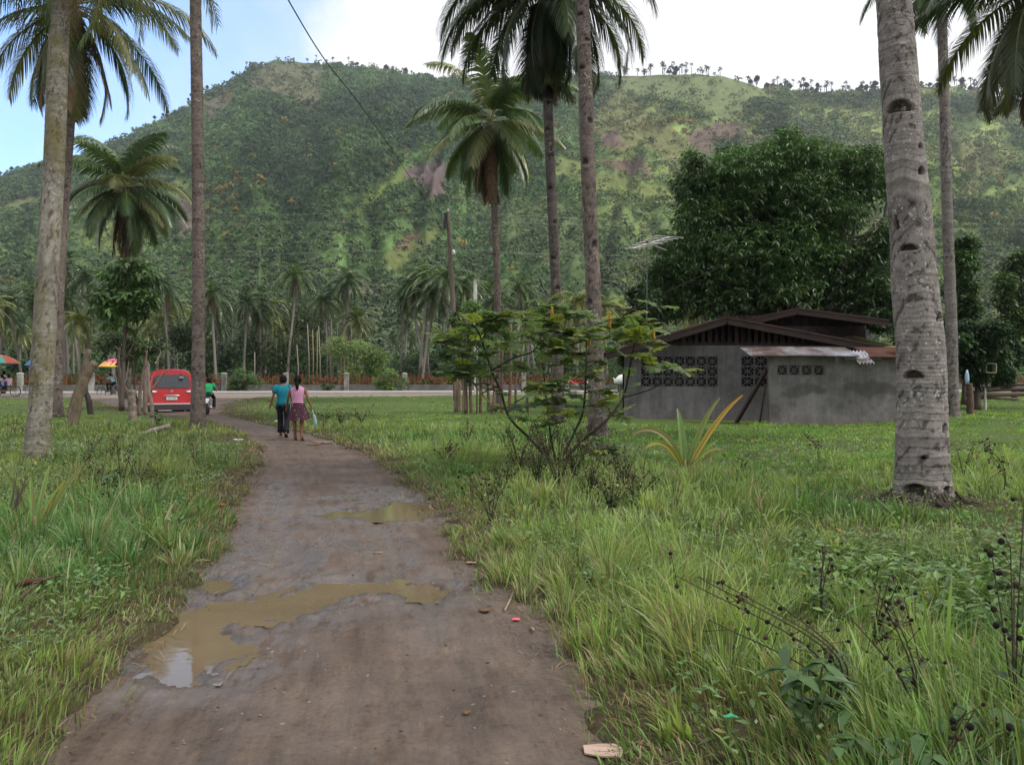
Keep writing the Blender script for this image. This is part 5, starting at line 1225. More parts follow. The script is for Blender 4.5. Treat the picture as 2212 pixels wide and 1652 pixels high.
    def legs(col, mat, low=1.0, name='trousers', rr=(.095, .078, .066, .075)):
        mb = MB(); mb.loft([(*(j['pelvis'] + (0, 0, .09 * s)), .146 * b * s, .108 * b * s), (*j['pelvis'], .158 * b * s, .12 * b * s), (*(j['pelvis'] - (0, 0, .08 * s)), .15 * b * s, .11 * b * s)], 20, col)
        for sd_ in 'LR':
            h_, k_, a_ = j['h' + sd_], j['k' + sd_], j['a' + sd_]
            pts_ = [h_ + (0, 0, .03 * s), h_ + (k_ - h_) * .5, k_]; r_ = [rr[0], rr[1], rr[2]]
            if low > 0: pts_ += [k_ + (a_ - k_) * .5 * low, k_ + (a_ - k_) * .97 * low]; r_ += [rr[2], rr[3]]
            mb.tube(spline(pts_, 12), np.interp(np.linspace(0, 1, 12), np.linspace(0, 1, len(r_)), r_) * b * s, 12, col)
        return mb.build(name, mat, t, smooth=True)
    def skirt(col, mat):
        seg = 40; V = []; zs = np.linspace(.93, .50, 8); a = np.arange(seg) * 2 * PI / seg
        for i, z in enumerate(zs):
            f = i / 7.; rx_ = (.150 + .115 * f) * s; ry_ = (.115 + .085 * f) * s; wv = 1 + .09 * f * np.sin(a * 7 + 1)
            V.append(np.c_[rx_ * wv * np.cos(a) + .03 * f * s, ry_ * wv * np.sin(a), np.full(seg, z * s) + .02 * f * s * np.cos(a - .6)])
        mb = MB(); mb.add(np.concatenate(V), grid_faces(8, seg, True), col); return mb.build('skirt', mat, t, smooth=True)
    for k, kw in clothes: {'torso': torso, 'legs': legs, 'skirt': skirt}[k](**kw)
    mb = MB()
    for sd_ in 'LR':
        a_ = j['a' + sd_]; fd = np.array(j.get('f' + sd_, np.array([0, 1, -.15]) * s)) / s; mb.beam(a_ + (fd * -.05 - np.array([0, 0, .068])) * s, a_ + (fd * .17 - np.array([0, 0, .062])) * s, .085 * s, .018 * s, (.04, .03, .03))
    mb.build('sandals', M['paint'], t)
    return t, j
def stripes():
    m, nt, out = newmat('striped_knit'); p = N(nt, 'ShaderNodeBsdfPrincipled', Roughness=.9); tc = N(nt, 'ShaderNodeTexCoord'); sx = N(nt, 'ShaderNodeSeparateXYZ'); nt.links.new(tc.outputs['Object'], sx.inputs[0])
    z = sx.outputs['Z']; fr = math_(nt, 'FRACT', math_(nt, 'MULTIPLY', z, 1 / .047)); st = math_(nt, 'GREATER_THAN', fr, .5)
    c = mixc(nt, st, (.20, .04, .12), (.70, .42, .58)); c = mixc(nt, math_(nt, 'LESS_THAN', z, .905), c, (.50, .02, .13))
    nt.links.new(c, p.inputs['Base Color']); nt.links.new(p.outputs[0], out.inputs[0]); return m
def floral():
    m, nt, out = newmat('floral_cloth'); p = N(nt, 'ShaderNodeBsdfPrincipled', Roughness=.9); v = N(nt, 'ShaderNodeTexVoronoi', Scale=11.0); tc = N(nt, 'ShaderNodeTexCoord'); nt.links.new(tc.outputs['Object'], v.inputs['Vector'])
    c = mixc(nt, ramp(nt, noise(nt, 14, 3, .6), [(.4, (0, 0, 0)), (.65, (1, 1, 1))]), (.030, .008, .018), (.07, .016, .03)); c = mixc(nt, math_(nt, 'LESS_THAN', v.outputs['Distance'], .16), c, (.40, .33, .36))
    nt.links.new(c, p.inputs['Base Color']); nt.links.new(p.outputs[0], out.inputs[0]); return m
M['stripes'] = stripes(); M['floral'] = floral()
def pathz(x, y): return float(hpath(np.array([float(x)]), np.array([float(y)]))[0][0])
x, y = (643 - CX) / FX * 21.8, 21.8
lady, lj = person('woman in pink and white striped top and dark floral skirt walking away on the track', (x, y, pathz(x, y) + .01), .05, .985,
  dict(kL=(-.085, .03, .45), aL=(-.075, .06, .08), kR=(.095, .0, .45), aR=(.105, -.06, .085), eL=(-.235, .0, 1.05), wL=(-.29, .10, .82), eR=(.245, -.05, 1.04), wR=(.335, -.03, .83)),
  'ponytail', [('torso', dict(kind=0, col=(1, 1, 1), mat=M['stripes'], hem=.84, sleeve=0, name='striped_top', wide=1.0)), ('skirt', dict(col=(1, 1, 1), mat=M['floral']))])
wpos = np.array([.335, -.03, .83]) * .985; hb = wpos + np.array([.03, .0, -.085])
bx_, by_ = x + hb[0] * math.cos(.05) - hb[1] * math.sin(.05), y + hb[1]
bz = pathz(x, y) + hb[2]
tb = thing('plastic_bag', (bx_, by_, bz), 'thin pale blue plastic bag hanging from the hand of the woman in the striped top', 'bag')
mb = MB(); mb.tube([(0, 0, .02), (.02, 0, -.06), (.03, 0, -.10)], .008, 6, (.35, .5, .55)); mb.loft([(.03, 0, -.09, .012, .010), (.045, 0, -.14, .03, .022), (.055, .01, -.22, .048, .03), (.065, .01, -.30, .05, .032), (.07, .01, -.36, .035, .025), (.072, .01, -.39, .01, .01)], 14, (.22, .34, .38), power=2.6)
mb.build('bag_body', M['plastic'], tb, smooth=True)
x, y = (611 - CX) / FX * 22.9, 22.9
person('man in teal shirt and dark trousers walking away beside the woman', (x, y, pathz(x, y) + .01), .12, .985,
  dict(kL=(-.08, .10, .46), aL=(-.075, .10, .10), kR=(.10, .02, .44), aR=(.10, -.20, .12), fR=(0, .8, -.5), eL=(-.24, -.06, 1.05), wL=(-.31, .0, .82), eR=(.21, .03, 1.03), wR=(.22, .15, .84), sL=(-.17, 0, 1.28), neck=(0, .01, 1.335), head=(0, .05, 1.455), top=(0, .045, 1.54)),
  'short', [('torso', dict(kind=0, col=(.012, .16, .22), mat=M['cloth'], hem=.80, sleeve=.42, wide=1.05)), ('legs', dict(col=(.014, .013, .02), mat=M['cloth'], rr=(.098, .08, .072, .085)))])

# ---------------------------------------------------------------- van
M['redpaint'] = plain('red_car_paint', (.42, .010, .012), .22, 0, vary=.06, scale=2, bmp=0, spec=.6)
M['glass'] = plain('tinted_glass', (.02, .022, .03), .06, 0, vary=.4, scale=2.2, bmp=.03, spec=.8)
M['black'] = plain('black_plastic', (.02, .02, .022), .6, vary=.2, bmp=0)
def torus(mb, c, R0, r, axis='x', seg=28, sub=8, col=(1, 1, 1)):
    a = np.arange(seg) * 2 * PI / seg; b = np.arange(sub) * 2 * PI / sub; V = []
    for i in a:
        for k in b:
            q = R0 + r * math.cos(k); u, w_, h_ = q * math.cos(i), q * math.sin(i), r * math.sin(k)
            V.append((h_, u, w_) if axis == 'x' else (u, h_, w_))
    V = np.array(V) + np.asarray(c); i = np.arange(seg)[:, None]; k = np.arange(sub)[None, :]
    F = np.stack([i * sub + k, ((i + 1) % seg) * sub + k, ((i + 1) % seg) * sub + (k + 1) % sub, i * sub + (k + 1) % sub], -1).reshape(-1, 4)
    mb.add(V, F, col)
def van():
    x, y = (371 - CX) / FX * 39.2, 39.2; z = gz(x, y) + .0
    t = thing('van', (x, y, z - .06), 'red van seen from behind on the track beside the straight brown trunk', 'van', rz=math.radians(20.7 + 3.5))
    half = [(0, .34), (.55, .34), (.78, .36), (.845, .46), (.865, .75), (.865, .98), (.845, 1.12), (.80, 1.40), (.745, 1.68), (.70, 1.80), (.60, 1.89), (.40, 1.945), (0, 1.965)]
    prof = half + [(-a, b) for a, b in half[::-1][1:-1]]
    stn = [(.0, .955, .0), (.035, .985, .0), (.12, 1.0, 0), (.6, 1.0, 0), (1.8, 1.0, 0), (3.2, 1.0, 0), (3.55, .99, .10), (3.95, .97, .55), (4.25, .95, .88), (4.5, .92, .98), (4.62, .86, 1.05)]
    V = []
    for yy, k, cut in stn:
        for a, b in prof:
            bz_ = b if b < .95 else b - max(0, (b - .95)) * (cut if cut < 1 else 1)
            yo = yy + (.10 * max(0, (b - 1.0)) if yy < .2 else 0)
            V.append((a * k, yo, .34 + (bz_ - .34) * (1 if yy > .05 else .985)))
    n = len(prof); mb = MB(); mb.add(V, grid_faces(len(stn), n, True)); mb.F.append(np.array([list(range(n))[::-1]])); mb.F.append(np.array([list(range((len(stn) - 1) * n, len(stn) * n))]))
    o = mb.build('body', M['redpaint'], t); o.data.polygons.foreach_set('use_smooth', np.ones(len(o.data.polygons), bool))
    mo = o.modifiers.new('e', 'EDGE_SPLIT'); mo.split_angle = math.radians(38)
    def yr_(z_): return .10 * max(0, z_ - 1.0)
    def panel(pts_, off, mat, nm, par=t, th=.02):
        P = [(a, yr_(b) - off, b) for a, b in pts_]; Q = [(a, yr_(b) - off + th, b) for a, b in pts_]; k = len(P)
        mb = MB(); mb.add(P + Q, [tuple(range(k)), tuple(range(k, 2 * k))[::-1]] + [(i, i + k, (i + 1) % k + k, (i + 1) % k) for i in range(k)]); return mb.build(nm, mat, par)
    gl = [(-.64, 1.20), (-.3, 1.185), (.3, 1.185), (.64, 1.20), (.70, 1.26), (.685, 1.45), (.63, 1.64), (.56, 1.71), (.3, 1.735), (-.3, 1.735), (-.56, 1.71), (-.63, 1.64), (-.685, 1.45), (-.70, 1.26)]
    g = panel(gl, .012, M['glass'], 'rear_window')
    mb = MB(); mb.tube([(-.02, -.03, 1.17), (.03, .02, 1.24), (.4, .03, 1.27)], .012, 6, (.01, .01, .01)); mb.build('wiper', M['paint'], t)
    mb = MB(); mb.box((.34, .02, 1.53), (.16, .03, .10), col=(.01, .01, .012)); mb.box((.36, .025, 1.62), (.15, .02, .08), col=(.25, .26, .27)); mb.tube([(.36, .03, 1.66), (.35, .035, 1.78)], .02, 6, (.02, .02, .02)); mb.build('window_hanging', M['paint'], t)
    for s in (-1, 1):
        L_ = panel([(s * .862, .99), (s * .845, 1.08), (s * .70, 1.085), (s * .50, 1.03), (s * .60, .985), (s * .80, .955)][::s], .006, M['black'], 'tail_light', th=.03)
        panel([(s * .72, 1.0), (s * .72, 1.075), (s * .62, 1.07), (s * .52, 1.032), (s * .6, 1.0)][::s], .014, M['clear'], 'lens', L_, .006)
        panel([(s * .855, .965), (s * .84, .99), (s * .74, .985), (s * .78, .962)][::s], .014, M['redlens'], 'lens', L_, .006)
        wt = MB(); torus(wt, (s * .74, .75, .31), .23, .085, 'x'); wr_ = wt.build('wheel', M['rubber'], t, smooth=True)
        mb = MB(); a = np.arange(20) * 2 * PI / 20; mb.prism([(.75 + .17 * math.cos(q), .31 + .17 * math.sin(q)) for q in a], s * .70, s * .80, 'x', (.4, .4, .4)); mb.build('rim', M['steel'], wr_)
        wt = MB(); torus(wt, (s * .74, 3.6, .31), .23, .085, 'x'); wt.build('wheel', M['rubber'], t, smooth=True)
        mb = MB(); mb.add([(s * .858, .5, 1.16), (s * .858, 3.1, 1.16), (s * .79, 3.0, 1.66), (s * .79, .62, 1.66)], [(0, 1, 2, 3)]); mb.build('side_window', M['glass'], t)
        mb = MB(); mb.box((s * .97, 3.35, 1.25), (.14, .08, .22), col=(.4, .02, .02)); mb.beam((s * .84, 3.35, 1.2), (s * .92, 3.35, 1.22), .03, .04, (.3, .02, .02)); mb.build('side_mirror', M['paint'], t)
    mb = MB(); mb.tube(spline([(-.30, -.02, .855), (-.15, -.045, .872), (.15, -.045, .872), (.30, -.02, .855)], 10), .022, 8, (.7, .7, .7)); mb.build('chrome_handle', M['steel'], t, smooth=True)
    mb = MB(); torus(mb, (0, -.012, 1.045), .045, .008, 'y', 20, 6); mb.beam((-.03, -.012, 1.045), (.03, -.012, 1.045), .008, .01); mb.build('round_emblem', M['steel'], t, smooth=True)
    mb = MB(); mb.box((.0, -.02, .755), (.40, .012, .135), col=(.62, .68, .64)); pl = mb.build('licence_plate', M['paint'], t)
    mb = MB()
    for i, a in enumerate((-.14, -.10, -.06, .02, .06, .10, .14)): mb.box((a, -.029, .755 + .004 * (i % 2)), (.022, .006, .06), col=(.10, .28, .20))
    mb.build('plate_marks', M['paint'], pl)
    t.scale = (1.1, 1.05, 1.05)
    mb = MB(); mb.prism([(-.87, .50), (.87, .50), (.88, .545), (-.88, .545)], -.065, .2, 'y', (.55, .50, .50)); mb.build('bumper_trim', M['paint'], t)
    mb = MB(); mb.prism([(-.80, .27), (.80, .27), (.87, .36), (.87, .497), (-.87, .497), (-.87, .36)], -.055, .24, 'y', (.045, .035, .04)); mb.build('bumper', M['paint'], t)
    mb = MB(); mb.box((0, .5, .24), (1.3, .7, .12), col=(.02, .02, .02)); mb.box((-.25, -.03, .25), (.5, .04, .03), col=(.5, .5, .5)); mb.tube([(.5, -.06, .22), (.5, .6, .24)], .03, 8, (.15, .13, .12)); mb.build('underbody', M['paint'], t)
M['clear'] = plain('clear_lens', (.75, .72, .72), .15, 0, vary=.1, bmp=0, spec=.8); M['redlens'] = plain('red_lens', (.30, .01, .01), .15, 0, vary=.1, bmp=0, spec=.8)
van()
def motorcycle(lab, loc, rz, col=(.6, .6, .62)):
    t = thing('motorcycle', loc, lab, 'motorcycle', rz=rz)
    for y_ in (0, 1.25):
        mb = MB(); torus(mb, (0, y_, .29), .235, .05, 'x'); wl = mb.build('wheel', M['rubber'], t, smooth=True)
        mb = MB()
        for i in range(10): a = i * PI / 5; mb.beam((0, y_, .29), (0, y_ + .21 * math.cos(a), .29 + .21 * math.sin(a)), .012, .012, (.5, .5, .5))
        torus(mb, (0, y_, .29), .20, .018, 'x', 24, 6); mb.build('rim', M['steel'], wl)
    mb = MB(); mb.tube(spline([(0, -.15, .62), (0, .1, .68), (0, .5, .55), (0, .85, .55), (0, 1.05, .78)], 14), .055, 8, col); mb.tube([(0, 1.25, .29), (0, 1.05, .85), (0, 1.0, .98)], .03, 8, (.4, .4, .4)); mb.tube([(0, 0, .29), (0, .5, .38)], .03, 8, (.2, .2, .2)); mb.box((0, .6, .36), (.24, .32, .26), col=(.15, .15, .15)); mb.build('frame', M['paint'], t, smooth=True)
    mb = MB(); mb.loft([(0, .25, .69, .11, .36), (0, .25, .73, .13, .38), (0, .25, .78, .12, .36)], 20, (.02, .02, .02), power=3); mb.build('seat', M['black'], t, smooth=True)
    mb = MB(); mb.tube(spline([(-.34, .9, 1.0), (-.15, 1.0, .98), (.15, 1.0, .98), (.34, .9, 1.0)], 10), .016, 8, (.1, .1, .1)); mb.build('handlebar', M['darksteel'], t)
    mb = MB(); mb.loft([(0, -.2, .50, .06, .02), (0, -.22, .58, .09, .04), (0, -.18, .66, .08, .05)], 12, (.7, .7, .72)); mb.box((.0, -.26, .54), (.14, .015, .10), col=(.75, .75, .75)); mb.build('tail_fender', M['paint'], t)
    mb = MB(); mb.tube([(.15, .7, .28), (.16, .2, .27), (.17, -.25, .33)], [.025, .04, .05], 12, (.8, .8, .8)); mb.build('exhaust', M['steel'], t, smooth=True)
    return t
mx, my = (446 - CX) / FX * 36.3, 36.3; mz = pathz(mx, my)
ray = math.atan2(-mx, my)
motorcycle('silver motorcycle half hidden behind the straight brown trunk', (mx, my, mz), ray - .05)
rider, _ = person('rider in green shirt on the silver motorcycle behind the straight brown trunk', (mx, my + .25, mz), ray - .05, .98,
  dict(pelvis=(0, 0, .86), waist=(0, .03, .98), chest=(0, .08, 1.14), neck=(0, .12, 1.30), head=(0, .16, 1.41), top=(0, .16, 1.50), sL=(-.17, .10, 1.25), sR=(.17, .10, 1.25), eL=(-.24, .22, 1.03), eR=(.25, .22, 1.03), wL=(-.28, .45, 1.0), wR=(.28, .45, 1.0), hL=(-.10, .02, .84), hR=(.10, .02, .84), kL=(-.20, .38, .70), kR=(.20, .38, .70), aL=(-.20, .25, .33), aR=(.20, .25, .33)),
  'short', [('torso', dict(kind=0, col=(.03, .33, .13), mat=M['cloth'], hem=.85, sleeve=.4, wide=1.02)), ('legs', dict(col=(.012, .014, .03), mat=M['cloth']))])

# ---------------------------------------------------------------- bicycle sidecars
def cyclewheel(t, c, r=.33, nm='wheel'):
    mb = MB(); torus(mb, c, r - .02, .022, 'x', 30, 6); w_ = mb.build(nm, M['rubber'], t, smooth=True)
    mb = MB(); torus(mb, c, r - .05, .012, 'x', 30, 5); mb.ball(c, .035, 8, 6)
    for i in range(14): a = i * PI / 7; mb.beam(c, (c[0], c[1] + (r - .05) * math.cos(a), c[2] + (r - .05) * math.sin(a)), .008, .008)
    mb.build('rim', M['steel'], w_)
def trisikad(lab, loc, rz, frame, canopy_cols, seatcol, can=(.3, .55, 2.25, 1.0)):
    t = thing('bicycle_sidecar', loc, lab, 'pedal tricycle', rz=rz)
    cyclewheel(t, (0, 0, .33)); cyclewheel(t, (0, 1.12, .33)); cyclewheel(t, (1.05, .25, .33))
    mb = MB()
    for p, q in [((0, 0, .33), (0, .42, .3)), ((0, .42, .3), (0, .28, .82)), ((0, 0, .33), (0, .30, .72)), ((0, .30, .74), (0, .95, .80)), ((0, .42, .3), (0, .93, .68)), ((0, 1.12, .33), (0, .92, .95)), ((0, .25, .36), (1.0, .25, .36)), ((0, .55, .36), (1.0, .75, .36)), ((1.0, -.15, .36), (1.0, .95, .36)), ((.25, -.15, .36), (1.0, -.15, .36)), ((.25, .95, .36), (1.0, .95, .36)), ((.25, -.15, .36), (.25, .95, .36))]: mb.tube([p, q], .02, 7, frame)
    mb.tube([(-.26, .86, 1.02), (0, .93, .98), (.26, .86, 1.02)], .014, 6, (.1, .1, .1)); mb.build('frame', M['paint'], t)
    mb = MB(); mb.loft([(0, .22, .84, .07, .13), (0, .22, .88, .09, .14), (0, .22, .90, .06, .10)], 12, (.03, .03, .03)); mb.build('saddle', M['black'], t, smooth=True)
    mb = MB(); mb.box((.62, .02, .56), (.70, .42, .08), col=seatcol); mb.box((.62, -.20, .80), (.70, .06, .46), col=seatcol); mb.box((.62, .45, .38), (.72, 1.0, .03), col=frame); mb.build('sidecar_seat', M['cloth'], t)
    ux, uy, uz, ur = can; mb = MB(); mb.tube([(.3, .1, .4), (ux, uy - .2, uz + .2)], .018, 7, (.6, .6, .6)); up = mb.build('umbrella_pole', M['steel'], t)
    ng = 8; V = []; C = []; seg = 48
    for i in range(9):
        f = i / 8.
        for k in range(seg):
            a = k * 2 * PI / seg; gore = k / (seg / ng) % 1; rr = ur * f * (1 - .05 * math.sin(PI * gore) * f); V.append((ux + rr * math.cos(a), uy - .2 + rr * math.sin(a), uz + .22 + .44 * (1 - f ** 2 * 1.25)))
            C.append(canopy_cols(f, int(k / (seg / ng))))
    mb = MB(); mb.add(V, grid_faces(9, seg, True), np.array(C)); mb.add(np.array(V) - (0, 0, .006), grid_faces(9, seg, True), np.array(C)); mb.build('umbrella_canopy', M['canopy'], t, smooth=True)
    return t
m, nt, out = newmat('umbrella_cloth'); a = N(nt, 'ShaderNodeAttribute', attribute_name='Col'); d_ = N(nt, 'ShaderNodeBsdfDiffuse'); nt.links.new(a.outputs['Color'], d_.inputs[0]); tr = N(nt, 'ShaderNodeBsdfTranslucent'); nt.links.new(a.outputs['Color'], tr.inputs[0])
mx_ = N(nt, 'ShaderNodeMixShader'); mx_.inputs[0].default_value = .4; nt.links.new(d_.outputs[0], mx_.inputs[1]); nt.links.new(tr.outputs[0], mx_.inputs[2]); nt.links.new(mx_.outputs[0], out.inputs[0]); M['canopy'] = m
RB = [(.20, .62, .50), (.75, .22, .18), (.8, .6, .15), (.25, .35, .75), (.75, .3, .5), (.85, .70, .20), (.50, .48, .80), (.18, .58, .48)]
def seated(lab, loc, rz, s, shirt, trou, hair='short', arms=None, shorts=False, H0=.58):
    J = dict(pelvis=(0, 0, H0 + .10), waist=(0, -.01, H0 + .22), chest=(0, 0, H0 + .40), neck=(0, .02, H0 + .555), head=(0, .05, H0 + .67), top=(0, .045, H0 + .76), sL=(-.165, .01, H0 + .51), sR=(.165, .01, H0 + .51), eL=(-.21, .06, H0 + .27), eR=(.21, .06, H0 + .27), wL=(-.15, .27, H0 + .22), wR=(.15, .27, H0 + .22), hL=(-.09, .02, H0 + .06), hR=(.09, .02, H0 + .06), kL=(-.11, .42, H0 + .06), kR=(.11, .42, H0 + .06), aL=(-.11, .46, H0 - .31), aR=(.11, .46, H0 - .31))
    if arms: J.update(arms)
    J = {k: tuple(np.array(v) / s) for k, v in J.items()} if False else J
    return person(lab, loc, rz, s, J, hair, [('torso', dict(kind=0, col=shirt, mat=M['cloth'], hem=H0 + .05 - (H0 + .22 - .99), sleeve=.4)), ('legs', dict(col=trou, mat=M['cloth'], low=.0 if shorts else 1.0))])
def place(loc, rz, p):
    c, s = math.cos(rz), math.sin(rz); return (loc[0] + p[0] * c - p[1] * s, loc[1] + p[0] * s + p[1] * c, loc[2] + p[2])
# right one: pink and yellow umbrella, facing left
L1 = pt(252, 0, 60.5); L1[2] = gz(L1[0], 60.5) + .02; rz1 = math.radians(82)
trisikad('bicycle sidecar under a pink and yellow umbrella on the gravel verge', L1, rz1, (.10, .12, .10), lambda f, k: (.85, .22, .42) if f < .72 else (.90, .62, .20), (.05, .05, .06), can=(.1, .45, 1.95, 1.02))
pedal = dict(pelvis=(0, 0, .98), waist=(0, .06, 1.10), chest=(0, .16, 1.26), neck=(0, .22, 1.40), head=(0, .28, 1.50), top=(0, .29, 1.59), sL=(-.165, .2, 1.35), sR=(.165, .2, 1.35), eL=(-.2, .42, 1.16), eR=(.2, .42, 1.16), wL=(-.2, .62, 1.07), wR=(.2, .62, 1.07), hL=(-.09, .02, .93), hR=(.09, .02, .93), kL=(-.11, .42, .86), kR=(.11, .34, .66), aL=(-.11, .36, .45), aR=(.11, .2, .27))
person('cyclist in light blue shirt pedalling under the pink and yellow umbrella', place(L1, rz1, (0, .2, 0)), rz1, 1.0, pedal, 'short', [('torso', dict(kind=0, col=(.22, .42, .50), mat=M['cloth'], hem=.90, sleeve=.4)), ('legs', dict(col=(.01, .011, .016), mat=M['cloth']))])
seated('passenger in bright blue shirt seated beside the cyclist under the pink and yellow umbrella', place(L1, rz1, (.62, .02, .03)), rz1, 1.0, (.12, .35, .62), (.2, .04, .05), H0=.58)
# left one: multicoloured umbrella
L2 = pt(-8, 0, 57.); L2[2] = gz(L2[0], 57.) + .02; rz2 = math.radians(-80)
trisikad('pedal sidecar with rainbow umbrella carrying passengers at the far left', L2, rz2, (.35, .24, .06), lambda f, k: RB[k], (.03, .06, .35), can=(.55, .45, 2.0, 1.35))
seated('passenger with dark ponytail in pale lilac shirt sitting under the rainbow umbrella', place(L2, rz2, (.50, .55, .06)), rz2 + PI, .98, (.45, .45, .62), (.04, .07, .4), 'ponytail')
seated('passenger in pale pink shirt at the right end of the seat below the rainbow umbrella', place(L2, rz2, (.55, .95, .06)), rz2 + 2.6, .98, (.62, .42, .52), (.05, .06, .1))
seated('child in white clothes sitting at the side of the rainbow umbrella sidecar', place(L2, rz2, (.95, .30, .02)), rz2 - 1.2, .74, (.65, .62, .62), (.6, .58, .58))
person('cyclist in white shirt on the saddle of the rainbow umbrella sidecar', place(L2, rz2, (0, .2, 0)), rz2, 1.0, pedal, 'short', [('torso', dict(kind=0, col=(.5, .5, .5), mat=M['cloth'], hem=.90, sleeve=.4)), ('legs', dict(col=(.02, .02, .03), mat=M['cloth'], low=0))])
L3 = pt(92, 0, 61.5); L3[2] = gz(L3[0], 61.5) + .02
trisikad('bicycle sidecar with blue umbrella mostly hidden behind the leftmost trunk', L3, math.radians(75), (.1, .1, .2), lambda f, k: (.12, .28, .55), (.05, .05, .2), can=(.2, .7, 1.92, .9))
# red and white vehicles glimpsed through the flowering shrub
rm = motorcycle('red and white motorcycle parked by the road seen through the flowering shrub', (*pt(1262, 0, 74)[:2], .38), math.radians(95), (.55, .03, .03)); rm.scale = (1.15, 1.15, 1.15)
b = pt(1338, 824, 52); b[2] = gz(b[0], b[1]); t = thing('covered_cart', b, 'bright white sheet draped on a stake left of the house corner', 'sheet'); mb = MB()
mb.loft([(b[0] + .10, b[1], 1.08, .10, .10), (b[0] + .10, b[1], 1.14, .42, .25), (b[0] + .14, b[1], 1.30, .48, .3), (b[0] + .2, b[1], 1.45, .40, .25), (b[0] + .25, b[1], 1.6, .3, .2), (b[0] + .3, b[1], 1.66, .1, .1)], 16, (.85, .85, .85)); mb.tube([(b[0] - .38, b[1], 1.45), (b[0] - .25, b[1], 1.28), (b[0], b[1], 1.2)], [.02, .05, .1], 8, (.85, .85, .85)); mb.build('sheet', M['plastic'], t, org=b, smooth=True)
mb = MB(); mb.tube([b, (b[0] + .1, b[1], 1.2)], .08, 8, (.10, .13, .08)); mb.build('post', M['wood'], t, org=b); t.name = 'draped_sheet'

# ---------------------------------------------------------------- flowering shrub in the middle
def pinnate(mb, o, az, el, L, pairs=8, lw=.05, ll=.12, col=(.06, .125, .035), r=None, droop=.5):
    M_ = 8; s = np.linspace(0, 1, M_); e = el - droop * s; D_ = np.stack([np.cos(e) * math.cos(az), np.cos(e) * math.sin(az), np.sin(e)], 1); P = np.asarray(o) + np.vstack([[0, 0, 0], np.cumsum(D_[:-1] * L / (M_ - 1), 0)])
    mb.tube(P, np.linspace(.006, .003, M_), 4, (.12, .12, .04), caps=False)
    col = np.array(col) * r.uniform(.7, 1.35)
    for i in range(pairs):
        f = .14 + .86 * i / (pairs - 1); c = np.array([np.interp(f, s, P[:, k]) for k in range(3)]); T = np.array([np.interp(f, s, D_[:, k]) for k in range(3)]); S = np.array([-math.sin(az), math.cos(az), 0]); U = np.cross(S, T); U *= 1 if U[2] > 0 else -1
        lsz = (.65 + .5 * math.sin(PI * min(1, .2 + f * .75))) * r.uniform(.9, 1.1)
        for sg in (-1, 1):
            d = S * sg * .95 + T * .35 + U * r.uniform(-.30, .15); d /= np.linalg.norm(d); w = np.cross(d, U); w /= np.linalg.norm(w); l = ll * lsz; h = lw * lsz
            V = [c, c + d * l * .25 + w * h * .42, c + d * l * .65 + w * h * .5, c + d * l * .95 + w * h * .22 - U * l * .08, c + d * l * .95 - w * h * .22 - U * l * .08, c + d * l * .65 - w * h * .5, c + d * l * .25 - w * h * .42]
            mb.add(V, [(0, 1, 2, 3, 4, 5, 6)], col * r.uniform(.85, 1.15))
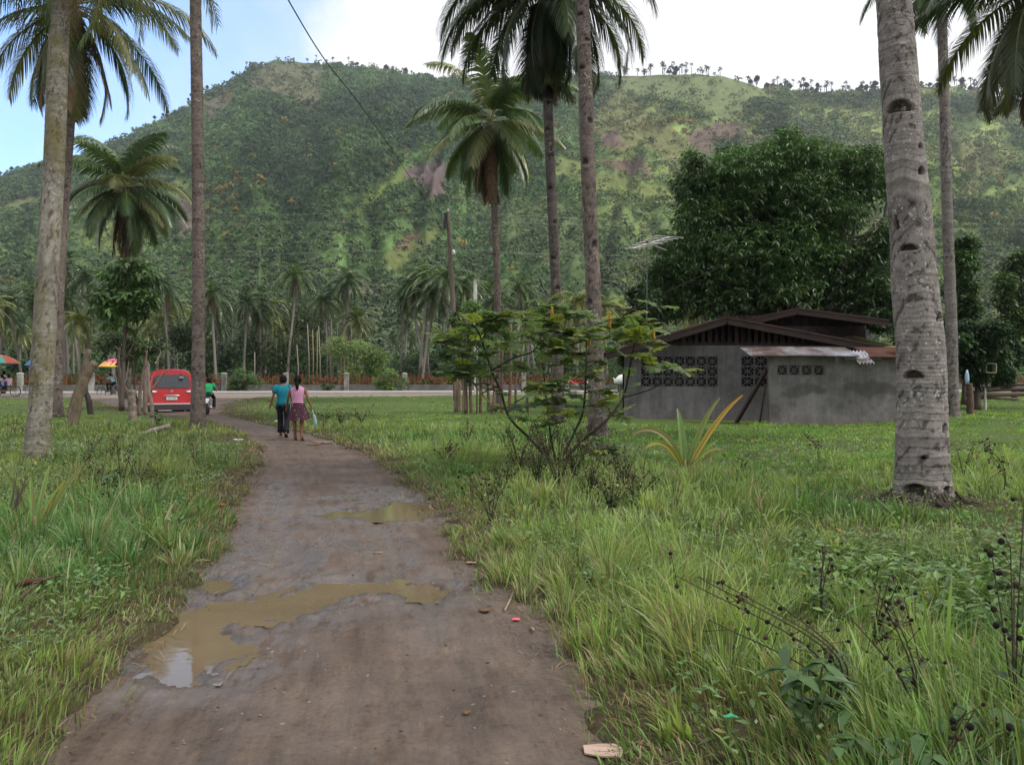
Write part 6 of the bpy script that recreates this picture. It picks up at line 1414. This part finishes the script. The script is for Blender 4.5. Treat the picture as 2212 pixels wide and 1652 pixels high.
def shrub():
    d = 15.; b = pt(1195, 1005, d); b[2] = gz(b[0], b[1]); r = np.random.RandomState(3)
    t = thing('candle_bush', b, 'sprawling wild shrub with big feather-shaped leaves and yellow flower spikes in the middle', 'shrub')
    BRN = [([(1190, 1000), (1146, 949), (1099, 901), (1082, 847), (1061, 800), (1037, 726), (1020, 700)], 0, .026), ([(1061, 800), (1110, 773), (1151, 759), (1167, 728), (1170, 680), (1182, 640)], .2, .016), ([(1215, 985), (1241, 932), (1260, 882), (1266, 776), (1264, 700)], -.3, .024), ([(1222, 990), (1255, 954), (1307, 911), (1345, 859), (1359, 800), (1372, 730), (1385, 690)], .3, .026), ([(1345, 859), (1407, 840), (1450, 815), (1480, 800)], .3, .013), ([(1200, 995), (1189, 942), (1177, 835), (1168, 740), (1164, 690)], .6, .018), ([(1082, 847), (1040, 835), (1000, 815), (960, 800)], -.2, .012), ([(1110, 870), (1150, 850), (1190, 835)], -.5, .012), ([(1215, 995), (1280, 975), (1320, 985)], -.6, .01), ([(1372, 730), (1340, 715), (1300, 700)], .4, .008), ([(1385, 690), (1400, 668), (1440, 662)], .3, .008), ([(1170, 700), (1215, 720), (1262, 726)], .2, .008), ([(1037, 726), (1060, 700), (1085, 690)], 0, .009), ([(1170, 690), (1210, 668), (1240, 690)], .3, .008), ([(1360, 780), (1410, 750), (1450, 745)], .2, .010), ([(1264, 780), (1225, 760), (1200, 752)], -.2, .010), ([(1035, 745), (990, 735), (950, 742)], .1, .009)]
    mb = MB(); tips = []
    for P, o, r0 in BRN:
        S = spline([pt(X, Y, d + o + .25 * i * r.uniform(-.5, .6)) for i, (X, Y) in enumerate(P)], 16); mb.tube(S, np.linspace(r0, r0 * .45, 16), 7, (.045, .033, .026)); tips.append((S, r0))
    mb.build('stems', M['twig'], t, org=b, smooth=True)
    mb = MB()
    for S, r0 in tips:
        n = 12 if len(S) else 0
        for k in range(19 if S[-1][0] < pt(1420, 0, d)[0] else 3):
            i = int(min(15, 15 * (1 - abs(r.normal(0, .22))))); az = r.uniform(0, 2 * PI)
            if r0 > .02 and S[i][2] < 1.1 and r.rand() < .6: continue
            pinnate(mb, S[i], az, r.uniform(.0, .8), r.uniform(.30, .48), 8, .06, .12, r=r, col=(.13, .185, .090) if r.rand() < .72 else (.19, .22, .06), droop=r.uniform(.4, .9))
    for (X, Y) in [(1140, 880), (1170, 870), (1200, 890), (1225, 900), (1150, 910), (1290, 880), (1245, 860), (1300, 850), (1180, 920), (1215, 875), (1130, 840), (1320, 900), (1090, 880), (1350, 770), (1410, 790), (1445, 795), (1240, 770), (1290, 790), (1080, 760), (1110, 740), (1000, 760), (1320, 760), (1210, 790), (1140, 800), (1380, 730), (1400, 715), (1060, 720), (1090, 800), (1000, 790), (1030, 700), (1110, 690), (1150, 720), (1200, 700), (1350, 725), (1300, 735)]:
        p = pt(X, Y, d + r.uniform(-.7, .7))
        for k in range(4): pinnate(mb, p, r.uniform(0, 6.28), r.uniform(.0, .8), r.uniform(.28, .44), 8, .06, .12, r=r, col=(.13, .185, .090) if r.rand() < .7 else (.19, .22, .055), droop=r.uniform(.3, .8))
    mb.build('leaves', M['bushleaf'], t, org=b)
    for (X, Y, h) in [(1192, 677, .22), (1316, 690, .26), (1272, 738, .12), (1240, 742, .12), (1411, 722, .13)]:
        p = pt(X, Y, d); mb = MB()
        for i in range(26): a = i * 2.4; f = i / 26.; mb.ball(p + (math.cos(a) * .022 * (1 - .5 * f), math.sin(a) * .022 * (1 - .5 * f), h * (f - .5)), (.014, .014, .012), 6, 5, (.45, .24, .02))
        mb.tube([p - (0, 0, h / 2 + .12), p + (0, 0, h / 2)], .006, 5, (.2, .15, .04)); mb.build('flower_spike', M['paint'], t, org=b, smooth=True)
    mb = MB()
    for (X0, Y0, X1, Y1) in [(1284, 702, 1342, 688), (1342, 688, 1372, 660), (1330, 668, 1376, 672), (1372, 660, 1348, 640), (1150, 662, 1190, 665), (1080, 663, 1120, 668), (1126, 693, 1164, 696), (1358, 700, 1404, 694), (1170, 620, 1180, 640), (1163, 600, 1172, 622), (1230, 712, 1262, 700), (1300, 660, 1340, 664)]:
        mb.tube([pt(X0, Y0, d + r.uniform(-.4, .4)), pt((X0 + X1) / 2, (Y0 + Y1) / 2 - 3, d), pt(X1, Y1, d + r.uniform(-.4, .4))], .010, 5, (.035, .024, .02))
    mb.build('dry_pods', M['twig'], t, org=b)
shrub()
# ---------------------------------------------------------------- weeds with black seed heads
HEADS = []
def weed(lab, p, h, nst, spread, nb, br, seed, lean=(0, 0), group=None, leaf=14, nm='seedhead_weed', low=.35, each=False):
    p = np.array(p, float); p[2] = gz(p[0], p[1]); r = np.random.RandomState(seed); t = thing(nm, p, lab, 'weed', group); st = MB(); bl = MB(); lf = MB()
    for i in range(nst):
        a = r.uniform(0, 2 * PI); q = r.uniform(.2, 1) * spread; hh = h * r.uniform(.65, 1.05)
        S = spline([p, p + (math.cos(a) * q * .35, math.sin(a) * q * .35, hh * .5), p + (math.cos(a) * q + lean[0] * hh, math.sin(a) * q + lean[1] * hh, hh)], 12); st.tube(S, np.linspace(.005, .0022, 12) * (1 + .03 * p[1]), 4, (.05, .04, .025))
        for k in range(nb):
            f = r.uniform(low, 1) ** .7; c = S[min(11, int(f * 11.9))]; off = r.normal(0, .05, 3) * (1.3 - f * .5); e = c + off; st.tube([c, e], .0018 * (1 + .03 * p[1]), 3, (.05, .04, .025)); q_ = br * r.uniform(.5, 1.1)
            if each:
                if not HEADS:
                    for hc in ((.012, .008, .007), (.05, .026, .018)):
                        hm = MB(); hm.ball((0, 0, 0), 1., 11, 8, hc); hm.V[0] = hm.V[0] * (1 + .16 * (np.random.RandomState(3).rand(len(hm.V[0]), 1) - .5)); ho = hm.build('seed_head', M['stone'], t, smooth=True); HEADS.append(ho)
                    HEADS[0].location = e - p; HEADS[0].scale = (q_,) * 3; HEADS[1].location = S[-1] - p; HEADS[1].scale = (q_ * .7,) * 3
                else:
                    ho = HEADS[0 if r.rand() < .8 else 1].copy(); COL.objects.link(ho); ho.parent = t; ho.location = e - p; ho.scale = (q_, q_, q_ * r.uniform(.8, 1.1))
            else: bl.ball(e, q_, 7, 5, (.014, .009, .008) if r.rand() < .7 else (.075, .04, .024))
        for k in range(leaf):
            f = r.uniform(.03, .6); c = S[int(f * 11)]; az = r.uniform(0, 6.28); L = r.uniform(.04, .09); dd = np.array([math.cos(az), math.sin(az), r.uniform(-.3, .4)]); s_ = np.array([-math.sin(az), math.cos(az), 0]); lf.add([c, c + dd * L * .5 + s_ * L * .25, c + dd * L, c + dd * L * .5 - s_ * L * .25], [(0, 1, 2, 3)], np.array((.055, .10, .03)) * r.uniform(.6, 1.4))
    st.build('stems', M['twig'], t, org=p)
    if not each: bl.build('seed_heads', M['stone'], t, org=p, smooth=True)['kind'] = 'stuff'
    if leaf: lf.build('leaves', M['leaf'], t, org=p)
# foreground right
def gpp(X, Y): q = gp(X, Y); return q
weed('weed arching left over the near grass with round black seed heads', gpp(1800, 1560), .62, 5, .30, 8, .0105, 1, lean=(-.75, .1), each=True)
weed('upright black-headed weed in the near grass left of the right edge', gpp(1985, 1590), .62, 5, .30, 6, .011, 2, lean=(-.1, .1), each=True)
weed('tall weed with large black seed heads cut by the right edge', gpp(2190, 1600), .98, 5, .16, 7, .013, 3, lean=(.06, .1), each=True)
weed('low black-headed weed in the bottom right grass', gpp(2010, 1760), .36, 3, .22, 4, .012, 4, each=True)
weed('small black-headed weed in front of the massive notched trunk', gpp(1775, 1345), .62, 3, .18, 7, .0115, 5, lean=(.1, 0), each=True)
weed('sparse weed with few black heads between the near grass and the trunk', gpp(1880, 1450), .5, 3, .3, 6, .0115, 6, each=True)
weed('thin leaning weed with black heads right of the massive trunk', gpp(2165, 1080), .85, 2, .12, 22, .014, 7, lean=(-.35, .1), leaf=4)
weed('wiry dark weed behind the thin leaning weed right of the massive trunk', gpp(2080, 1030), .55, 3, .16, 10, .012, 8, leaf=4)
weed('thin weed with black heads in the lawn between seedling and notched trunk', gpp(1765, 1000), .60, 2, .1, 14, .016, 9, lean=(-.5, .1), leaf=2)
weed('sparse weed in the lawn right of the coconut seedling', gpp(1600, 1040), .40, 3, .2, 7, .012, 10, leaf=4)
DW = 'dry black-headed weeds around the foot of the flowering shrub'
for i, (X, Y, h, n_, sp) in enumerate([(1120, 1020, .85, 9, .45), (1160, 1050, .9, 10, .4), (1205, 1060, 1.0, 12, .35), (1240, 1040, .95, 11, .35), (1275, 1075, .7, 9, .4), (1320, 1110, .75, 9, .4), (1350, 1060, .75, 8, .35), (1090, 1060, .6, 6, .4), (1180, 1000, 1.0, 10, .4), (1260, 1000, 1.0, 9, .3), (1370, 1100, .5, 7, .3), (1300, 1020, .8, 8, .4)]):
    weed('dry dark weed covered in black seed heads at the foot of the flowering shrub', gpp(X, Y), h * .9, n_, sp * 1.35, 9, .0125, 30 + i, group=DW, leaf=16, low=.1)
for i, (X, Y, h, lab) in enumerate([(1010, 960, .6, 'small black-headed weed left of the flowering shrub near the stakes'), (965, 1010, .45, 'low weed with tiny black heads at the left of the shrub'), (1060, 1130, .5, 'low weed with black heads in the grass below the flowering shrub')]): weed(lab, gpp(X, Y), h, 5, .35, 9, .014, 60 + i, leaf=4)
LW = 'black-headed weeds on the left bank'
for i, (X, Y, h) in enumerate([(262, 1078, .95), (215, 1075, .7), (300, 1062, .65), (345, 1075, .6), (235, 1110, .5), (420, 1015, .75), (190, 1000, .6), (240, 1000, .6), (30, 940, .8), (60, 960, .6)]):
    weed('thin weed with scattered black seed heads on the left grass bank', gpp(X, Y), h * .8, 3, .22, 8, .0125, 70 + i, group=LW, leaf=8)
for i, (X, Y) in enumerate([(700, 918), (735, 920), (780, 915), (650, 905), (600, 890)]):
    weed('low brown weed clump on the verge right of the walkers', gpp(X, Y), .5, 8, .5, 5, .02, 90 + i, group='brown weed clumps beside the walkers', leaf=25)
# broad leafy weed in foreground
def leafyweed(lab, p, h, n, seed, size=.1, col=(.06, .12, .035)):
    p = np.array(p); p[2] = gz(p[0], p[1]); r = np.random.RandomState(seed); t = thing('leafy_weed', p, lab, 'weed'); st = MB(); lf = MB()
    for i in range(n):
        a = i * 2.4; q = r.uniform(.05, .2); T = p + (math.cos(a) * q, math.sin(a) * q, h * r.uniform(.5, 1)); st.tube([p, (p + T) / 2 + (0, 0, .03), T], .004, 5, (.08, .12, .04))
        for k in range(4):
            az = r.uniform(0, 6.28); L = size * r.uniform(.7, 1.2); d = np.array([math.cos(az), math.sin(az), r.uniform(-.5, .1)]); s = np.array([-math.sin(az), math.cos(az), 0]); dn = np.array([0, 0, -.2 * L])
            lf.add([T, T + d * L * .3 + s * L * .3, T + d * L * .7 + s * L * .2 + dn * .6, T + d * L * 1.1 + dn * 1.6, T + d * L * .7 - s * L * .2 + dn * .6, T + d * L * .3 - s * L * .3], [(0, 1, 2, 3, 4, 5)], np.array(col) * r.uniform(.75, 1.3))
    st.build('stems', M['twig'], t, org=p); lf.build('leaves', M['leaf'], t, org=p)
leafyweed('broad-leaved weed with pointed toothed leaves in the right foreground grass', gpp(1740, 1640), .40, 9, 1, .12)
leafyweed('broad-leaved weed cluster at the bottom right corner', gpp(2150, 1690), .36, 9, 2, .09)
leafyweed('small pale leafy weed among the bottom right grass', gpp(1900, 1740), .3, 7, 3, .08)
leafyweed('leafy green weed by the left stumps', gpp(338, 925), .5, 10, 4, .13, (.08, .14, .04))
leafyweed('round-leaved weed clump on the left bank below the log', gpp(240, 1060), .28, 9, 5, .08)
# coconut seedlings
def seedling(lab, p, specs, seed):
    p = np.array(p); p[2] = gz(p[0], p[1]); r = np.random.RandomState(seed); t = thing('coconut_seedling', p, lab, 'seedling'); mb = MB()
    for (az, el, L, bend, wid, c0, c1) in specs:
        M_ = 16; s = np.linspace(0, 1, M_); e = el - bend * s ** 2.2; D_ = np.stack([np.cos(e) * math.cos(az), np.cos(e) * math.sin(az), np.sin(e)], 1); P = p + np.vstack([[0, 0, 0], np.cumsum(D_[:-1] * L / (M_ - 1), 0)])
        S = np.cross(D_, (0, 1, 0)); S /= np.linalg.norm(S, axis=1)[:, None] + 1e-9; w = wid * .75 * np.clip(np.sin(PI * np.clip(s * .85 + .12, 0, 1)), .05, 1) * (s > .15) + .008
        c = np.array(c0)[None] * (1 - s[:, None]) + np.array(c1)[None] * s[:, None]; fold = np.array([0, -.3, .0])
        V = np.stack([P - S * w[:, None] + fold * w[:, None], P, P + S * w[:, None] + fold * w[:, None]], 1).reshape(-1, 3); mb.add(V, grid_faces(M_, 3), np.repeat(c, 3, axis=0)); mb.tube(P, np.linspace(.012, .003, M_), 5, (.2, .17, .05), caps=False)
    mb.build('blades', M['leaf'], t, org=p)
    mb = MB(); mb.tube([p - (0, 0, .05), p + (0, 0, .22)], [.035, .022], 8, (.16, .13, .06)); mb.build('stem', M['twig'], t, org=p, smooth=True); return t
G1, Y1, O1, S1 = (.15, .25, .06), (.36, .34, .05), (.55, .28, .05), (.42, .32, .17)
seedling('young coconut seedling with green and orange blades on the lawn before the house', gpp(1479, 1022), [(.35, 1.22, 1.35, .5, .05, G1, (.18, .2, .05)), (.1, 1.05, 1.55, .45, .045, Y1, O1), (1.9, 1.45, 1.05, .4, .07, G1, G1), (.7, 1.2, .9, .7, .035, G1, G1), (2.4, 1.0, .6, .8, .03, G1, S1), (.2, .9, .75, 1.2, .03, G1, Y1), (PI - .1, 1.25, 1.25, 2.4, .05, G1, S1), (PI + .4, 1.1, 1.0, 2.2, .04, Y1, Y1), (.3, .9, .8, .6, .05, G1, G1), (2.6, 1.2, .7, .6, .04, G1, Y1), (-.3, .7, .7, .5, .03, G1, S1)], 1)
seedling('young coconut seedling with narrow green blades on the left bank', gpp(75, 1165), [(PI - .3, 1.15, .80, .4, .028, G1, (.10, .16, .035)), (.5, 1.1, .80, .25, .02, G1, (.14, .17, .04)), (1.4, 1.35, .7, .3, .02, G1, G1), (.1, 1.2, .6, .3, .018, G1, Y1), (PI, .95, .55, .4, .018, G1, G1), (2.2, 1.3, .6, .4, .03, G1, G1)], 2)
q = gpp(1497, 1012); mb = MB(); V = [(q[0] + .10 * math.cos(a) * f ** .5 + .05, q[1] + .02 * math.sin(a * 3), q[2] + .26 * (1 - f) + .03) for f in np.linspace(0, 1, 7) for a in np.linspace(-1.2, 1.6, 5)]; mb.add(V, grid_faces(7, 5), (.16, .11, .10)); tag(mb.build('dry_husk', M['dead'], smooth=True), 'curled brownish dry husk beside the coconut seedling', 'dry leaf')
# fallen frond stalks and husk on the left bank
for i, (a_, b_, lab) in enumerate([((0, 1250), (150, 1185), 'dry stalk lying above the other stalks at the left edge'), ((10, 1275), (180, 1205), 'second dry stalk from the top at the left edge'), ((0, 1300), (200, 1215), 'long dry stalk in the middle of the stalk heap'), ((40, 1300), (270, 1130), 'longest dark dry stalk with a knobbly tip'), ((30, 1312), (150, 1275), 'shortest dry stalk at the bottom of the heap')]):
    p, q = gpp(*a_), gpp(*b_); p[2] += .03; q[2] += .12; mb = MB(); mb.tube(spline([p, (p + q) / 2 + (0, 0, .05), q], 10), np.linspace(.013, .007, 10), 6, (.085, .055, .04)); tag(mb.build('dry_stalk', M['twig'], smooth=True), lab, 'stalk')
q = gpp(52, 1300); mb = MB(); mb.tube([q + (-.06, 0, .10), q + (.0, .02, .13), q + (.10, .05, .14)], [.014, .024, .012], 8, (.075, .035, .022)); tag(mb.build('dry_husk', M['dead'], smooth=True), 'reddish-brown husk at the lower end of the stalk heap', 'husk')
q = gpp(15, 1165); mb = MB()
for i in range(9): a = R.uniform(0, PI); mb.tube([q, q + (math.cos(a) * .12, 0, .18), q + (math.cos(a) * R.uniform(.2, .45), .05, R.uniform(.25, .6))], [.03, .014, .005], 6, (.05, .035, .028))
tag(mb.build('dead_shrub_stump', M['twig'], smooth=True), 'dark dead multi-stemmed stump at the left edge beside the seedling', 'stump')
q = gpp(22, 1192); mb = MB(); mb.ball(q + (0, 0, .03), (.16, .12, .08), 14, 9, (.16, .145, .14)); tag(mb.build('grey_rock', M['stone'], smooth=True), 'rounded grey rock half buried at the left edge', 'rock')
# roots and litter at the foot of the massive trunk
b = pt(1985, 1100, 10.75); b[2] = gz(b[0], b[1]); mb = MB(); r = np.random.RandomState(8)
for i in range(70): a = r.uniform(PI, 2 * PI) if i < 50 else r.uniform(0, PI); q = r.uniform(.34, .5); e = q + r.uniform(.03, .22); mb.tube([b + (q * .8 * math.cos(a), q * .8 * math.sin(a), r.uniform(.05, .16)), b + (q * math.cos(a), q * math.sin(a), .04), b + (e * math.cos(a), e * math.sin(a), .0)], [.014, .012, .006], 5, np.array((.06, .045, .035)) * r.uniform(.5, 1.5))
mb.tube([b + (-.3, -.2, .1), b + (-.5, -.28, .05), b + (-.75, -.32, .02)], [.03, .02, .008], 6, (.03, .024, .02)); tag(mb.build('palm_roots', M['twig']), 'mat of dark exposed roots around the base of the massive notched trunk', 'roots')
# ---------------------------------------------------------------- litter
def scrap(lab, X, Y, w, h, col, nm, cat, seed=0, th=.004, mat='plastic', lift=.01, path=True):
    q = gp(X, Y); q[2] = (pathz(q[0], q[1]) if path else gz(q[0], q[1])) + lift; r = np.random.RandomState(seed + int(X)); n = 9; V = []
    for i in range(n):
        a = 2 * PI * i / n; k = r.uniform(.7, 1.15); V.append((q[0] + w / 2 * k * math.cos(a), q[1] + h / 2 * k * math.sin(a), q[2] + r.uniform(0, .012)))
    V2 = [(a, b_, c - th) for a, b_, c in V]; mb = MB(); mb.add(V + V2 + [(q[0], q[1], q[2] + .012)], [(i, (i + 1) % n, 2 * n) for i in range(n)] + [(i, i + n, (i + 1) % n + n, (i + 1) % n) for i in range(n)] + [tuple(range(n, 2 * n))[::-1]], col)
    return tag(mb.build(nm, M[mat]), lab, cat)
scrap('small pink wrapper on the mud near the right grass edge', 1115, 1331, .055, .07, (.75, .12, .16), 'wrapper', 'litter')
scrap('red wrapper in the grass edge left of the track', 474, 1100, .16, .08, (.5, .04, .05), 'wrapper', 'litter', path=False, lift=.05)
scrap('torn beige cardboard on the mud at the bottom edge', 1322, 1612, .22, .17, (.42, .30, .24), 'cardboard_scrap', 'litter', th=.006)
scrap('green plastic scrap in the near right grass', 1578, 1612, .06, .05, (.05, .35, .18), 'plastic_scrap', 'litter', path=False, lift=.12)
scrap('white plastic scrap in the left grass across from the walkers', 514, 961, .28, .2, (.75, .75, .72), 'plastic_scrap', 'litter', path=False, lift=.12)
scrap('small white scrap on the verge between trunk and walkers', 597, 917, .16, .2, (.7, .68, .5), 'plastic_scrap', 'litter', path=False, lift=.12)
scrap('curled pale dry leaf on the left mud edge', 426, 1209, .20, .12, (.30, .20, .14), 'dry_leaf', 'dry leaf', mat='dead', lift=.02)
scrap('yellow-brown dry leaf on the open mud', 1008, 1523, .035, .05, (.13, .08, .03), 'dry_leaf', 'dry leaf', mat='dead')
scrap('dark brown leaf litter right of the large puddle', 1045, 1310, .08, .10, (.10, .06, .03), 'dry_leaf', 'dry leaf', mat='dead')
scrap('broken dry frond piece on the track right of the walkers', 700, 955, .55, .25, (.24, .17, .12), 'dry_leaf', 'dry leaf', mat='dead', lift=.05, th=.03)
scrap('smaller dry frond piece nearest the walkers', 672, 957, .4, .2, (.16, .10, .07), 'dry_leaf', 'dry leaf', mat='dead', lift=.03, th=.02)
scrap('flat pale leaf by the right mud edge', 1025, 1209, .14, .10, (.28, .20, .13), 'dry_leaf', 'dry leaf', mat='dead')
scrap('yellow fallen leaf standing in the left bank grass', 78, 1080, .03, .05, (.6, .35, .04), 'dry_leaf', 'dry leaf', mat='dead', lift=.45, path=False)
for (x0, y0, x1, y1, lab) in [(1090, 1312, 1108, 1275, 'short pale stick lying by the right edge of the mud'), (1145, 1348, 1152, 1356, 'tiny twig right of the pink wrapper'), (568, 1300, 545, 1298, 'tiny dark twig in the shallow mud left of the large puddle'), (806, 1188, 826, 1187, 'tiny dark twig between the two puddles')]:
    a, b_ = gp(x0, y0), gp(x1, y1); a[2] = pathz(a[0], a[1]) + .012; b_[2] = pathz(b_[0], b_[1]) + .014; mb = MB(); mb.tube([a, (a + b_) / 2 + (0.004, 0, .003), b_], .008, 6, (.25, .19, .13)); tag(mb.build('twig', M['twig'], smooth=True), lab, 'twig')
PB = 'pebbles scattered on the muddy track'; pm = []
for i in range(3):
    mb = MB(); r = np.random.RandomState(i); mb.ball((0, 0, 0), 1, 9, 6, np.array((.24, .21, .18)) * (.8 + .2 * i)); mb.V[0] = mb.V[0] * (1 + .3 * (r.rand(len(mb.V[0]), 1) - .5)) * np.array([1, .7, .4]); pm.append(mb.build('pebble', M['stone'], smooth=True))
i = 0
while i < 130:
    yy = 3.3 + 14 * R.random() ** 1.6; xx = R.uniform(float(pL(yy)) + .15, float(pR(yy)) - .15)
    if float(pudsd(np.array([xx]), np.array([yy]))[0]) > -.1: continue
    o = pm[i % 3] if i < 3 else pm[i % 3].copy()
    if i >= 3: COL.objects.link(o)
    s = R.uniform(.003, .008) * (1 + .06 * yy) * (1.7 if R.random() < .08 else 1); o.location = (xx, yy, pathz(xx, yy) + s * .3); o.scale = (s, s, s); o.rotation_euler = (0, 0, R.uniform(0, 6)); tag(o, 'small pale pebble lying on the muddy track', 'pebble', PB); i += 1
# mud clods
cm = []
for i in range(3):
    mb = MB(); r = np.random.RandomState(20 + i); mb.ball((0, 0, 0), 1, 9, 6, np.array((.088, .063, .047))); mb.V[0] = mb.V[0] * (1 + .5 * (r.rand(len(mb.V[0]), 1) - .5)) * np.array([1, .8, .32]); cm.append(mb.build('mud_clod', M['stone'], smooth=True))
i = 0
while i < 80:
    yy = 3.3 + 9 * R.random() ** 1.3; xx = R.uniform(float(pL(yy)) + .05, float(pR(yy)) - .05); s_ = float(pudsd(np.array([xx]), np.array([yy]))[0])
    if s_ > -.02 or (s_ < -.5 and R.random() < .6): continue
    o = cm[i % 3] if i < 3 else cm[i % 3].copy()
    if i >= 3: COL.objects.link(o)
    s = R.uniform(.005, .012); o.location = (xx, yy, pathz(xx, yy) + s * .2); o.scale = (s, s, s); o.rotation_euler = (0, 0, R.uniform(0, 6)); tag(o, 'small dark clod of wet mud on the track', 'mud clod', 'mud clods on the track'); i += 1
# wood pile, post, cloth on the right
for i, (X0, Y0, X1, Y1, w, c) in enumerate([(2090, 856, 2240, 850, .10, (.14, .10, .08)), (2100, 846, 2250, 838, .08, (.10, .075, .065)), (2085, 850, 2160, 838, .07, (.2, .15, .12)), (2120, 838, 2260, 846, .09, (.07, .05, .045)), (2140, 832, 2240, 830, .08, (.12, .08, .07)), (2100, 860, 2200, 862, .06, (.22, .18, .15))]):
    a, b_ = pt(X0, Y0, 42 + i * .15), pt(X1, Y1, 41.5 + i * .2); mb = MB(); mb.tube(spline([a, (a + b_) / 2 + (0, 0, .02), b_], 8), w, 8, c); tag(mb.build('stacked_pole', M['wood'], smooth=True), 'bare pole lying in the wood pile at the right edge', 'pole', 'poles in the wood pile')
stick('whitish short stake standing in front of the wood pile', [(2128, 857), (2127, 845), (2126, 832)], 41, .05, .045, (.5, .48, .45))
stick('brown stake behind the slim palm with cloth on top', [(2096, 880), (2094, 850), (2093, 828)], 36, .15, .12, (.09, .06, .045))
c = pt(2088, 814, 36); mb = MB(); mb.loft([(c[0], c[1], c[2] - .3, .07, .04), (c[0], c[1], c[2] - .1, .10, .05), (c[0], c[1], c[2] + .1, .08, .05), (c[0], c[1], c[2] + .28, .03, .03)], 12, (.30, .42, .55)); tag(mb.build('hung_cloth', M['cloth'], smooth=True), 'pale blue cloth hanging above the brown stake behind the slim palm', 'cloth')
c = pt(2137, 795, 40); mb = MB()
for s in (-1, 1): mb.box((c[0] + s * .22, c[1], c[2]), (.03, .3, .42), col=(.35, .32, .24)); mb.box((c[0], c[1], c[2] + s * .2), (.47, .3, .03), col=(.35, .32, .24))
tag(mb.build('open_box', M['paint']), 'small pale open-fronted box hung below the dense tree on the right', 'box')
# ---------------------------------------------------------------- camera, light, sky, haze
cam = bpy.data.cameras.new('camera'); co = bpy.data.objects.new('camera', cam); COL.objects.link(co)
co.location = (0, 0, EYE); co.rotation_euler = (PI / 2, 0, 0)
cam.sensor_width = 36; cam.lens = 36 * FX / 2211; cam.shift_y = -(826 - HY) / 2211; cam.clip_end = 6000; cam.clip_start = .05
scene.camera = co
SUN_EL, SUN_AZ = math.radians(52), math.radians(112)  # azimuth from +Y clockwise: behind the camera, to the right
sun = bpy.data.lights.new('sun', 'SUN'); sun.energy = SUN_E; sun.angle = math.radians(12); sun.color = (1, .95, .88)
so = bpy.data.objects.new('sun', sun); COL.objects.link(so)
sd = Vector((math.sin(SUN_AZ) * math.cos(SUN_EL), math.cos(SUN_AZ) * math.cos(SUN_EL), math.sin(SUN_EL)))
so.rotation_euler = sd.to_track_quat('Z', 'Y').to_euler(); so.location = (0, -20, 60)
w = bpy.data.worlds.new('World'); scene.world = w; w.use_nodes = True; nt = w.node_tree; nt.nodes.clear()
out = nt.nodes.new('ShaderNodeOutputWorld'); bg = nt.nodes.new('ShaderNodeBackground'); bg.inputs[1].default_value = .12
sk = nt.nodes.new('ShaderNodeTexSky'); sk.sky_type = 'NISHITA'; sk.sun_disc = False; sk.sun_elevation = SUN_EL; sk.sun_rotation = SUN_AZ
sk.air_density = 1.0; sk.dust_density = 1.5
tc = nt.nodes.new('ShaderNodeTexCoord')
nz = N(nt, 'ShaderNodeTexNoise', Scale=4.0, Detail=7, Roughness=.55); nt.links.new(tc.outputs['Generated'], nz.inputs['Vector'])
dt = N(nt, 'ShaderNodeVectorMath', operation='DOT_PRODUCT'); nt.links.new(tc.outputs['Generated'], dt.inputs[0])
c = Vector((-.62, 1, .46)).normalized(); dt.inputs[1].default_value = c
f = math_(nt, 'ADD', dt.outputs['Value'], math_(nt, 'MULTIPLY', math_(nt, 'SUBTRACT', nz.outputs['Fac'], .5), .10))
gap = ramp(nt, f, [(.951, (0, 0, 0)), (.966, (1, 1, 1))])
thin = ramp(nt, nz.outputs['Fac'], [(.38, (.0,) * 3), (.65, (.35,) * 3)])
skc = mixc(nt, 1.0, sk.outputs[0], (1.75, 2.15, 2.6), 'MULTIPLY')
n2 = N(nt, 'ShaderNodeTexNoise', Scale=2.2, Detail=6, Roughness=.6); nt.links.new(tc.outputs['Generated'], n2.inputs['Vector'])
cloud = ramp(nt, n2.outputs['Fac'], [(.3, (CLOUD * .88, CLOUD * .89, CLOUD * .94)), (.6, (CLOUD, CLOUD, CLOUD * 1.01))])
cl = nt.nodes.new('ShaderNodeMix'); cl.data_type = 'RGBA'
blue = mixc(nt, thin, skc, cloud)
nt.links.new(mixc(nt, gap, cloud, blue), bg.inputs[0]); nt.links.new(bg.outputs[0], out.inputs[0])
# haze
mb = MB(); mb.box((350, 820, 310), (6600, 3000, 632)); m, nt, out = newmat('haze')
v = N(nt, 'ShaderNodeVolumePrincipled'); v.inputs['Color'].default_value = (.78, .86, 1, 1); v.inputs['Density'].default_value = HAZE; v.inputs['Anisotropy'].default_value = .3
nt.links.new(v.outputs[0], out.inputs['Volume'])
if HAZE: tag(mb.build('haze', m), 'faint pale blue haze in the air', 'haze', kind='stuff')
scene.view_settings.view_transform = 'Standard'; scene.view_settings.look = 'None'; scene.view_settings.exposure = EXPO; scene.view_settings.gamma = 1
scene.cycles.use_denoising = True; scene.cycles.max_bounces = 6; scene.cycles.diffuse_bounces = 3; scene.cycles.glossy_bounces = 2; scene.cycles.transmission_bounces = 3; scene.cycles.transparent_max_bounces = 4; scene.cycles.volume_bounces = 0
scene.cycles.use_adaptive_sampling = True; scene.cycles.adaptive_threshold = .02
scene.render.threads_mode = 'AUTO'
